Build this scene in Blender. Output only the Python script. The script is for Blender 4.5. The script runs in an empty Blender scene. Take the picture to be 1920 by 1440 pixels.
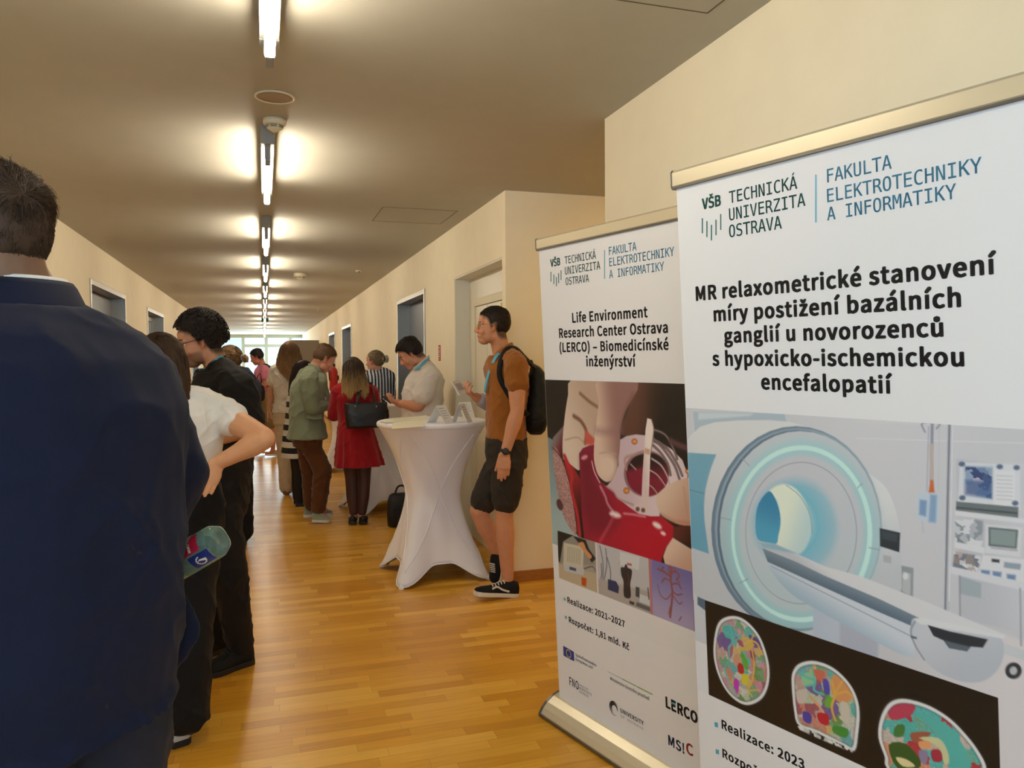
import bpy, bmesh, math, random
import numpy as np
from mathutils import Vector, Matrix
SC = bpy.context.scene
COL = SC.collection
random.seed(7); RNG = np.random.default_rng(7)
PI = math.pi

# ---------------------------------------------------------------- camera, world, exposure
CAM_H = 1.5
FOC = 1450.0                      # focal length in pixels of the 1920 x 1440 frame
def _axes(vx=495.0, vy=679.0, roll=0.007):
    d = Vector((vx-960, -(vy-720), -FOC)).normalized()
    up = Vector((1, roll, 0)).cross(d).normalized()
    if up.y < 0: up = -up
    return d.cross(up), d, up       # world X, Y, Z seen from the camera
AX, AY, AZ = _axes()
CW = Matrix((AX, AY, AZ))           # camera -> world rotation
CP = Vector((0, 0, CAM_H))
cam_data = bpy.data.cameras.new('camera'); cam_data.sensor_width = 36; cam_data.lens = 36*FOC/1920
cam_data.clip_start = .05; cam_data.clip_end = 200
cam = bpy.data.objects.new('camera', cam_data); COL.objects.link(cam)
cam.matrix_world = Matrix.Translation(CP) @ CW.to_4x4()
SC.camera = cam
world = bpy.data.worlds.new('daylight'); SC.world = world; world.use_nodes = True
wn = world.node_tree.nodes; wl = world.node_tree.links
bgn = wn['Background']; bgn.inputs[0].default_value = (.62, .86, 1, 1); bgn.inputs[1].default_value = 2.4
SC.view_settings.view_transform = 'Standard'; SC.view_settings.look = 'None'
SC.view_settings.gamma = 1; SC.view_settings.use_curve_mapping = False
SC.view_settings.exposure = 0.12
SC.cycles.max_bounces = 7; SC.cycles.diffuse_bounces = 4; SC.cycles.glossy_bounces = 3
SC.cycles.transparent_max_bounces = 8; SC.cycles.transmission_bounces = 6
SC.cycles.sample_clamp_indirect = 4

def area_light(name, loc, aim, sx, sy, power, col):
    L = bpy.data.lights.new(name, 'AREA'); L.shape = 'RECTANGLE'; L.size = sx; L.size_y = sy; L.energy = power; L.color = col
    o = bpy.data.objects.new(name, L); COL.objects.link(o); o.location = loc
    o.rotation_euler = (Vector(aim)-Vector(loc)).to_track_quat('-Z', 'Y').to_euler(); return o
area_light('window_daylight', (-.3, -4.85, 1.55), (.1, 4, 1.3), 2.6, 2.1, 50, (.42, .68, 1))
area_light('side_window_daylight', (-1.47, -1.3, 1.6), (1.5, 1.6, 1.4), 2.2, 1.5, 36, (.42, .68, 1))
area_light('end_window_daylight', (0, 33.2, 1.4), (0, 20, 1.2), 3.2, 2.2, 200, (.62, .88, 1))

# ---------------------------------------------------------------- small helpers
def px(x, y, Y):                    # point seen at photo pixel (x, y) on the vertical plane Y
    r = CW @ Vector((x-960, -(y-720), -FOC)); return CP + r*(Y/r.y)
def s2l(c):
    c = np.asarray(c, float)/255.
    return np.where(c <= .04045, c/12.92, ((c+.055)/1.055)**2.4)
def rgba(c): return tuple(s2l(c))+(1,)

def mat(name, col, rough=.6, metal=0, noise=0, nscale=20, bump=0, bscale=200, spec=.5, emit=None, estr=0, trans=0, attr=None, sheen=0, sss=0, nstretch=None):
    m = bpy.data.materials.new(name); m.use_nodes = True
    nt = m.node_tree; b = nt.nodes['Principled BSDF']
    b.inputs['Base Color'].default_value = rgba(col); b.inputs['Roughness'].default_value = rough
    b.inputs['Metallic'].default_value = metal; b.inputs['Specular IOR Level'].default_value = spec
    b.inputs['Transmission Weight'].default_value = trans
    if sheen: b.inputs['Sheen Weight'].default_value = sheen
    if sss:
        b.inputs['Subsurface Weight'].default_value = sss; b.inputs['Subsurface Radius'].default_value = (.012, .005, .003); b.inputs['Subsurface Scale'].default_value = 1
    if emit is not None:
        b.inputs['Emission Color'].default_value = rgba(emit); b.inputs['Emission Strength'].default_value = estr
    tc = nt.nodes.new('ShaderNodeTexCoord')
    src = tc.outputs['Object']
    if nstretch:
        mp = nt.nodes.new('ShaderNodeMapping'); mp.inputs['Scale'].default_value = nstretch
        nt.links.new(src, mp.inputs[0]); src = mp.outputs[0]
    base = None
    if attr:
        a = nt.nodes.new('ShaderNodeAttribute'); a.attribute_name = attr; base = a.outputs['Color']
        nt.links.new(base, b.inputs['Base Color'])
    if noise:
        n = nt.nodes.new('ShaderNodeTexNoise'); n.inputs['Scale'].default_value = nscale; n.inputs['Detail'].default_value = 5
        nt.links.new(src, n.inputs['Vector'])
        r = nt.nodes.new('ShaderNodeMapRange'); r.inputs[1].default_value = .3; r.inputs[2].default_value = .7
        r.inputs[3].default_value = 1-noise; r.inputs[4].default_value = 1+noise
        nt.links.new(n.outputs['Fac'], r.inputs[0])
        mx = nt.nodes.new('ShaderNodeVectorMath'); mx.operation = 'SCALE'
        if base: nt.links.new(base, mx.inputs[0])
        else: mx.inputs[0].default_value = rgba(col)[:3]
        nt.links.new(r.outputs[0], mx.inputs['Scale']); nt.links.new(mx.outputs[0], b.inputs['Base Color'])
    if bump:
        n2 = nt.nodes.new('ShaderNodeTexNoise'); n2.inputs['Scale'].default_value = bscale; n2.inputs['Detail'].default_value = 3
        nt.links.new(src, n2.inputs['Vector'])
        bp = nt.nodes.new('ShaderNodeBump'); bp.inputs['Strength'].default_value = bump; bp.inputs['Distance'].default_value = .002
        nt.links.new(n2.outputs['Fac'], bp.inputs['Height']); nt.links.new(bp.outputs[0], b.inputs['Normal'])
    return m

def stripe_mat(name, ca, cb, axis, period, duty, phase=0, rough=.8):
    m = mat(name, ca, rough); nt = m.node_tree; b = nt.nodes['Principled BSDF']
    tc = nt.nodes.new('ShaderNodeTexCoord'); sp = nt.nodes.new('ShaderNodeSeparateXYZ'); nt.links.new(tc.outputs['Object'], sp.inputs[0])
    d = nt.nodes.new('ShaderNodeMath'); d.operation = 'DIVIDE'; d.inputs[1].default_value = period; nt.links.new(sp.outputs[axis], d.inputs[0])
    ad = nt.nodes.new('ShaderNodeMath'); ad.operation = 'ADD'; ad.inputs[1].default_value = phase+100; nt.links.new(d.outputs[0], ad.inputs[0])
    fr = nt.nodes.new('ShaderNodeMath'); fr.operation = 'FRACT'; nt.links.new(ad.outputs[0], fr.inputs[0])
    lt = nt.nodes.new('ShaderNodeMath'); lt.operation = 'LESS_THAN'; lt.inputs[1].default_value = duty; nt.links.new(fr.outputs[0], lt.inputs[0])
    mx = nt.nodes.new('ShaderNodeMix'); mx.data_type = 'RGBA'; mx.inputs[6].default_value = rgba(ca); mx.inputs[7].default_value = rgba(cb)
    nt.links.new(lt.outputs[0], mx.inputs[0]); nt.links.new(mx.outputs[2], b.inputs['Base Color']); return m

def tag(o, label=None, cat=None, group=None, kind=None):
    if label: o['label'] = label
    if cat: o['category'] = cat
    if group: o['group'] = group
    if kind: o['kind'] = kind
    return o
def thing(name, loc, label, cat, group=None):
    o = bpy.data.objects.new(name, None); COL.objects.link(o); o.location = loc; o.empty_display_size = .1
    return tag(o, label, cat, group)

class G:                            # a growing mesh
    def __init__(s): s.v = []; s.f = []; s.m = []
    def add(s, vs, fs, mi=0):
        k = len(s.v); s.v += [tuple(v) for v in vs]; s.f += [tuple(i+k for i in f) for f in fs]; s.m += [mi]*len(fs); return s
    def box(s, lo, hi, mi=0, M=None):
        x0, y0, z0 = lo; x1, y1, z1 = hi
        vs = [Vector(p) for p in ((x0,y0,z0),(x1,y0,z0),(x1,y1,z0),(x0,y1,z0),(x0,y0,z1),(x1,y0,z1),(x1,y1,z1),(x0,y1,z1))]
        if M is not None: vs = [M @ v for v in vs]
        return s.add(vs, [(0,3,2,1),(4,5,6,7),(0,1,5,4),(1,2,6,5),(2,3,7,6),(3,0,4,7)], mi)
    def quad(s, a, b, c, d, mi=0): return s.add([a, b, c, d], [(0,1,2,3)], mi)
    def rings(s, R, mi=0, caps=True, close=True):       # R: list of rings, each a list of points
        n = len(R[0]); vs = [p for r in R for p in r]; fs = []
        for i in range(len(R)-1):
            for j in range(n if close else n-1):
                a = i*n+j; b = i*n+(j+1) % n; fs.append((a, b, b+n, a+n))
        if caps: fs.append(tuple(range(n-1, -1, -1))); fs.append(tuple(range((len(R)-1)*n, len(R)*n)))
        return s.add(vs, fs, mi)
    def tube(s, P, r, n=10, mi=0, ref=None, flat=1.0, sub=4, caps=True):   # rounded tube; flat = second radius / first (first runs along ref)
        P = [Vector(p) for p in P]; r = [r]*len(P) if not hasattr(r, '__len__') else list(r)
        if len(P) > 2 and sub > 1: P, r = smooth_path(P, r, sub)
        t0 = (P[1]-P[0]).normalized(); t1 = (P[-1]-P[-2]).normalized()
        if caps:
            a, b = r[0], r[-1]; fa = min(1, flat)
            P = [P[0]-t0*a*.7*fa, P[0]-t0*a*.45*fa]+P+[P[-1]+t1*b*.45*fa, P[-1]+t1*b*.7*fa]; r = [a*.35, a*.75]+r+[b*.75, b*.35]
        side = Vector(ref) if ref is not None else (Vector((0,0,1)) if abs(t0.z) < .8 else Vector((0,1,0)))
        R = []
        for i, p in enumerate(P):
            t = (P[min(i+1, len(P)-1)]-P[max(i-1, 0)]).normalized()
            sd = side-t*side.dot(t)
            if sd.length < 1e-5: sd = t.orthogonal()
            sd.normalize(); up = t.cross(sd)
            if ref is None: side = sd
            R.append([p+sd*(math.cos(2*PI*k/n)*r[i])+up*(math.sin(2*PI*k/n)*r[i]*flat) for k in range(n)])
        return s.rings(R, mi)
    def ell(s, c, r, M=None, mi=0, nu=16, nv=10):
        c = Vector(c); vs = []; fs = []
        for i in range(1, nv):
            th = PI*i/nv
            for j in range(nu):
                ph = 2*PI*j/nu; q = Vector((r[0]*math.sin(th)*math.cos(ph), r[1]*math.sin(th)*math.sin(ph), r[2]*math.cos(th)))
                vs.append(c+(M @ q if M is not None else q))
        q = Vector((0,0,r[2])); top = len(vs); vs.append(c+(M @ q if M is not None else q)); vs.append(c-(M @ q if M is not None else q))
        for i in range(nv-2):
            for j in range(nu):
                a = i*nu+j; b = i*nu+(j+1) % nu; fs.append((a, a+nu, b+nu, b))
        for j in range(nu):
            fs.append((top, j, (j+1) % nu)); k = (nv-2)*nu; fs.append((top+1, k+(j+1) % nu, k+j))
        return s.add(vs, fs, mi)
    def lathe(s, c, prof, n=32, mi=0, M=None):          # prof: (radius, z)
        c = Vector(c); R = []
        for r, z in prof:
            ring = []
            for k in range(n):
                q = Vector((r*math.cos(2*PI*k/n), r*math.sin(2*PI*k/n), z)); ring.append(c+(M @ q if M is not None else q))
            R.append(ring)
        return s.rings(R, mi)
    def xform(s, M): s.v = [tuple(M @ Vector(v)) for v in s.v]; return s
    def mesh(s, name, origin=(0,0,0)):
        me = bpy.data.meshes.new(name); o = Vector(origin)
        me.from_pydata([tuple(Vector(v)-o) for v in s.v], [], s.f); me.update()
        bm = bmesh.new(); bm.from_mesh(me); bmesh.ops.recalc_face_normals(bm, faces=bm.faces); bm.to_mesh(me); bm.free()
        return me

def smooth_path(P, r, sub):
    Q = []; q = []
    n = len(P)
    for i in range(n-1):
        p0 = P[max(i-1,0)]; p1 = P[i]; p2 = P[i+1]; p3 = P[min(i+2,n-1)]
        for k in range(sub):
            t = k/sub
            Q.append(.5*((2*p1)+(p2-p0)*t+(2*p0-5*p1+4*p2-p3)*t*t+(3*p1-p0-3*p2+p3)*t**3)); u = t*t*(3-2*t); q.append(r[i]*(1-u)+r[i+1]*u)
    Q.append(P[-1]); q.append(r[-1]); return Q, q

def link(name, me, mats, parent=None, smooth=True, label=None, loc=None):
    o = bpy.data.objects.new(name, me); COL.objects.link(o)
    for m in (mats if isinstance(mats, (list, tuple)) else [mats]): me.materials.append(m)
    if smooth: me.shade_smooth()
    if parent is not None: o.parent = parent
    if loc is not None: o.location = loc
    if label: o['label'] = label
    return o
def obj(name, g, mats, parent=None, origin=None, smooth=False, label=None, bevel=0):
    # parent: vertices are world coordinates, stored relative to origin (the thing's location)
    o0 = Vector(origin) if origin is not None else Vector((0,0,0))
    me = g.mesh(name, o0)
    if len(set(g.m)) > 1: me.polygons.foreach_set('material_index', g.m)
    if bevel:
        bm = bmesh.new(); bm.from_mesh(me)
        es = [e for e in bm.edges if len(e.link_faces) == 2 and e.calc_face_angle(0) > .5]
        bmesh.ops.bevel(bm, geom=es, offset=bevel, segments=2, profile=.6, affect='EDGES', clamp_overlap=True); bm.to_mesh(me); bm.free()
    return link(name, me, mats, parent, smooth, label, None if parent is not None else (o0 if origin is not None else None))
def struct(name, g, mats, **k):
    return tag(obj(name, g, mats, **k), kind='structure')

def vnoise(P, seed=0):              # smooth value noise in [-1, 1]
    P = np.asarray(P, float); i = np.floor(P).astype(np.int64); f = P-i; f = f*f*(3-2*f)
    def h(a):
        n = (a[:,0]*374761393+a[:,1]*668265263+a[:,2]*2147483647+seed*1274126177) & 0xffffffff
        n = ((n ^ (n >> 13))*1274126177) & 0xffffffff; return ((n ^ (n >> 16)) & 0xffff)/32767.5-1
    o = 0
    for dx in (0,1):
        for dy in (0,1):
            for dz in (0,1):
                w = (f[:,0] if dx else 1-f[:,0])*(f[:,1] if dy else 1-f[:,1])*(f[:,2] if dz else 1-f[:,2])
                o = o+w*h(i+np.array([dx,dy,dz]))
    return o

def fused(name, g, voxel, smooth=3, disp=None, origin=(0,0,0)):     # one continuous skin around all closed shells of g
    me0 = g.mesh(name, origin); o = bpy.data.objects.new(name, me0); COL.objects.link(o)
    md = o.modifiers.new('r', 'REMESH'); md.mode = 'VOXEL'; md.voxel_size = voxel; md.adaptivity = 0
    if smooth:
        ms = o.modifiers.new('s', 'SMOOTH'); ms.factor = .5; ms.iterations = smooth
    dg = bpy.context.evaluated_depsgraph_get()
    me = bpy.data.meshes.new_from_object(o.evaluated_get(dg)); me.name = name
    bpy.data.objects.remove(o); bpy.data.meshes.remove(me0)
    if disp:
        n = len(me.vertices); P = np.empty(n*3); me.vertices.foreach_get('co', P); P = P.reshape(-1,3)
        N = np.empty(n*3); me.vertex_normals.foreach_get('vector', N); N = N.reshape(-1,3)
        P = P+N*disp(P+np.array(origin))[:,None]; me.vertices.foreach_set('co', P.ravel()); me.update()
    return me
def coords(me):
    P = np.empty(len(me.vertices)*3); me.vertices.foreach_get('co', P); return P.reshape(-1,3)
def set_col(me, C, name='tint'):
    a = me.color_attributes.new(name, 'FLOAT_COLOR', 'POINT'); C = np.asarray(C, float)
    if C.shape[1] == 3: C = np.c_[C, np.ones(len(C))]
    a.data.foreach_set('color', C.astype(np.float32).ravel())
def sstep(x): x = np.clip(x, 0, 1); return x*x*(3-2*x)
# ---------------------------------------------------------------- materials of the place
def wall_material(name, col):
    return mat(name, col, .75, noise=.02, nscale=6, bump=.15, bscale=350)
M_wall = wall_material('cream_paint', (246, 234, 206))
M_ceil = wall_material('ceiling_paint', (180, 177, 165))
M_white = wall_material('white_paint', (232, 228, 212))
M_wood_trim = mat('oak_trim', (170, 112, 52), .45, noise=.15, nscale=14, nstretch=(1, 1, 6))
M_steel = mat('brushed_steel', (175, 172, 165), .3, .9, noise=.05, nscale=40)
M_alu = mat('aluminium', (196, 192, 184), .28, .85)
M_darkalu = mat('dark_aluminium', (120, 117, 112), .35, .85)
M_grey_door = mat('grey_laminate', (98, 102, 110), .42)
M_dark = mat('dark_plastic', (38, 38, 40), .5)
M_black = mat('black_plastic', (18, 18, 20), .5)
M_lampbox = mat('lamp_housing', (190, 188, 178), .5)
M_hatch = mat('hatch_gap', (100, 84, 62), .8)
M_cabinet = mat('cabinet_enamel', (228, 222, 205), .35)
M_red = mat('red_paint', (170, 24, 28), .35)
M_redsign = mat('red_print', (180, 48, 44), .6)
M_yellow = mat('yellow_print', (214, 196, 40), .6)
M_offwhite = mat('plastic_offwhite', (225, 216, 188), .5)

def parquet():
    m = bpy.data.materials.new('oak_parquet'); m.use_nodes = True; nt = m.node_tree; L = nt.links; b = nt.nodes['Principled BSDF']
    tc = nt.nodes.new('ShaderNodeTexCoord')
    br = nt.nodes.new('ShaderNodeTexBrick'); br.offset = .37; br.offset_frequency = 2; br.squash = 1
    br.inputs['Scale'].default_value = 1; br.inputs['Brick Width'].default_value = .43; br.inputs['Row Height'].default_value = .066
    br.inputs['Mortar Size'].default_value = .0007; br.inputs['Mortar Smooth'].default_value = .3; br.inputs['Bias'].default_value = 0
    br.inputs['Color1'].default_value = (0,0,0,1); br.inputs['Color2'].default_value = (1,1,1,1); br.inputs['Mortar'].default_value = (.5,.5,.5,1)
    # jitter each row's boards so the joints do not line up
    sp = nt.nodes.new('ShaderNodeSeparateXYZ'); L.new(tc.outputs['Object'], sp.inputs[0])
    rw = nt.nodes.new('ShaderNodeMath'); rw.operation = 'DIVIDE'; rw.inputs[1].default_value = .066; L.new(sp.outputs[1], rw.inputs[0])
    fl = nt.nodes.new('ShaderNodeMath'); fl.operation = 'FLOOR'; L.new(rw.outputs[0], fl.inputs[0])
    wn_ = nt.nodes.new('ShaderNodeTexWhiteNoise'); wn_.noise_dimensions = '1D'; L.new(fl.outputs[0], wn_.inputs['W'])
    ad = nt.nodes.new('ShaderNodeMath'); ad.operation = 'ADD'; L.new(sp.outputs[0], ad.inputs[0]); L.new(wn_.outputs[0], ad.inputs[1])
    cb = nt.nodes.new('ShaderNodeCombineXYZ'); L.new(ad.outputs[0], cb.inputs[0]); L.new(sp.outputs[1], cb.inputs[1])
    L.new(cb.outputs[0], br.inputs['Vector'])
    rp = nt.nodes.new('ShaderNodeValToRGB'); e = rp.color_ramp.elements
    e[0].position = 0.0; e[0].color = rgba((206, 144, 40)); e[1].position = 1; e[1].color = rgba((238, 186, 78))
    x = rp.color_ramp.elements.new(.35); x.color = rgba((216, 156, 48)); x = rp.color_ramp.elements.new(.7); x.color = rgba((227, 168, 58))
    L.new(br.outputs['Color'], rp.inputs[0])
    mp = nt.nodes.new('ShaderNodeMapping'); mp.inputs['Scale'].default_value = (5, 90, 1); L.new(cb.outputs[0], mp.inputs[0])
    n = nt.nodes.new('ShaderNodeTexNoise'); n.inputs['Scale'].default_value = 1; n.inputs['Detail'].default_value = 6; n.inputs['Distortion'].default_value = .4; L.new(mp.outputs[0], n.inputs['Vector'])
    r = nt.nodes.new('ShaderNodeMapRange'); r.inputs[1].default_value = .3; r.inputs[2].default_value = .7; r.inputs[3].default_value = .9; r.inputs[4].default_value = 1.08; L.new(n.outputs['Fac'], r.inputs[0])
    mul = nt.nodes.new('ShaderNodeVectorMath'); mul.operation = 'SCALE'; L.new(rp.outputs[0], mul.inputs[0]); L.new(r.outputs[0], mul.inputs['Scale'])
    mm = nt.nodes.new('ShaderNodeMix'); mm.data_type = 'RGBA'; L.new(br.outputs['Fac'], mm.inputs[0]); L.new(mul.outputs[0], mm.inputs[6]); mm.inputs[7].default_value = rgba((172, 118, 48))
    L.new(mm.outputs[2], b.inputs['Base Color'])
    n2 = nt.nodes.new('ShaderNodeTexNoise'); n2.inputs['Scale'].default_value = 3; L.new(tc.outputs['Object'], n2.inputs['Vector'])
    r2 = nt.nodes.new('ShaderNodeMapRange'); r2.inputs[3].default_value = .24; r2.inputs[4].default_value = .36; L.new(n2.outputs['Fac'], r2.inputs[0]); L.new(r2.outputs[0], b.inputs['Roughness'])
    bp = nt.nodes.new('ShaderNodeBump'); bp.inputs['Strength'].default_value = .25; bp.inputs['Distance'].default_value = .001; bp.invert = True
    L.new(br.outputs['Fac'], bp.inputs['Height']); L.new(bp.outputs[0], b.inputs['Normal']); b.inputs['Specular IOR Level'].default_value = .42
    return m
M_floor = parquet()
def glass_mat(name, col=(235, 245, 248), clear=.9):
    m = bpy.data.materials.new(name); m.use_nodes = True; nt = m.node_tree; b = nt.nodes['Principled BSDF']
    b.inputs['Base Color'].default_value = rgba(col); b.inputs['Roughness'].default_value = .05
    t = nt.nodes.new('ShaderNodeBsdfTransparent'); t.inputs[0].default_value = rgba(col); mx = nt.nodes.new('ShaderNodeMixShader'); mx.inputs[0].default_value = clear
    nt.links.new(b.outputs[0], mx.inputs[1]); nt.links.new(t.outputs[0], mx.inputs[2]); nt.links.new(mx.outputs[0], nt.nodes['Material Output'].inputs[0]); return m
M_glass = glass_mat('window_glass')

# ---------------------------------------------------------------- the room shell
XR, XL, ZC, YE = 1.543, -1.52, 2.63, 33.6
HALLB = -5.0
struct('floor', G().box((-4.2, HALLB-.2, -.12), (5.6, YE+.3, 0)), M_floor)
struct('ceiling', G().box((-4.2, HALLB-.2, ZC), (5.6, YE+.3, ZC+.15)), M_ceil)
# right wall in solid pieces around its door recesses and the side passage
W = .22
def pier(g, y0, y1, z0=0, z1=ZC): g.box((XR, y0, z0), (XR+W, y1, z1))
def recess(name, g, y0, y1, top, depth, m): pass
gr = G()
PY0, PY1 = 3.36, 4.94
doorsR = [(5.02, 6.40, 2.20), (7.64, 9.30, 2.225), (14.47, 16.2, 2.2), (17.96, 19.6, 2.18)]
prev = HALLB
pier(gr, prev, PY0); prev = PY1
for (a, b_, t) in doorsR:
    pier(gr, prev, a); gr.box((XR, a, t), (XR+W, b_, ZC)); prev = b_
pier(gr, prev, YE)
struct('wall_right', gr, M_wall)
# side passage between the two right-hand piers
gp = G(); gp.box((XR+W, PY1, 0), (4.6, PY1+.2, ZC)); struct('wall_passage_far', gp, M_wall)
gp = G(); gp.box((XR+W, PY0-.2, 0), (4.6, PY0, ZC)); struct('wall_passage_near', gp, M_wall)
gp = G(); gp.box((4.6, PY0-.2, 0), (4.8, PY1+.2, ZC)); struct('wall_passage_end', gp, M_wall)
gl = G(); prev = HALLB
doorsL = [(8.0, 9.9, 2.285), (11.65, 13.45, 2.27), (18.5, 20.2, 2.25)]
# left wall; a window stands behind the viewer's left shoulder
gl.box((XL-W, HALLB, 0), (XL, -2.6, ZC)); gl.box((XL-W, -2.6, 0), (XL, 0, .8)); gl.box((XL-W, -2.6, 2.4), (XL, 0, ZC)); prev = 0
for (a, b_, t) in doorsL:
    gl.box((XL-W, prev, 0), (XL, a, ZC)); gl.box((XL-W, a, t), (XL, b_, ZC)); prev = b_
gl.box((XL-W, prev, 0), (XL, 27.5, ZC))
struct('wall_left', gl, M_wall)
# lobby at the far end opens to the left
gp = G(); gp.box((-4.2, 27.3, 0), (XL-W, 27.5, ZC)); struct('wall_lobby_near', gp, M_wall)
gp = G(); gp.box((-4.2, 27.5, 0), (-4.0, YE, ZC)); struct('wall_lobby_left', gp, M_wall)
# wall behind the viewer with its window opening
gb = G(); gb.box((XL-W, HALLB-.2, 0), (XR+W, HALLB, .45)); gb.box((XL-W, HALLB-.2, 2.5), (XR+W, HALLB, ZC))
gb.box((XL-W, HALLB-.2, .45), (-1.35, HALLB, 2.5)); gb.box((1.25, HALLB-.2, .45), (XR+W, HALLB, 2.5)); struct('wall_back', gb, M_wall)
# skirting boards
def skirt(name, boxes):
    g = G()
    for a, b_ in boxes: g.box(a, b_)
    struct(name, g, M_wood_trim, bevel=.002)
sb = []; prev = PY1
for (a, b_, t) in doorsR: sb.append(((XR-.014, prev, 0), (XR-.0004, a, .075))); prev = b_
sb.append(((XR-.014, prev, 0), (XR-.0004, YE, .075))); sb.append(((XR-.014, HALLB, 0), (XR-.0004, PY0, .075)))
skirt('baseboard_right', sb)
skirt('baseboard_passage', [((XR-.014, PY1-.014, 0), (4.6, PY1-.0004, .075))])
sb = []; prev = HALLB
for (a, b_, t) in doorsL: sb.append(((XL+.0004, prev, 0), (XL+.014, a, .075))); prev = b_
sb.append(((XL+.0004, prev, 0), (XL+.014, 27.5, .075))); skirt('baseboard_left', sb)

# door recesses: steel lining, dark leaf with a narrow glazed side light
def door_unit(num, side, y0, y1, top, leaf_from=.0, transom=False, glazed=False):
    s = 1 if side == 'r' else -1; X0 = XR if s > 0 else XL; D = .2
    def bx(g, d0, d1, a, b_, z0, z1, mi=0):
        xa, xb = X0+s*d0, X0+s*d1; g.box((min(xa, xb), a, z0), (max(xa, xb), b_, z1), mi)
    root = tag(bpy.data.objects.new('door_%d' % num, None), kind='structure'); COL.objects.link(root); org = (X0, (y0+y1)/2, 0); root.location = org
    g = G()                                                          # steel lining, proud of the wall
    bx(g, -.012, D, y0, y0+.035, 0, top); bx(g, -.012, D, y1-.035, y1, 0, top); bx(g, -.012, D, y0+.035, y1-.035, top-.05, top)
    obj('door_frame', g, M_steel, root, org, bevel=.003)
    split = y0+(y1-y0)*.40 if not glazed else y0+(y1-y0)*.5
    g = G(); bx(g, D-.06, D-.015, split+.03, y1-.04, 0.01, top-.055)
    if glazed:
        g = G(); 
        for a, b_ in ((y0+.04, split-.01), (split+.01, y1-.04)):
            bx(g, D-.06, D-.015, a, a+.07, .01, top-.055); bx(g, D-.06, D-.015, b_-.07, b_, .01, top-.055); bx(g, D-.06, D-.015, a+.07, b_-.07, .01, .2); bx(g, D-.06, D-.015, a+.07, b_-.07, top-.13, top-.055)
        lf = obj('door_leaf', g, M_steel, root, org, bevel=.002)
        g = G()
        for a, b_ in ((y0+.04, split-.01), (split+.01, y1-.04)): bx(g, D-.045, D-.035, a+.07, b_-.07, .2, top-.13)
        obj('glass_pane', g, M_doorglass, lf)
        lf_pane = lf.children[0]; lf_pane.data.transform(Matrix.Translation(-Vector(org)))
    else:
        lf = obj('door_leaf', g, M_grey_door, root, org, bevel=.002)
        g = G(); bx(g, D-.075, D-.055, split+.06, split+.10, .95, 1.15); h = obj('handle', g, M_steel, lf, org, bevel=.003)
        g = G(); bx(g, D-.07, D-.015, split-.015, split+.025, .01, top-.055); obj('mullion', g, M_alu, root, org, bevel=.002)
        g = G(); bx(g, D-.05, D-.03, y0+.04, split-.02, .01, top-.055); obj('side_light', g, M_doorglass, root, org)
    g = G(); bx(g, D, D+.02, y0-.02, y1+.02, 0, top+.02); obj('lining_back', g, M_dark, root, org)
    return root
M_doorglass = mat('dark_glass', (120, 126, 130), .06, spec=.8)
M_litglass = mat('pale_glass', (190, 205, 205), .08, spec=.8)
door_unit(1, 'r', 7.64, 9.30, 2.225); door_unit(2, 'r', 14.47, 16.2, 2.2); door_unit(3, 'r', 17.96, 19.6, 2.18, glazed=True)
door_unit(4, 'l', 8.0, 9.9, 2.285); door_unit(5, 'l', 11.65, 13.45, 2.27, glazed=True); door_unit(6, 'l', 18.5, 20.2, 2.25)
# white niche with the built-in distribution cabinet
root = tag(bpy.data.objects.new('door_7', None), kind='structure'); COL.objects.link(root); org = (XR, 5.7, 0); root.location = org
g = G(); g.box((XR+.13, 5.02, 0), (XR+.18, 6.40, 2.2)); obj('niche_back', g, M_cabinet, root, org)
g = G(); g.box((XR+.004, 6.385, 0), (XR+.13, 6.40, 2.2)); g.box((XR+.004, 5.02, 2.185), (XR+.13, 6.385, 2.2)); obj('niche_lining', g, M_white, root, org)
cab = thing('distribution_cabinet', (XR+.13, 5.7, 0), 'cream metal electrical cabinet with narrow doors in the white wall niche', 'cabinet'); co = cab.location
g = G(); g.box((XR+.10, 5.22, .1), (XR+.1299, 6.16, .16)); g.box((XR+.10, 5.22, 1.94), (XR+.1299, 6.16, 2.0)); g.box((XR+.10, 5.22, .16), (XR+.1299, 5.27, 1.94)); g.box((XR+.10, 6.11, .16), (XR+.1299, 6.16, 1.94)); obj('cabinet_frame', g, M_offwhite, cab, co, bevel=.003)
for a, b_ in ((5.275, 5.765), (5.775, 6.105)):
    g = G(); g.box((XR+.106, a, .165), (XR+.128, b_, 1.935)); d = obj('cabinet_door', g, M_cabinet, cab, co, bevel=.002)
g = G(); g.ell((XR+.10, 5.80, 1.68), (.012, .016, .03)); obj('lock', g, M_dark, d, co, smooth=True)
g = G(); g.box((XR+.1045, 5.30, 1.86), (XR+.1058, 5.40, 1.92)); obj('warning_sticker', g, M_yellow, cab, co, label='small yellow sticker')
g = G(); g.box((XR+.1045, 5.55, 1.42), (XR+.1058, 5.62, 1.53)); obj('warning_sticker', g, M_redsign, cab, co, label='small red sticker')
g = G(); g.box((XR+.1045, 5.55, 1.535), (XR+.1058, 5.62, 1.58)); obj('warning_sticker', g, M_yellow, cab, co, label='yellow sticker above the red one')

# far end: glazed front, transom and a window with louvres
gf = G()
for a, b_ in ((-2.0, -1.86), (-.86, -.74), (.04, .16), (1.0, 1.12)): gf.box((a, YE-.04, 0), (b_, YE+.06, ZC))

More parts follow.
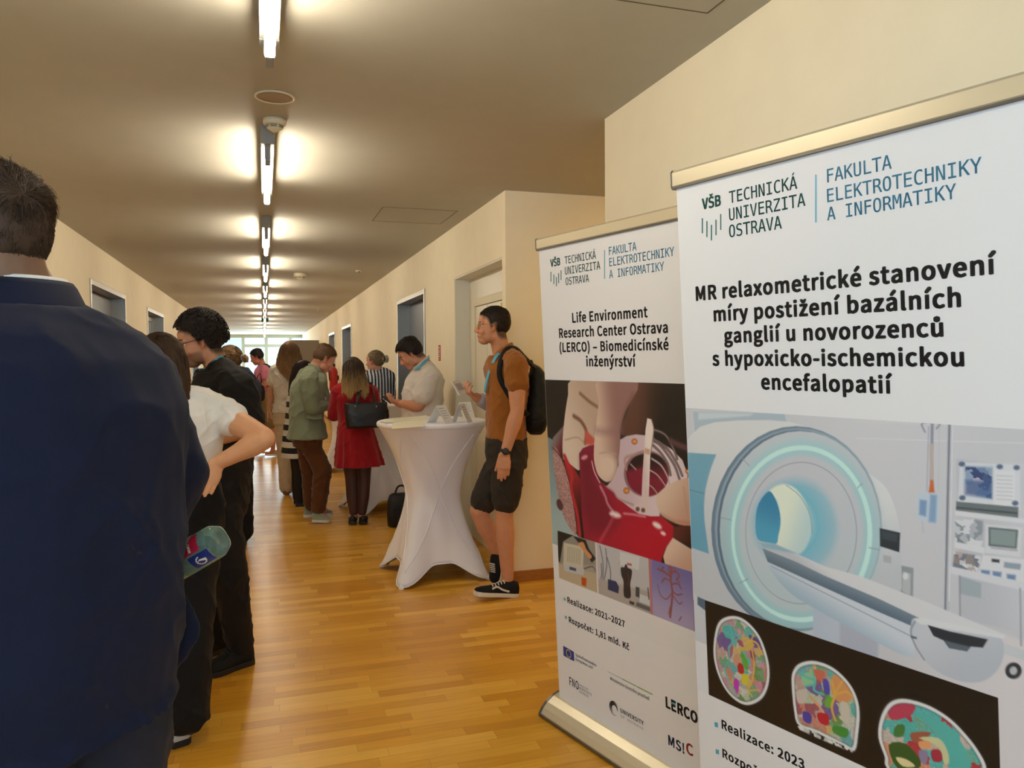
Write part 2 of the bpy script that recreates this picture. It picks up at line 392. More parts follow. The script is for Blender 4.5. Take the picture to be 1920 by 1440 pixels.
for x0, x1 in ((-1.86, -.86), (-.74, .04), (.16, 1.0), (1.12, 1.7)):
    gf.box((x0, YE-.03, 2.5), (x1, YE+.05, ZC)); gf.box((x0, YE-.03, 0), (x1, YE+.05, .12))
    if x0 > -.8: gf.box((x0, YE-.03, 2.12), (x1, YE+.05, 2.24))
    else: gf.box((x0, YE-.03, 1.0), (x1, YE+.05, 1.08))
w1 = struct('window_1', gf, mat('frame_grey', (196, 204, 206), .5), bevel=.004)
g = G()
for a, b_, z0, z1 in ((-.74, .04, .12, 2.12), (.16, 1.0, .12, 2.12), (1.12, 1.7, .12, 2.12), (-.74, 1.7, 2.24, 2.5), (-1.86, -.86, .12, 2.5)): g.box((a, YE+.005, z0), (b_, YE+.012, z1))
obj('glass_pane', g, M_glass, w1)
gl_ = G()
for k in range(16): gl_.box((-1.86, YE-.03, 1.62+k*.055), (-.86, YE+.0, 1.628+k*.055), M=None)
obj('louvre_blind', gl_, mat('blind_slat', (120, 160, 180), .5), w1)
ge = G(); ge.box((-4.2, YE, 0), (-2.0, YE+.2, ZC)); ge.box((1.7, YE, 0), (XR+W+2, YE+.2, ZC)); struct('wall_end', ge, M_wall)
# window behind the viewer (panes and frame) and the one at the left
def window(num, a, b_, axis):
    g = G(); p = G()
    (x0, y0, z0), (x1, y1, z1) = a, b_
    t = .05; mid = (z0+z1)/2
    if axis == 'y':
        g.box((x0, y0, z0), (x1, y1, z0+t)); g.box((x0, y0, z1-t), (x1, y1, z1))
        for q in np.linspace(x0, x1-t, 4): g.box((q, y0, z0+t), (q+t, y1, z1-t))
        p.box((x0+t, (y0+y1)/2-.003, z0+t), (x1-t, (y0+y1)/2+.003, z1-t))
    else:
        g.box((x0, y0, z0), (x1, y1, z0+t)); g.box((x0, y0, z1-t), (x1, y1, z1))
        for q in np.linspace(y0, y1-t, 3): g.box((x0, q, z0+t), (x1, q+t, z1-t))
        p.box(((x0+x1)/2-.003, y0+t, z0+t), ((x0+x1)/2+.003, y1-t, z1-t))
    w = struct('window_%d' % num, g, M_white); obj('glass_pane', p, M_glass, w)
window(2, (-1.35, HALLB-.14, .45), (1.25, HALLB-.06, 2.5), 'y')
window(3, (XL-.16, -2.6, .8), (XL-.08, 0, 2.4), 'x')

# grey door leaf standing open into the corridor, far right
g = G(); g.box((.75, 23.3, .01), (XR-.001, 23.35, 2.13)); d = tag(obj('door_leaf', g, mat('taupe_laminate', (136, 128, 120), .5), bevel=.003), 'grey flush door leaf standing open across the far right of the corridor', 'door')
# ---------------------------------------------------------------- ceiling fittings
M_tube = mat('fluorescent_tube', (255, 246, 228), .4, emit=(255, 241, 216), estr=68)
M_bulkhead = mat('lamp_cap', (150, 150, 146), .5)
def lamp(y0, label):
    y1 = y0+1.20; X = .033
    t = thing('batten_lamp', (X, y0, ZC), label, 'ceiling lamp', 'fluorescent batten lamps along the corridor ceiling'); o = t.location
    g = G(); R = []
    for y in (y0, y1): R.append([Vector((X+dx, y, ZC+dz)) for dx, dz in ((-.016, -.0005), (-.02, -.06), (-.03, -.080), (-.03, -.086), (.03, -.086), (.03, -.080), (.02, -.06), (.016, -.0005))])
    g.rings(R); obj('lamp_housing', g, M_lampbox, t, o)
    for s_, ye in ((1, y0), (-1, y1)):
        g = G(); ya, yb = sorted((ye-s_*.012, ye+s_*.055)); g.box((X-.032, ya, ZC-.092), (X+.032, yb, ZC-.001)); ya, yb = sorted((ye+s_*.02, ye+s_*.11)); g.box((X-.013, ya, ZC-.168), (X+.013, yb, ZC-.086))
        obj('lamp_holder', g, M_bulkhead, t, o, bevel=.004)
    g = G(); g.tube([(X, y0+.09, ZC-.150), (X, y1-.09, ZC-.150)], .0165, n=12, sub=1); obj('tube', g, M_tube, t, o, smooth=True, label='glowing fluorescent tube')
pos = ['nearest lamp, cut by the top edge of the photo', 'second lamp from the front, just past the smoke detector', 'third lamp from the front', 'fourth lamp from the front', 'fifth lamp from the front', 'sixth lamp from the front',
       'seventh lamp from the front, before the exit sign', 'eighth lamp from the front, beyond the exit sign', 'ninth lamp from the front', 'tenth lamp from the front', 'eleventh lamp from the front', 'twelfth lamp from the front', 'farthest lamp of the ceiling row']
for k in range(13): lamp(1.50+2.40*k, 'slim fluorescent batten on the ceiling, '+pos[k])
for yy in (-.87,): lamp(yy, 'slim fluorescent batten behind the viewer, '+'nearest to the back window')
# speaker grille
t = thing('ceiling_speaker', (.062, 3.475, ZC), 'flat round grey speaker grille in the ceiling between the first two lamps', 'speaker'); o = t.location
g = G(); g.lathe(o, [(.084, -.0005), (.084, -.006), (.079, -.008), (.074, -.006), (.074, -.0005)], 48); obj('rim', g, M_offwhite, t, o, smooth=True)
g = G(); g.lathe(o, [(.0738, -.0005), (.0738, -.004), (.04, -.0055), (.002, -.006)], 48); obj('grille', g, mat('grille', (170, 152, 128), .7, bump=.6, bscale=600), t, o, smooth=True)
def smoke(x, y, label, sc=1.0):
    t = thing('smoke_detector', (x, y, ZC), label, 'smoke detector'); o = t.location
    g = G(); g.lathe(o, [(r*sc, z*sc) for r, z in ((.052, -.0005), (.053, -.012), (.051, -.024), (.045, -.028), (.04, -.03))], 40); obj('base', g, M_offwhite, t, o, smooth=True)
    g = G(); g.lathe(o, [(r*sc, z*sc) for r, z in ((.0395, -.03), (.036, -.042), (.022, -.052), (.012, -.058), (.004, -.059))], 40); obj('sensor_head', g, M_offwhite, t, o, smooth=True)
    for zz in (.034, .040):
        for k in range(6):
            g = G(); P = []
            for q in range(7):
                a = k*PI/3+q*PI/3*.72/6; rr = (.0400-(zz-.03)*.3)*sc; P.append(o+Vector((rr*math.cos(a), rr*math.sin(a), -zz*sc)))
            g.tube(P, .0016*sc, n=5, sub=1); obj('vent_slot', g, M_dark, t, o, smooth=True)
smoke(.065, 3.80, 'cream cone-shaped smoke detector hanging just behind the round speaker grille')
smoke(.454, 10.25, 'cream round smoke detector on the ceiling right of the lamp row, over the far tables', 1.5)
for x, y, lb in ((1.134, 9.76, 'tiny white ceiling sensor near the right wall, nearer one'), (1.146, 17.2, 'tiny white ceiling sensor near the right wall, farther one')):
    t = thing('ceiling_sensor', (x, y, ZC), lb, 'sensor'); g = G(); g.lathe((x, y, ZC), [(.035, -.0005), (.035, -.008), (.028, -.016), (.01, -.02), (.001, -.02)], 24); obj('sensor_body', g, M_offwhite, t, t.location, smooth=True)
    g = G(); g.ell((x+.004, y-.02, ZC-.018), (.01, .01, .01)); obj('sensor_eye', g, M_dark, t, t.location, smooth=True)
# access hatches: shadow gaps in the ceiling boards
def hatch(name, x0, x1, y0, y1, label):
    g = G(); w = .005
    g.box((x0, y0, ZC-.0012), (x1, y0+w, ZC-.0004)); g.box((x0, y1-w, ZC-.0012), (x1, y1, ZC-.0004)); g.box((x0, y0+w, ZC-.0012), (x0+w, y1-w, ZC-.0004)); g.box((x1-w, y0+w, ZC-.0012), (x1, y1-w, ZC-.0004))
    tag(obj('ceiling_hatch', g, M_hatch), label, 'ceiling hatch')
hatch('h', .845, 1.41, 5.71, 6.3, 'square access hatch outline in the ceiling before the white niche')
hatch('h', .8, 1.40, 1.65, 2.245, 'square access hatch outline in the ceiling at the top edge, above the banners')
# exit sign under the ceiling
t = thing('exit_sign', (.04, 20.2, 2.55), 'small green emergency exit sign hanging on the ceiling line far down the corridor', 'exit sign'); o = t.location
M_green = mat('exit_green', (20, 92, 60), .5, emit=(20, 110, 70), estr=.1)
g = G(); g.box((-.045, 20.18, 2.50), (.125, 20.22, 2.595)); obj('panel', g, M_green, t, o, bevel=.004)
g = G(); g.tube([(.04, 20.2, 2.59), (.04, 20.2, ZC-.001)], .012, n=8, sub=1); obj('hanger', g, M_lampbox, t, o)
g = G(); g.add([(.01, 20.178, 2.548), (.04, 20.178, 2.57), (.04, 20.178, 2.555), (.08, 20.178, 2.555), (.08, 20.178, 2.541), (.04, 20.178, 2.541), (.04, 20.178, 2.526)], [(0, 1, 2, 3, 4, 5, 6)]); obj('arrow', g, M_white, t, o)
# lamp of the side passage
t = thing('passage_lamp', (2.9, 4.1, ZC), 'round ceiling lamp of the side passage behind the banners', 'ceiling lamp'); o = t.location
g = G(); g.lathe(o, [(.18, -.001), (.18, -.05), (.16, -.06)], 32); obj('lamp_housing', g, M_lampbox, t, o, smooth=True)
g = G(); g.lathe(o, [(.158, -.06), (.14, -.075), (.05, -.085), (.002, -.086)], 32); obj('diffuser', g, mat('warm_diffuser', (255, 240, 200), .5, emit=(255, 220, 150), estr=42), t, o, smooth=True)
# red wall sign, extinguisher
g = G(); g.box((XR-.004, 6.955, 1.50), (XR-.0005, 7.03, 1.645)); sg = tag(obj('wall_sign', g, M_redsign), 'narrow red and white vertical sign on the wall between the niche and the grey door', 'sign')
g = G()
for k in range(6): g.box((XR-.0048, 6.972, 1.517+k*.02), (XR-.0041, 7.013, 1.523+k*.02+.004*(k % 2)))
obj('printed_lines', g, M_white, sg)
t = thing('fire_extinguisher', (1.43, 17.15, .86), 'red fire extinguisher hanging on the far right wall behind the red dress woman', 'fire extinguisher'); o = t.location
g = G(); g.lathe((1.43, 17.15, .86), [(.06, 0), (.085, .015), (.09, .06), (.09, .42), (.075, .48), (.035, .52), (.03, .54)], 24); obj('cylinder', g, M_red, t, o, smooth=True)
g = G(); g.box((1.39, 17.13, 1.40), (1.47, 17.17, 1.45)); g.tube([(1.40, 17.1, 1.44), (1.33, 17.08, 1.36), (1.34, 17.07, 1.1)], .012, n=6); obj('valve_and_hose', g, M_black, t, o)
g = G(); g.box((1.52, 17.12, 1.1), (XR-.0005, 17.18, 1.2)); obj('bracket', g, M_black, t, o)
# ---------------------------------------------------------------- roll-up banners
M_print = mat('banner_film', (236, 236, 240), .5, bump=.05, bscale=60)
M_cassette = mat('cassette_aluminium', (232, 222, 196), .32, .55)
M_ink = {k: mat('print_'+k, c, .5) for k, c in dict(black=(40, 40, 42), teal=(28, 104, 100), blue=(104, 178, 210), navy=(38, 48, 92), euflag=(30, 62, 150), gold=(240, 208, 60), green=(120, 160, 50), grey=(150, 150, 150), aqua=(80, 170, 190), red=(206, 60, 60), white=(236, 236, 240)).items()}
M_art = mat('printed_photo', (255, 255, 255), .45, attr='tint')
FONT_S = FONT_M = None
try:
    FONT_S = bpy.data.fonts.load(bpy.utils.system_resource('DATAFILES', path='fonts')+'/Noto Sans CJK Regular.woff2')
    FONT_M = bpy.data.fonts.load(bpy.utils.system_resource('DATAFILES', path='fonts')+'/DejaVuSansMono.woff2')
except Exception:
    pass

def glyphs(body, mono=False):
    c = bpy.data.curves.new('t', 'FONT'); c.body = body; c.size = 1; c.resolution_u = 4; c.fill_mode = 'FRONT'
    f = FONT_M if mono else FONT_S
    if f: c.font = f
    if not mono and FONT_S: c.space_character = 1.05
    o = bpy.data.objects.new('t', c); COL.objects.link(o)
    me = bpy.data.meshes.new_from_object(o.evaluated_get(bpy.context.evaluated_depsgraph_get()))
    vs = [tuple(v.co) for v in me.vertices]; fs = [tuple(p.vertices) for p in me.polygons]
    bpy.data.objects.remove(o); bpy.data.curves.remove(c); bpy.data.meshes.remove(me); return vs, fs
CARON = {'ž': 'z', 'č': 'c', 'ř': 'r', 'ě': 'e', 'š': 's', 'ň': 'n'}
def text_verts(body, mono=False, weight=0.0):
    if mono or not FONT_S: vs, fs = glyphs(body, mono)
    else:                           # carons and rings are drawn over their base letters
        plain = ''.join(CARON.get(ch, 'u' if ch == 'ů' else ch) for ch in body); vs, fs = glyphs(plain)
        for i, ch in enumerate(body):
            if ch not in CARON and ch != 'ů': continue
            pre, _ = glyphs(plain[:i+1]); one, _ = glyphs(plain[i]); xr = max(v[0] for v in pre); w = max(v[0] for v in one)-min(v[0] for v in one); h = max(v[1] for v in one); xc = xr-w/2; k = len(vs); u_ = h/.50
            if ch == 'ů':
                for q in range(20):
                    t = 2*PI*q/20; vs += [(xc+.09*u_*math.cos(t), h+(.155+.09*math.sin(t))*u_, 0), (xc+.05*u_*math.cos(t), h+(.155+.05*math.sin(t))*u_, 0)]
                fs += [(k+2*q, k+2*((q+1) % 20), k+2*((q+1) % 20)+1, k+2*q+1) for q in range(20)]
            else:
                vs += [(xc+a*u_, h+b_*u_, 0) for a, b_ in ((-.13, .21), (-.04, .075), (.04, .075), (.13, .21), (.08, .21), (0, .125), (-.08, .21))]
                fs += [(k, k+1, k+5, k+6), (k+1, k+2, k+5), (k+2, k+3, k+4, k+5)]
    if weight:                      # bolder strokes
        n = len(vs); V = []; Fs = []
        for k, (dx, dy) in enumerate(((0,0), (1,.5), (-1,.5), (1,-.5), (-1,-.5), (0,.8), (0,-.8))):
            V += [(x+dx*weight, y+dy*weight, z) for x, y, z in vs]; Fs += [tuple(i+k*n for i in f) for f in fs]
        vs, fs = V, Fs
    return vs, fs

class Plane:                        # a leaning flat panel: u runs along its width, v up it
    def __init__(s, ax, ay, th, lean, skew):
        s.A = Vector((ax, ay, 0)); s.u = Vector((math.cos(th), math.sin(th), 0)); s.n0 = Vector((math.sin(th), -math.cos(th), 0))
        s.w = Vector((0,0,1))*math.cos(lean)+s.n0*math.sin(lean)+s.u*skew
        s.n = s.u.cross(s.w).normalized()
        if s.n.dot(s.n0) < 0: s.n = -s.n
        s.inv = np.linalg.pinv(np.array([s.u, s.w]).T)
    def P(s, u, v, d=0): return s.A+s.u*u+s.w*v+s.n*d
    def uv(s, x, y):                # where the line of sight through a photo pixel meets the panel
        r = CW @ Vector((x-960, -(y-720), -FOC)); t = (s.A-CP).dot(s.n)/r.dot(s.n); q = CP+r*t-s.A
        a = s.inv @ np.array(q); return float(a[0]), float(a[1])
def line_text(pl, g, body, p0, p1, d, mono=False, weight=0.0, hscale=None):
    u0, v0 = pl.uv(*p0); u1, v1 = pl.uv(*p1)
    vs, fs = text_verts(body, mono, weight)
    x0 = min(v[0] for v in vs); x1 = max(v[0] for v in vs); k = (u1-u0)/(x1-x0); ky = k*(hscale or 1); vm = (v0+v1)/2
    g.add([pl.P(u0+(x-x0)*k, vm+y*ky, d) for x, y, z in vs], fs)
def flat_poly(pl, g, pts, d):
    q = [pl.P(*pl.uv(*p), d) for p in pts]; g.add(q, [tuple(range(len(q)))])

class Canvas:                       # ink laid on a fine grid of the panel
    def __init__(s, pl, u0, u1, v0, v1, step):
        s.pl = pl; s.nu = int((u1-u0)/step)+1; s.nv = int((v1-v0)/step)+1; s.step = step; s.u0 = u0; s.v1 = v1
        s.U = np.linspace(u0, u1, s.nu); s.V = np.linspace(v1, v0, s.nv); s.C = np.zeros((s.nv, s.nu, 3)); s.sc = 1; s.ox = s.oy = 0
    def frame(s, sc, ox, oy): s.sc, s.ox, s.oy = sc, ox, oy
    def T(s, pts): return np.array([s.pl.uv(x/s.sc+s.ox, y/s.sc+s.oy) for x, y in pts])
    def _spline(s, pts, n=5):
        P = np.asarray(pts, float); N = len(P); out = []
        for i in range(N):
            p0, p1, p2, p3 = P[i-1], P[i], P[(i+1) % N], P[(i+2) % N]
            for k in range(n):
                t = k/n; out.append(.5*((2*p1)+(p2-p0)*t+(2*p0-5*p1+4*p2-p3)*t*t+(3*p1-p0-3*p2+p3)*t**3))
        return np.array(out)
    def _win(s, lo, hi):
        a = np.searchsorted(s.U, lo[0]); b = np.searchsorted(s.U, hi[0], 'right'); c = np.searchsorted(-s.V, -hi[1]); d = np.searchsorted(-s.V, -lo[1], 'right'); return slice(c, d), slice(a, b)
    def cover(s, Q, soft):          # signed distance to polygon Q in panel metres -> coverage
        soft = max(soft, s.step*.6); lo = Q.min(0)-soft; hi = Q.max(0)+soft; w = s._win(lo, hi)
        X, Y = np.meshgrid(s.U[w[1]], s.V[w[0]])
        if X.size == 0: return w, None
        ins = np.zeros(X.shape, bool); dd = np.full(X.shape, 1e9)
        for i in range(len(Q)):
            (xa, ya), (xb, yb) = Q[i], Q[(i+1) % len(Q)]
            if ya != yb: ins ^= ((ya > Y) != (yb > Y)) & (X < (xb-xa)*(Y-ya)/(yb-ya)+xa)
            ex, ey = xb-xa, yb-ya; L = ex*ex+ey*ey+1e-12; t = np.clip(((X-xa)*ex+(Y-ya)*ey)/L, 0, 1); dd = np.minimum(dd, (X-xa-t*ex)**2+(Y-ya-t*ey)**2)
        d = np.sqrt(dd); d[~ins] *= -1; return w, np.clip(d/(2*soft)+.5, 0, 1)
    def put(s, w, a, col):
        if a is None: return
        a = a[..., None]; s.C[w] = s.C[w]*(1-a)+col*a
    def colour(s, w, col):
        if isinstance(col, tuple) and len(col) == 3 and not hasattr(col[0], '__len__'): return np.array(col, float)
        X, Y = np.meshgrid(s.U[w[1]], s.V[w[0]])
        kind = col[0]
        if kind == 'lin':           # ('lin', p0, c0, p1, c1)
            a, b = s.T([col[1], col[3]]); e = b-a; t = sstep(((X-a[0])*e[0]+(Y-a[1])*e[1])/(e@e))[..., None]; return np.array(col[2], float)*(1-t)+np.array(col[4], float)*t
        if kind == 'rad':           # ('rad', centre, edge point, [(t, colour) ...])
            a, b = s.T([col[1], col[2]]); t = np.hypot(X-a[0], Y-a[1])/np.hypot(*(b-a)); ts = [q[0] for q in col[3]]
            return np.stack([np.interp(t, ts, [q[1][k] for q in col[3]]) for k in range(3)], -1)
        if kind == 'cells':         # ('cells', palette, cell size in px, seed)
            rg = np.random.default_rng(col[3]); lo = np.array([X.min(), Y.min()]); hi = np.array([X.max(), Y.max()]); h = abs(s.T([(0, 0)])[0]-s.T([(0, col[2])])[0]).max()
            n = max(8, int((hi-lo).prod()/h**2)); S = lo+rg.random((n, 2))*(hi-lo); ci = rg.integers(0, len(col[1]), n)
            wx = X+.35*h*vnoise(np.c_[X.ravel(), Y.ravel(), X.ravel()*0]/h*2.2, 3).reshape(X.shape); wy = Y+.35*h*vnoise(np.c_[X.ravel(), Y.ravel(), X.ravel()*0]/h*2.2, 5).reshape(X.shape)
            best = np.full(X.shape, 1e9); out = np.zeros(X.shape+(3,))
            for k in range(n):
                d = (wx-S[k,0])**2+(wy-S[k,1])**2; m = d < best; best[m] = d[m]; out[m] = col[1][ci[k]]
            return out
    def poly(s, pts, col, soft=0, sp=0, alpha=1, speck=0):
        if sp: pts = s._spline(pts, sp)
        Q = s.T(pts); h = abs(s.T([(0,0)])[0]-s.T([(0,10)])[0]).max()/10; w, a = s.cover(Q, soft*h)
        if a is None: return
        c = s.colour(w, col)
        if speck:
            X, Y = np.meshgrid(s.U[w[1]], s.V[w[0]]); f = vnoise(np.c_[X.ravel(), Y.ravel(), X.ravel()*0]*420, 9).reshape(X.shape)[..., None]; c = c*(1+speck*f)
        s.put(w, a*alpha, c)
    def ellipse(s, c, rx, ry, col, soft=0, alpha=1, rot=0, n=40, a0=0, a1=360):
        P = []
        for k in range(n):
            t = 2*PI*k/n; x = rx*math.cos(t); y = ry*math.sin(t); P.append((c[0]+x*math.cos(rot)-y*math.sin(rot), c[1]+x*math.sin(rot)+y*math.cos(rot)))
        s.poly(P, col, soft, 0, alpha)
    def stroke(s, pts, wd, col, soft=0, alpha=1, sp=4, closed=False):
        P = np.asarray(pts, float)
        if sp > 1 and len(P) > 2:
            if closed: P = s._spline(P, sp); P = np.r_[P, P[:1]]
            else:
                q, _ = smooth_path([Vector((a, b, 0)) for a, b in P], [0]*len(P), sp); P = np.array([(v.x, v.y) for v in q])
        elif closed: P = np.r_[P, P[:1]]
        Q = s.T(P); h = abs(s.T([(0,0)])[0]-s.T([(0,10)])[0]).max()/10; r = wd*h/2; sf = max(soft*h, s.step*.6)
        w = s._win(Q.min(0)-r-sf, Q.max(0)+r+sf); X, Y = np.meshgrid(s.U[w[1]], s.V[w[0]])
        if X.size == 0: return
        dd = np.full(X.shape, 1e9)
        for i in range(len(Q)-1):
            (xa, ya), (xb, yb) = Q[i], Q[i+1]; ex, ey = xb-xa, yb-ya; L = ex*ex+ey*ey+1e-12; t = np.clip(((X-xa)*ex+(Y-ya)*ey)/L, 0, 1); dd = np.minimum(dd, (X-xa-t*ex)**2+(Y-ya-t*ey)**2)
        s.put(w, np.clip((r-np.sqrt(dd))/(2*sf)+.5, 0, 1)*alpha, s.colour(w, col))
    def build(s, name, parent, org, d, keep=None):
        vs = [s.pl.P(u, v, d) for v in s.V for u in s.U]; nu, nv = s.nu, s.nv
        V = np.array(vs)-np.array(org); me = bpy.data.meshes.new(name)
        i, j = np.meshgrid(np.arange(nv-1), np.arange(nu-1), indexing='ij'); a = (i*nu+j).ravel(); F = np.stack([a, a+nu, a+nu+1, a+1], 1)
        me.vertices.add(len(V)); me.vertices.foreach_set('co', V.ravel()); me.loops.add(F.size); me.loops.foreach_set('vertex_index', F.ravel().astype(np.int32))
        me.polygons.add(len(F)); me.polygons.foreach_set('loop_start', np.arange(0, F.size, 4, dtype=np.int32)); me.update(calc_edges=True); me.validate()
        set_col(me, s2l(np.clip(s.C, 0, 255)).reshape(-1, 3)); return link(name, me, M_art, parent, smooth=False)

def banner(pl, label, W_, H_, base_d):
    o = pl.P(0, 0)+pl.u*W_/2; o.z = 0
    t = thing('roll_up_banner', o, label, 'banner', None)
    g = G(); nu, nv = 2, 2                                            # printed film, thin but solid
    g.add([pl.P(u, v, d) for d in (-.0008, .0008) for u, v in ((0, .05), (W_, .05), (W_, H_-.02), (0, H_-.02))], [(0,1,2,3), (7,6,5,4), (0,4,5,1), (1,5,6,2), (2,6,7,3), (3,7,4,0)])
    panel = obj('panel', g, M_print, t, o)
    # clamp rail on top: rounded flat profile
    g = G(); R = []
    for u in (-.008, W_+.008): R.append([pl.P(u, H_-.022+b_, a) for a, b_ in ((.005, 0), (.0085, .006), (.0085, .04), (.004, .046), (-.004, .046), (-.0085, .04), (-.0085, .006), (-.005, 0))])
    g.rings(R); rail = obj('top_rail', g, M_cassette, t, o)
    g = G(); g.rings([[pl.P(u, H_-.0235+b_, a) for a, b_ in ((.007, -.001), (.0095, .004), (.0095, -.0005), (-.0095, -.0005))] for u in (-.008, W_+.008)]); obj('rail_lip', g, M_darkalu, t, o)
    for u in (-.011, W_+.0082):
        g = G(); R = []
        for uu in (u, u+.0028): R.append([pl.P(uu, H_-.025+b_, a) for a, b_ in ((.007, 0), (.0105, .006), (.0105, .045), (.005, .051), (-.005, .051), (-.0105, .045), (-.0105, .006), (-.007, 0))])
        g.rings(R); obj('end_cap', g, M_darkalu, t, o)
    # cassette on the floor: curved cover, ends, feet, pole behind
    up = Vector((0,0,1)); n0 = pl.n0; B = Vector((pl.A.x, pl.A.y, 0))+n0*base_d
    prof = [(.085, .008), (.083, .02), (.07, .04), (.05, .06), (.02, .078), (-.01, .088), (-.02, .088), (-.05, .075), (-.065, .05), (-.07, .02), (-.07, .008)]
    g = G(); g.rings([[B+pl.u*u+n0*a+up*b_ for a, b_ in prof] for u in (-.03, W_+.03)]); obj('cassette', g, M_cassette, t, o, smooth=False)
    for u in (-.042, W_+.0302):
        g = G(); g.rings([[B+pl.u*uu+n0*a*1.06+up*(b_*1.05-.003) for a, b_ in prof] for uu in (u, u+.0118)]); obj('cassette_end', g, M_darkalu, t, o)
    g = G(); g.rings([[B+pl.u*u+n0*a+up*b_ for a, b_ in ((.0875, .004), (.0885, .016), (.0845, .016), (.0835, .004))] for u in (-.03, W_+.03)]); obj('front_strip', g, M_darkalu, t, o)
    for u in (.06, W_-.06):
        g = G(); g.lathe(B+pl.u*u+n0*.05, [(.016, 0), (.016, .0085)], 16); g.lathe(B+pl.u*u-n0*.045, [(.016, 0), (.016, .0085)], 16); obj('foot', g, M_dark, t, o)
    g = G(); g.tube([B+pl.u*W_/2-n0*.045+up*.06, pl.P(W_/2, H_-.03, -.018)], .008, n=10, sub=1); obj('support_pole', g, M_alu, t, o, smooth=True)
    return t, o, panel

def printed(name, items, pl, panel, org, label=None):
    # items: (ink, fn(g)); each ink of one printed block shares its mesh
    g = G(); inks = []
    for ink, fn in items:
        k = len(g.f); fn(g)
        if ink not in inks: inks.append(ink)
        for q in range(k, len(g.f)): g.m[q] = inks.index(ink)
    me = g.mesh(name, org); me.polygons.foreach_set('material_index', g.m)
    return link(name, me, [M_ink[i] for i in inks], panel, smooth=False, label=label)
D1 = .0013
def logo_block(pl, panel, org, L, bars, div):
    it = [('teal', lambda g, l=l: line_text(pl, g, *l[:3], D1, True, l[3], l[4])) for l in L[:4]]+[('blue', lambda g, l=l: line_text(pl, g, *l[:3], D1, True, l[3], l[4])) for l in L[4:]]
    def bar(g, x, y0, y1, w):
        flat_poly(pl, g, [(x-w, y0), (x+w, y0), (x+w, y1), (x-w, y1)], D1)
    printed('lettering', it[4:], pl, panel, org, 'light blue faculty name'); it = it[:4]
    for x, y0, y1, w in bars: it.append(('teal', lambda g, a=(x, y0, y1, w): bar(g, *a)))
    printed('logo', it, pl, panel, org, 'dark teal university logo with five upright strokes')
    printed('divider_line', [('blue', lambda g: bar(g, *div))], pl, panel, org)

# ---- nearer banner
pl1 = Plane(1.131, 1.816, -1.2938, .0363, -.021)
b1, o1, panel1 = banner(pl1, 'nearer white roll-up banner with a large photo of a tunnel-shaped medical scanner', .90, 1.977, -.005)
LW = .012
logo_block(pl1, panel1, o1, [('VŠB', (1317,392), (1352.6,386), .03, 1.05), ('TECHNICKÁ', (1368,381), (1495.7,354), .006, 1.1), ('UNIVERZITA', (1368,413.4), (1511,386), .006, 1.1), ('OSTRAVA', (1368,445), (1466.7,428.6), .006, 1.1),
    ('FAKULTA', (1551.7,342), (1672.8,316.4), .006, 1.1), ('ELEKTROTECHNIKY', (1551.7,378), (1842,325), .006, 1.1), ('A INFORMATIKY', (1551.7,413.4), (1794,372), .006, 1.1)],
    [(1240+x/2.8235, 140+a/2.8235, 140+b/2.8235, 1.1) for x, a, b in ((219,760,840), (243,775,860), (267,795,878), (291,768,850), (316,738,822))], (1530.4, 327.5, 417.3, 1.4))
T1 = [('MR relaxometrické stanovení', (1305.5,564), (1870,511.5)), ('míry postižení bazálních', (1339,603), (1803,573)), ('ganglií u novorozenců', (1358.7,643), (1770,629)), ('s hypoxicko-ischemickou', (1336.7,686), (1809,684.5)), ('encefalopatií', (1428,730), (1674.5,736))]
printed('lettering', [('black', lambda g, l=l: line_text(pl1, g, *l, D1, False, .0165, 1.0)) for l in T1], pl1, panel1, o1, 'large bold title')
def bullets(pl, sq):
    return [(('aqua'), lambda g, q=q: flat_poly(pl, g, q, D1)) for q in sq]
Z4 = lambda x, y: (1280+x/3, 1120+y/3)
printed('lettering', [('black', lambda g: line_text(pl1, g, 'Realizace: 2023', (1354,1369), (1509,1438.5), D1, False, .014, 1.0))], pl1, panel1, o1, 'upper bulleted line')
printed('lettering', [('black', lambda g: line_text(pl1, g, 'Rozpočet:', (1355.5,1421), (1448,1467), D1, False, .014, 1.0))], pl1, panel1, o1, 'lower bulleted line')
for q in [[Z4(180,700), Z4(200,705), Z4(200,732), Z4(182,727)], [Z4(187,852), Z4(206,858), Z4(206,884), Z4(188,878)]]: printed('bullet', bullets(pl1, [q]), pl1, panel1, o1)

cv = Canvas(pl1, 0.001, .899, .30, 1.3705, .00185)
cv.C[:] = (214, 215, 222); cv.frame(3, 1280, 760)
A = cv
A.poly([(0,0),(2100,90),(2100,1500),(0,1500)], ('lin', (300,100), (206,208,216), (1900,400), (222,221,226)))
A.poly([(960,100),(2000,120),(2000,1500),(960,1500)], ('lin', (960,400), (214,214,222), (2000,900), (206,206,214)), soft=4)
A.poly([(60,35),(575,48),(585,95),(70,150)], (176,192,206), soft=3); A.poly([(90,40),(400,46),(380,60),(90,80)], (205,216,224), soft=6)
A.poly([(960,1000),(2000,1350),(2000,2200),(300,2000),(400,1200)], ('lin', (1200,1200), (205,204,212), (1850,1600), (222,216,220)), soft=10)
A.stroke([(980,185),(2000,215)], 3, (228,228,234))
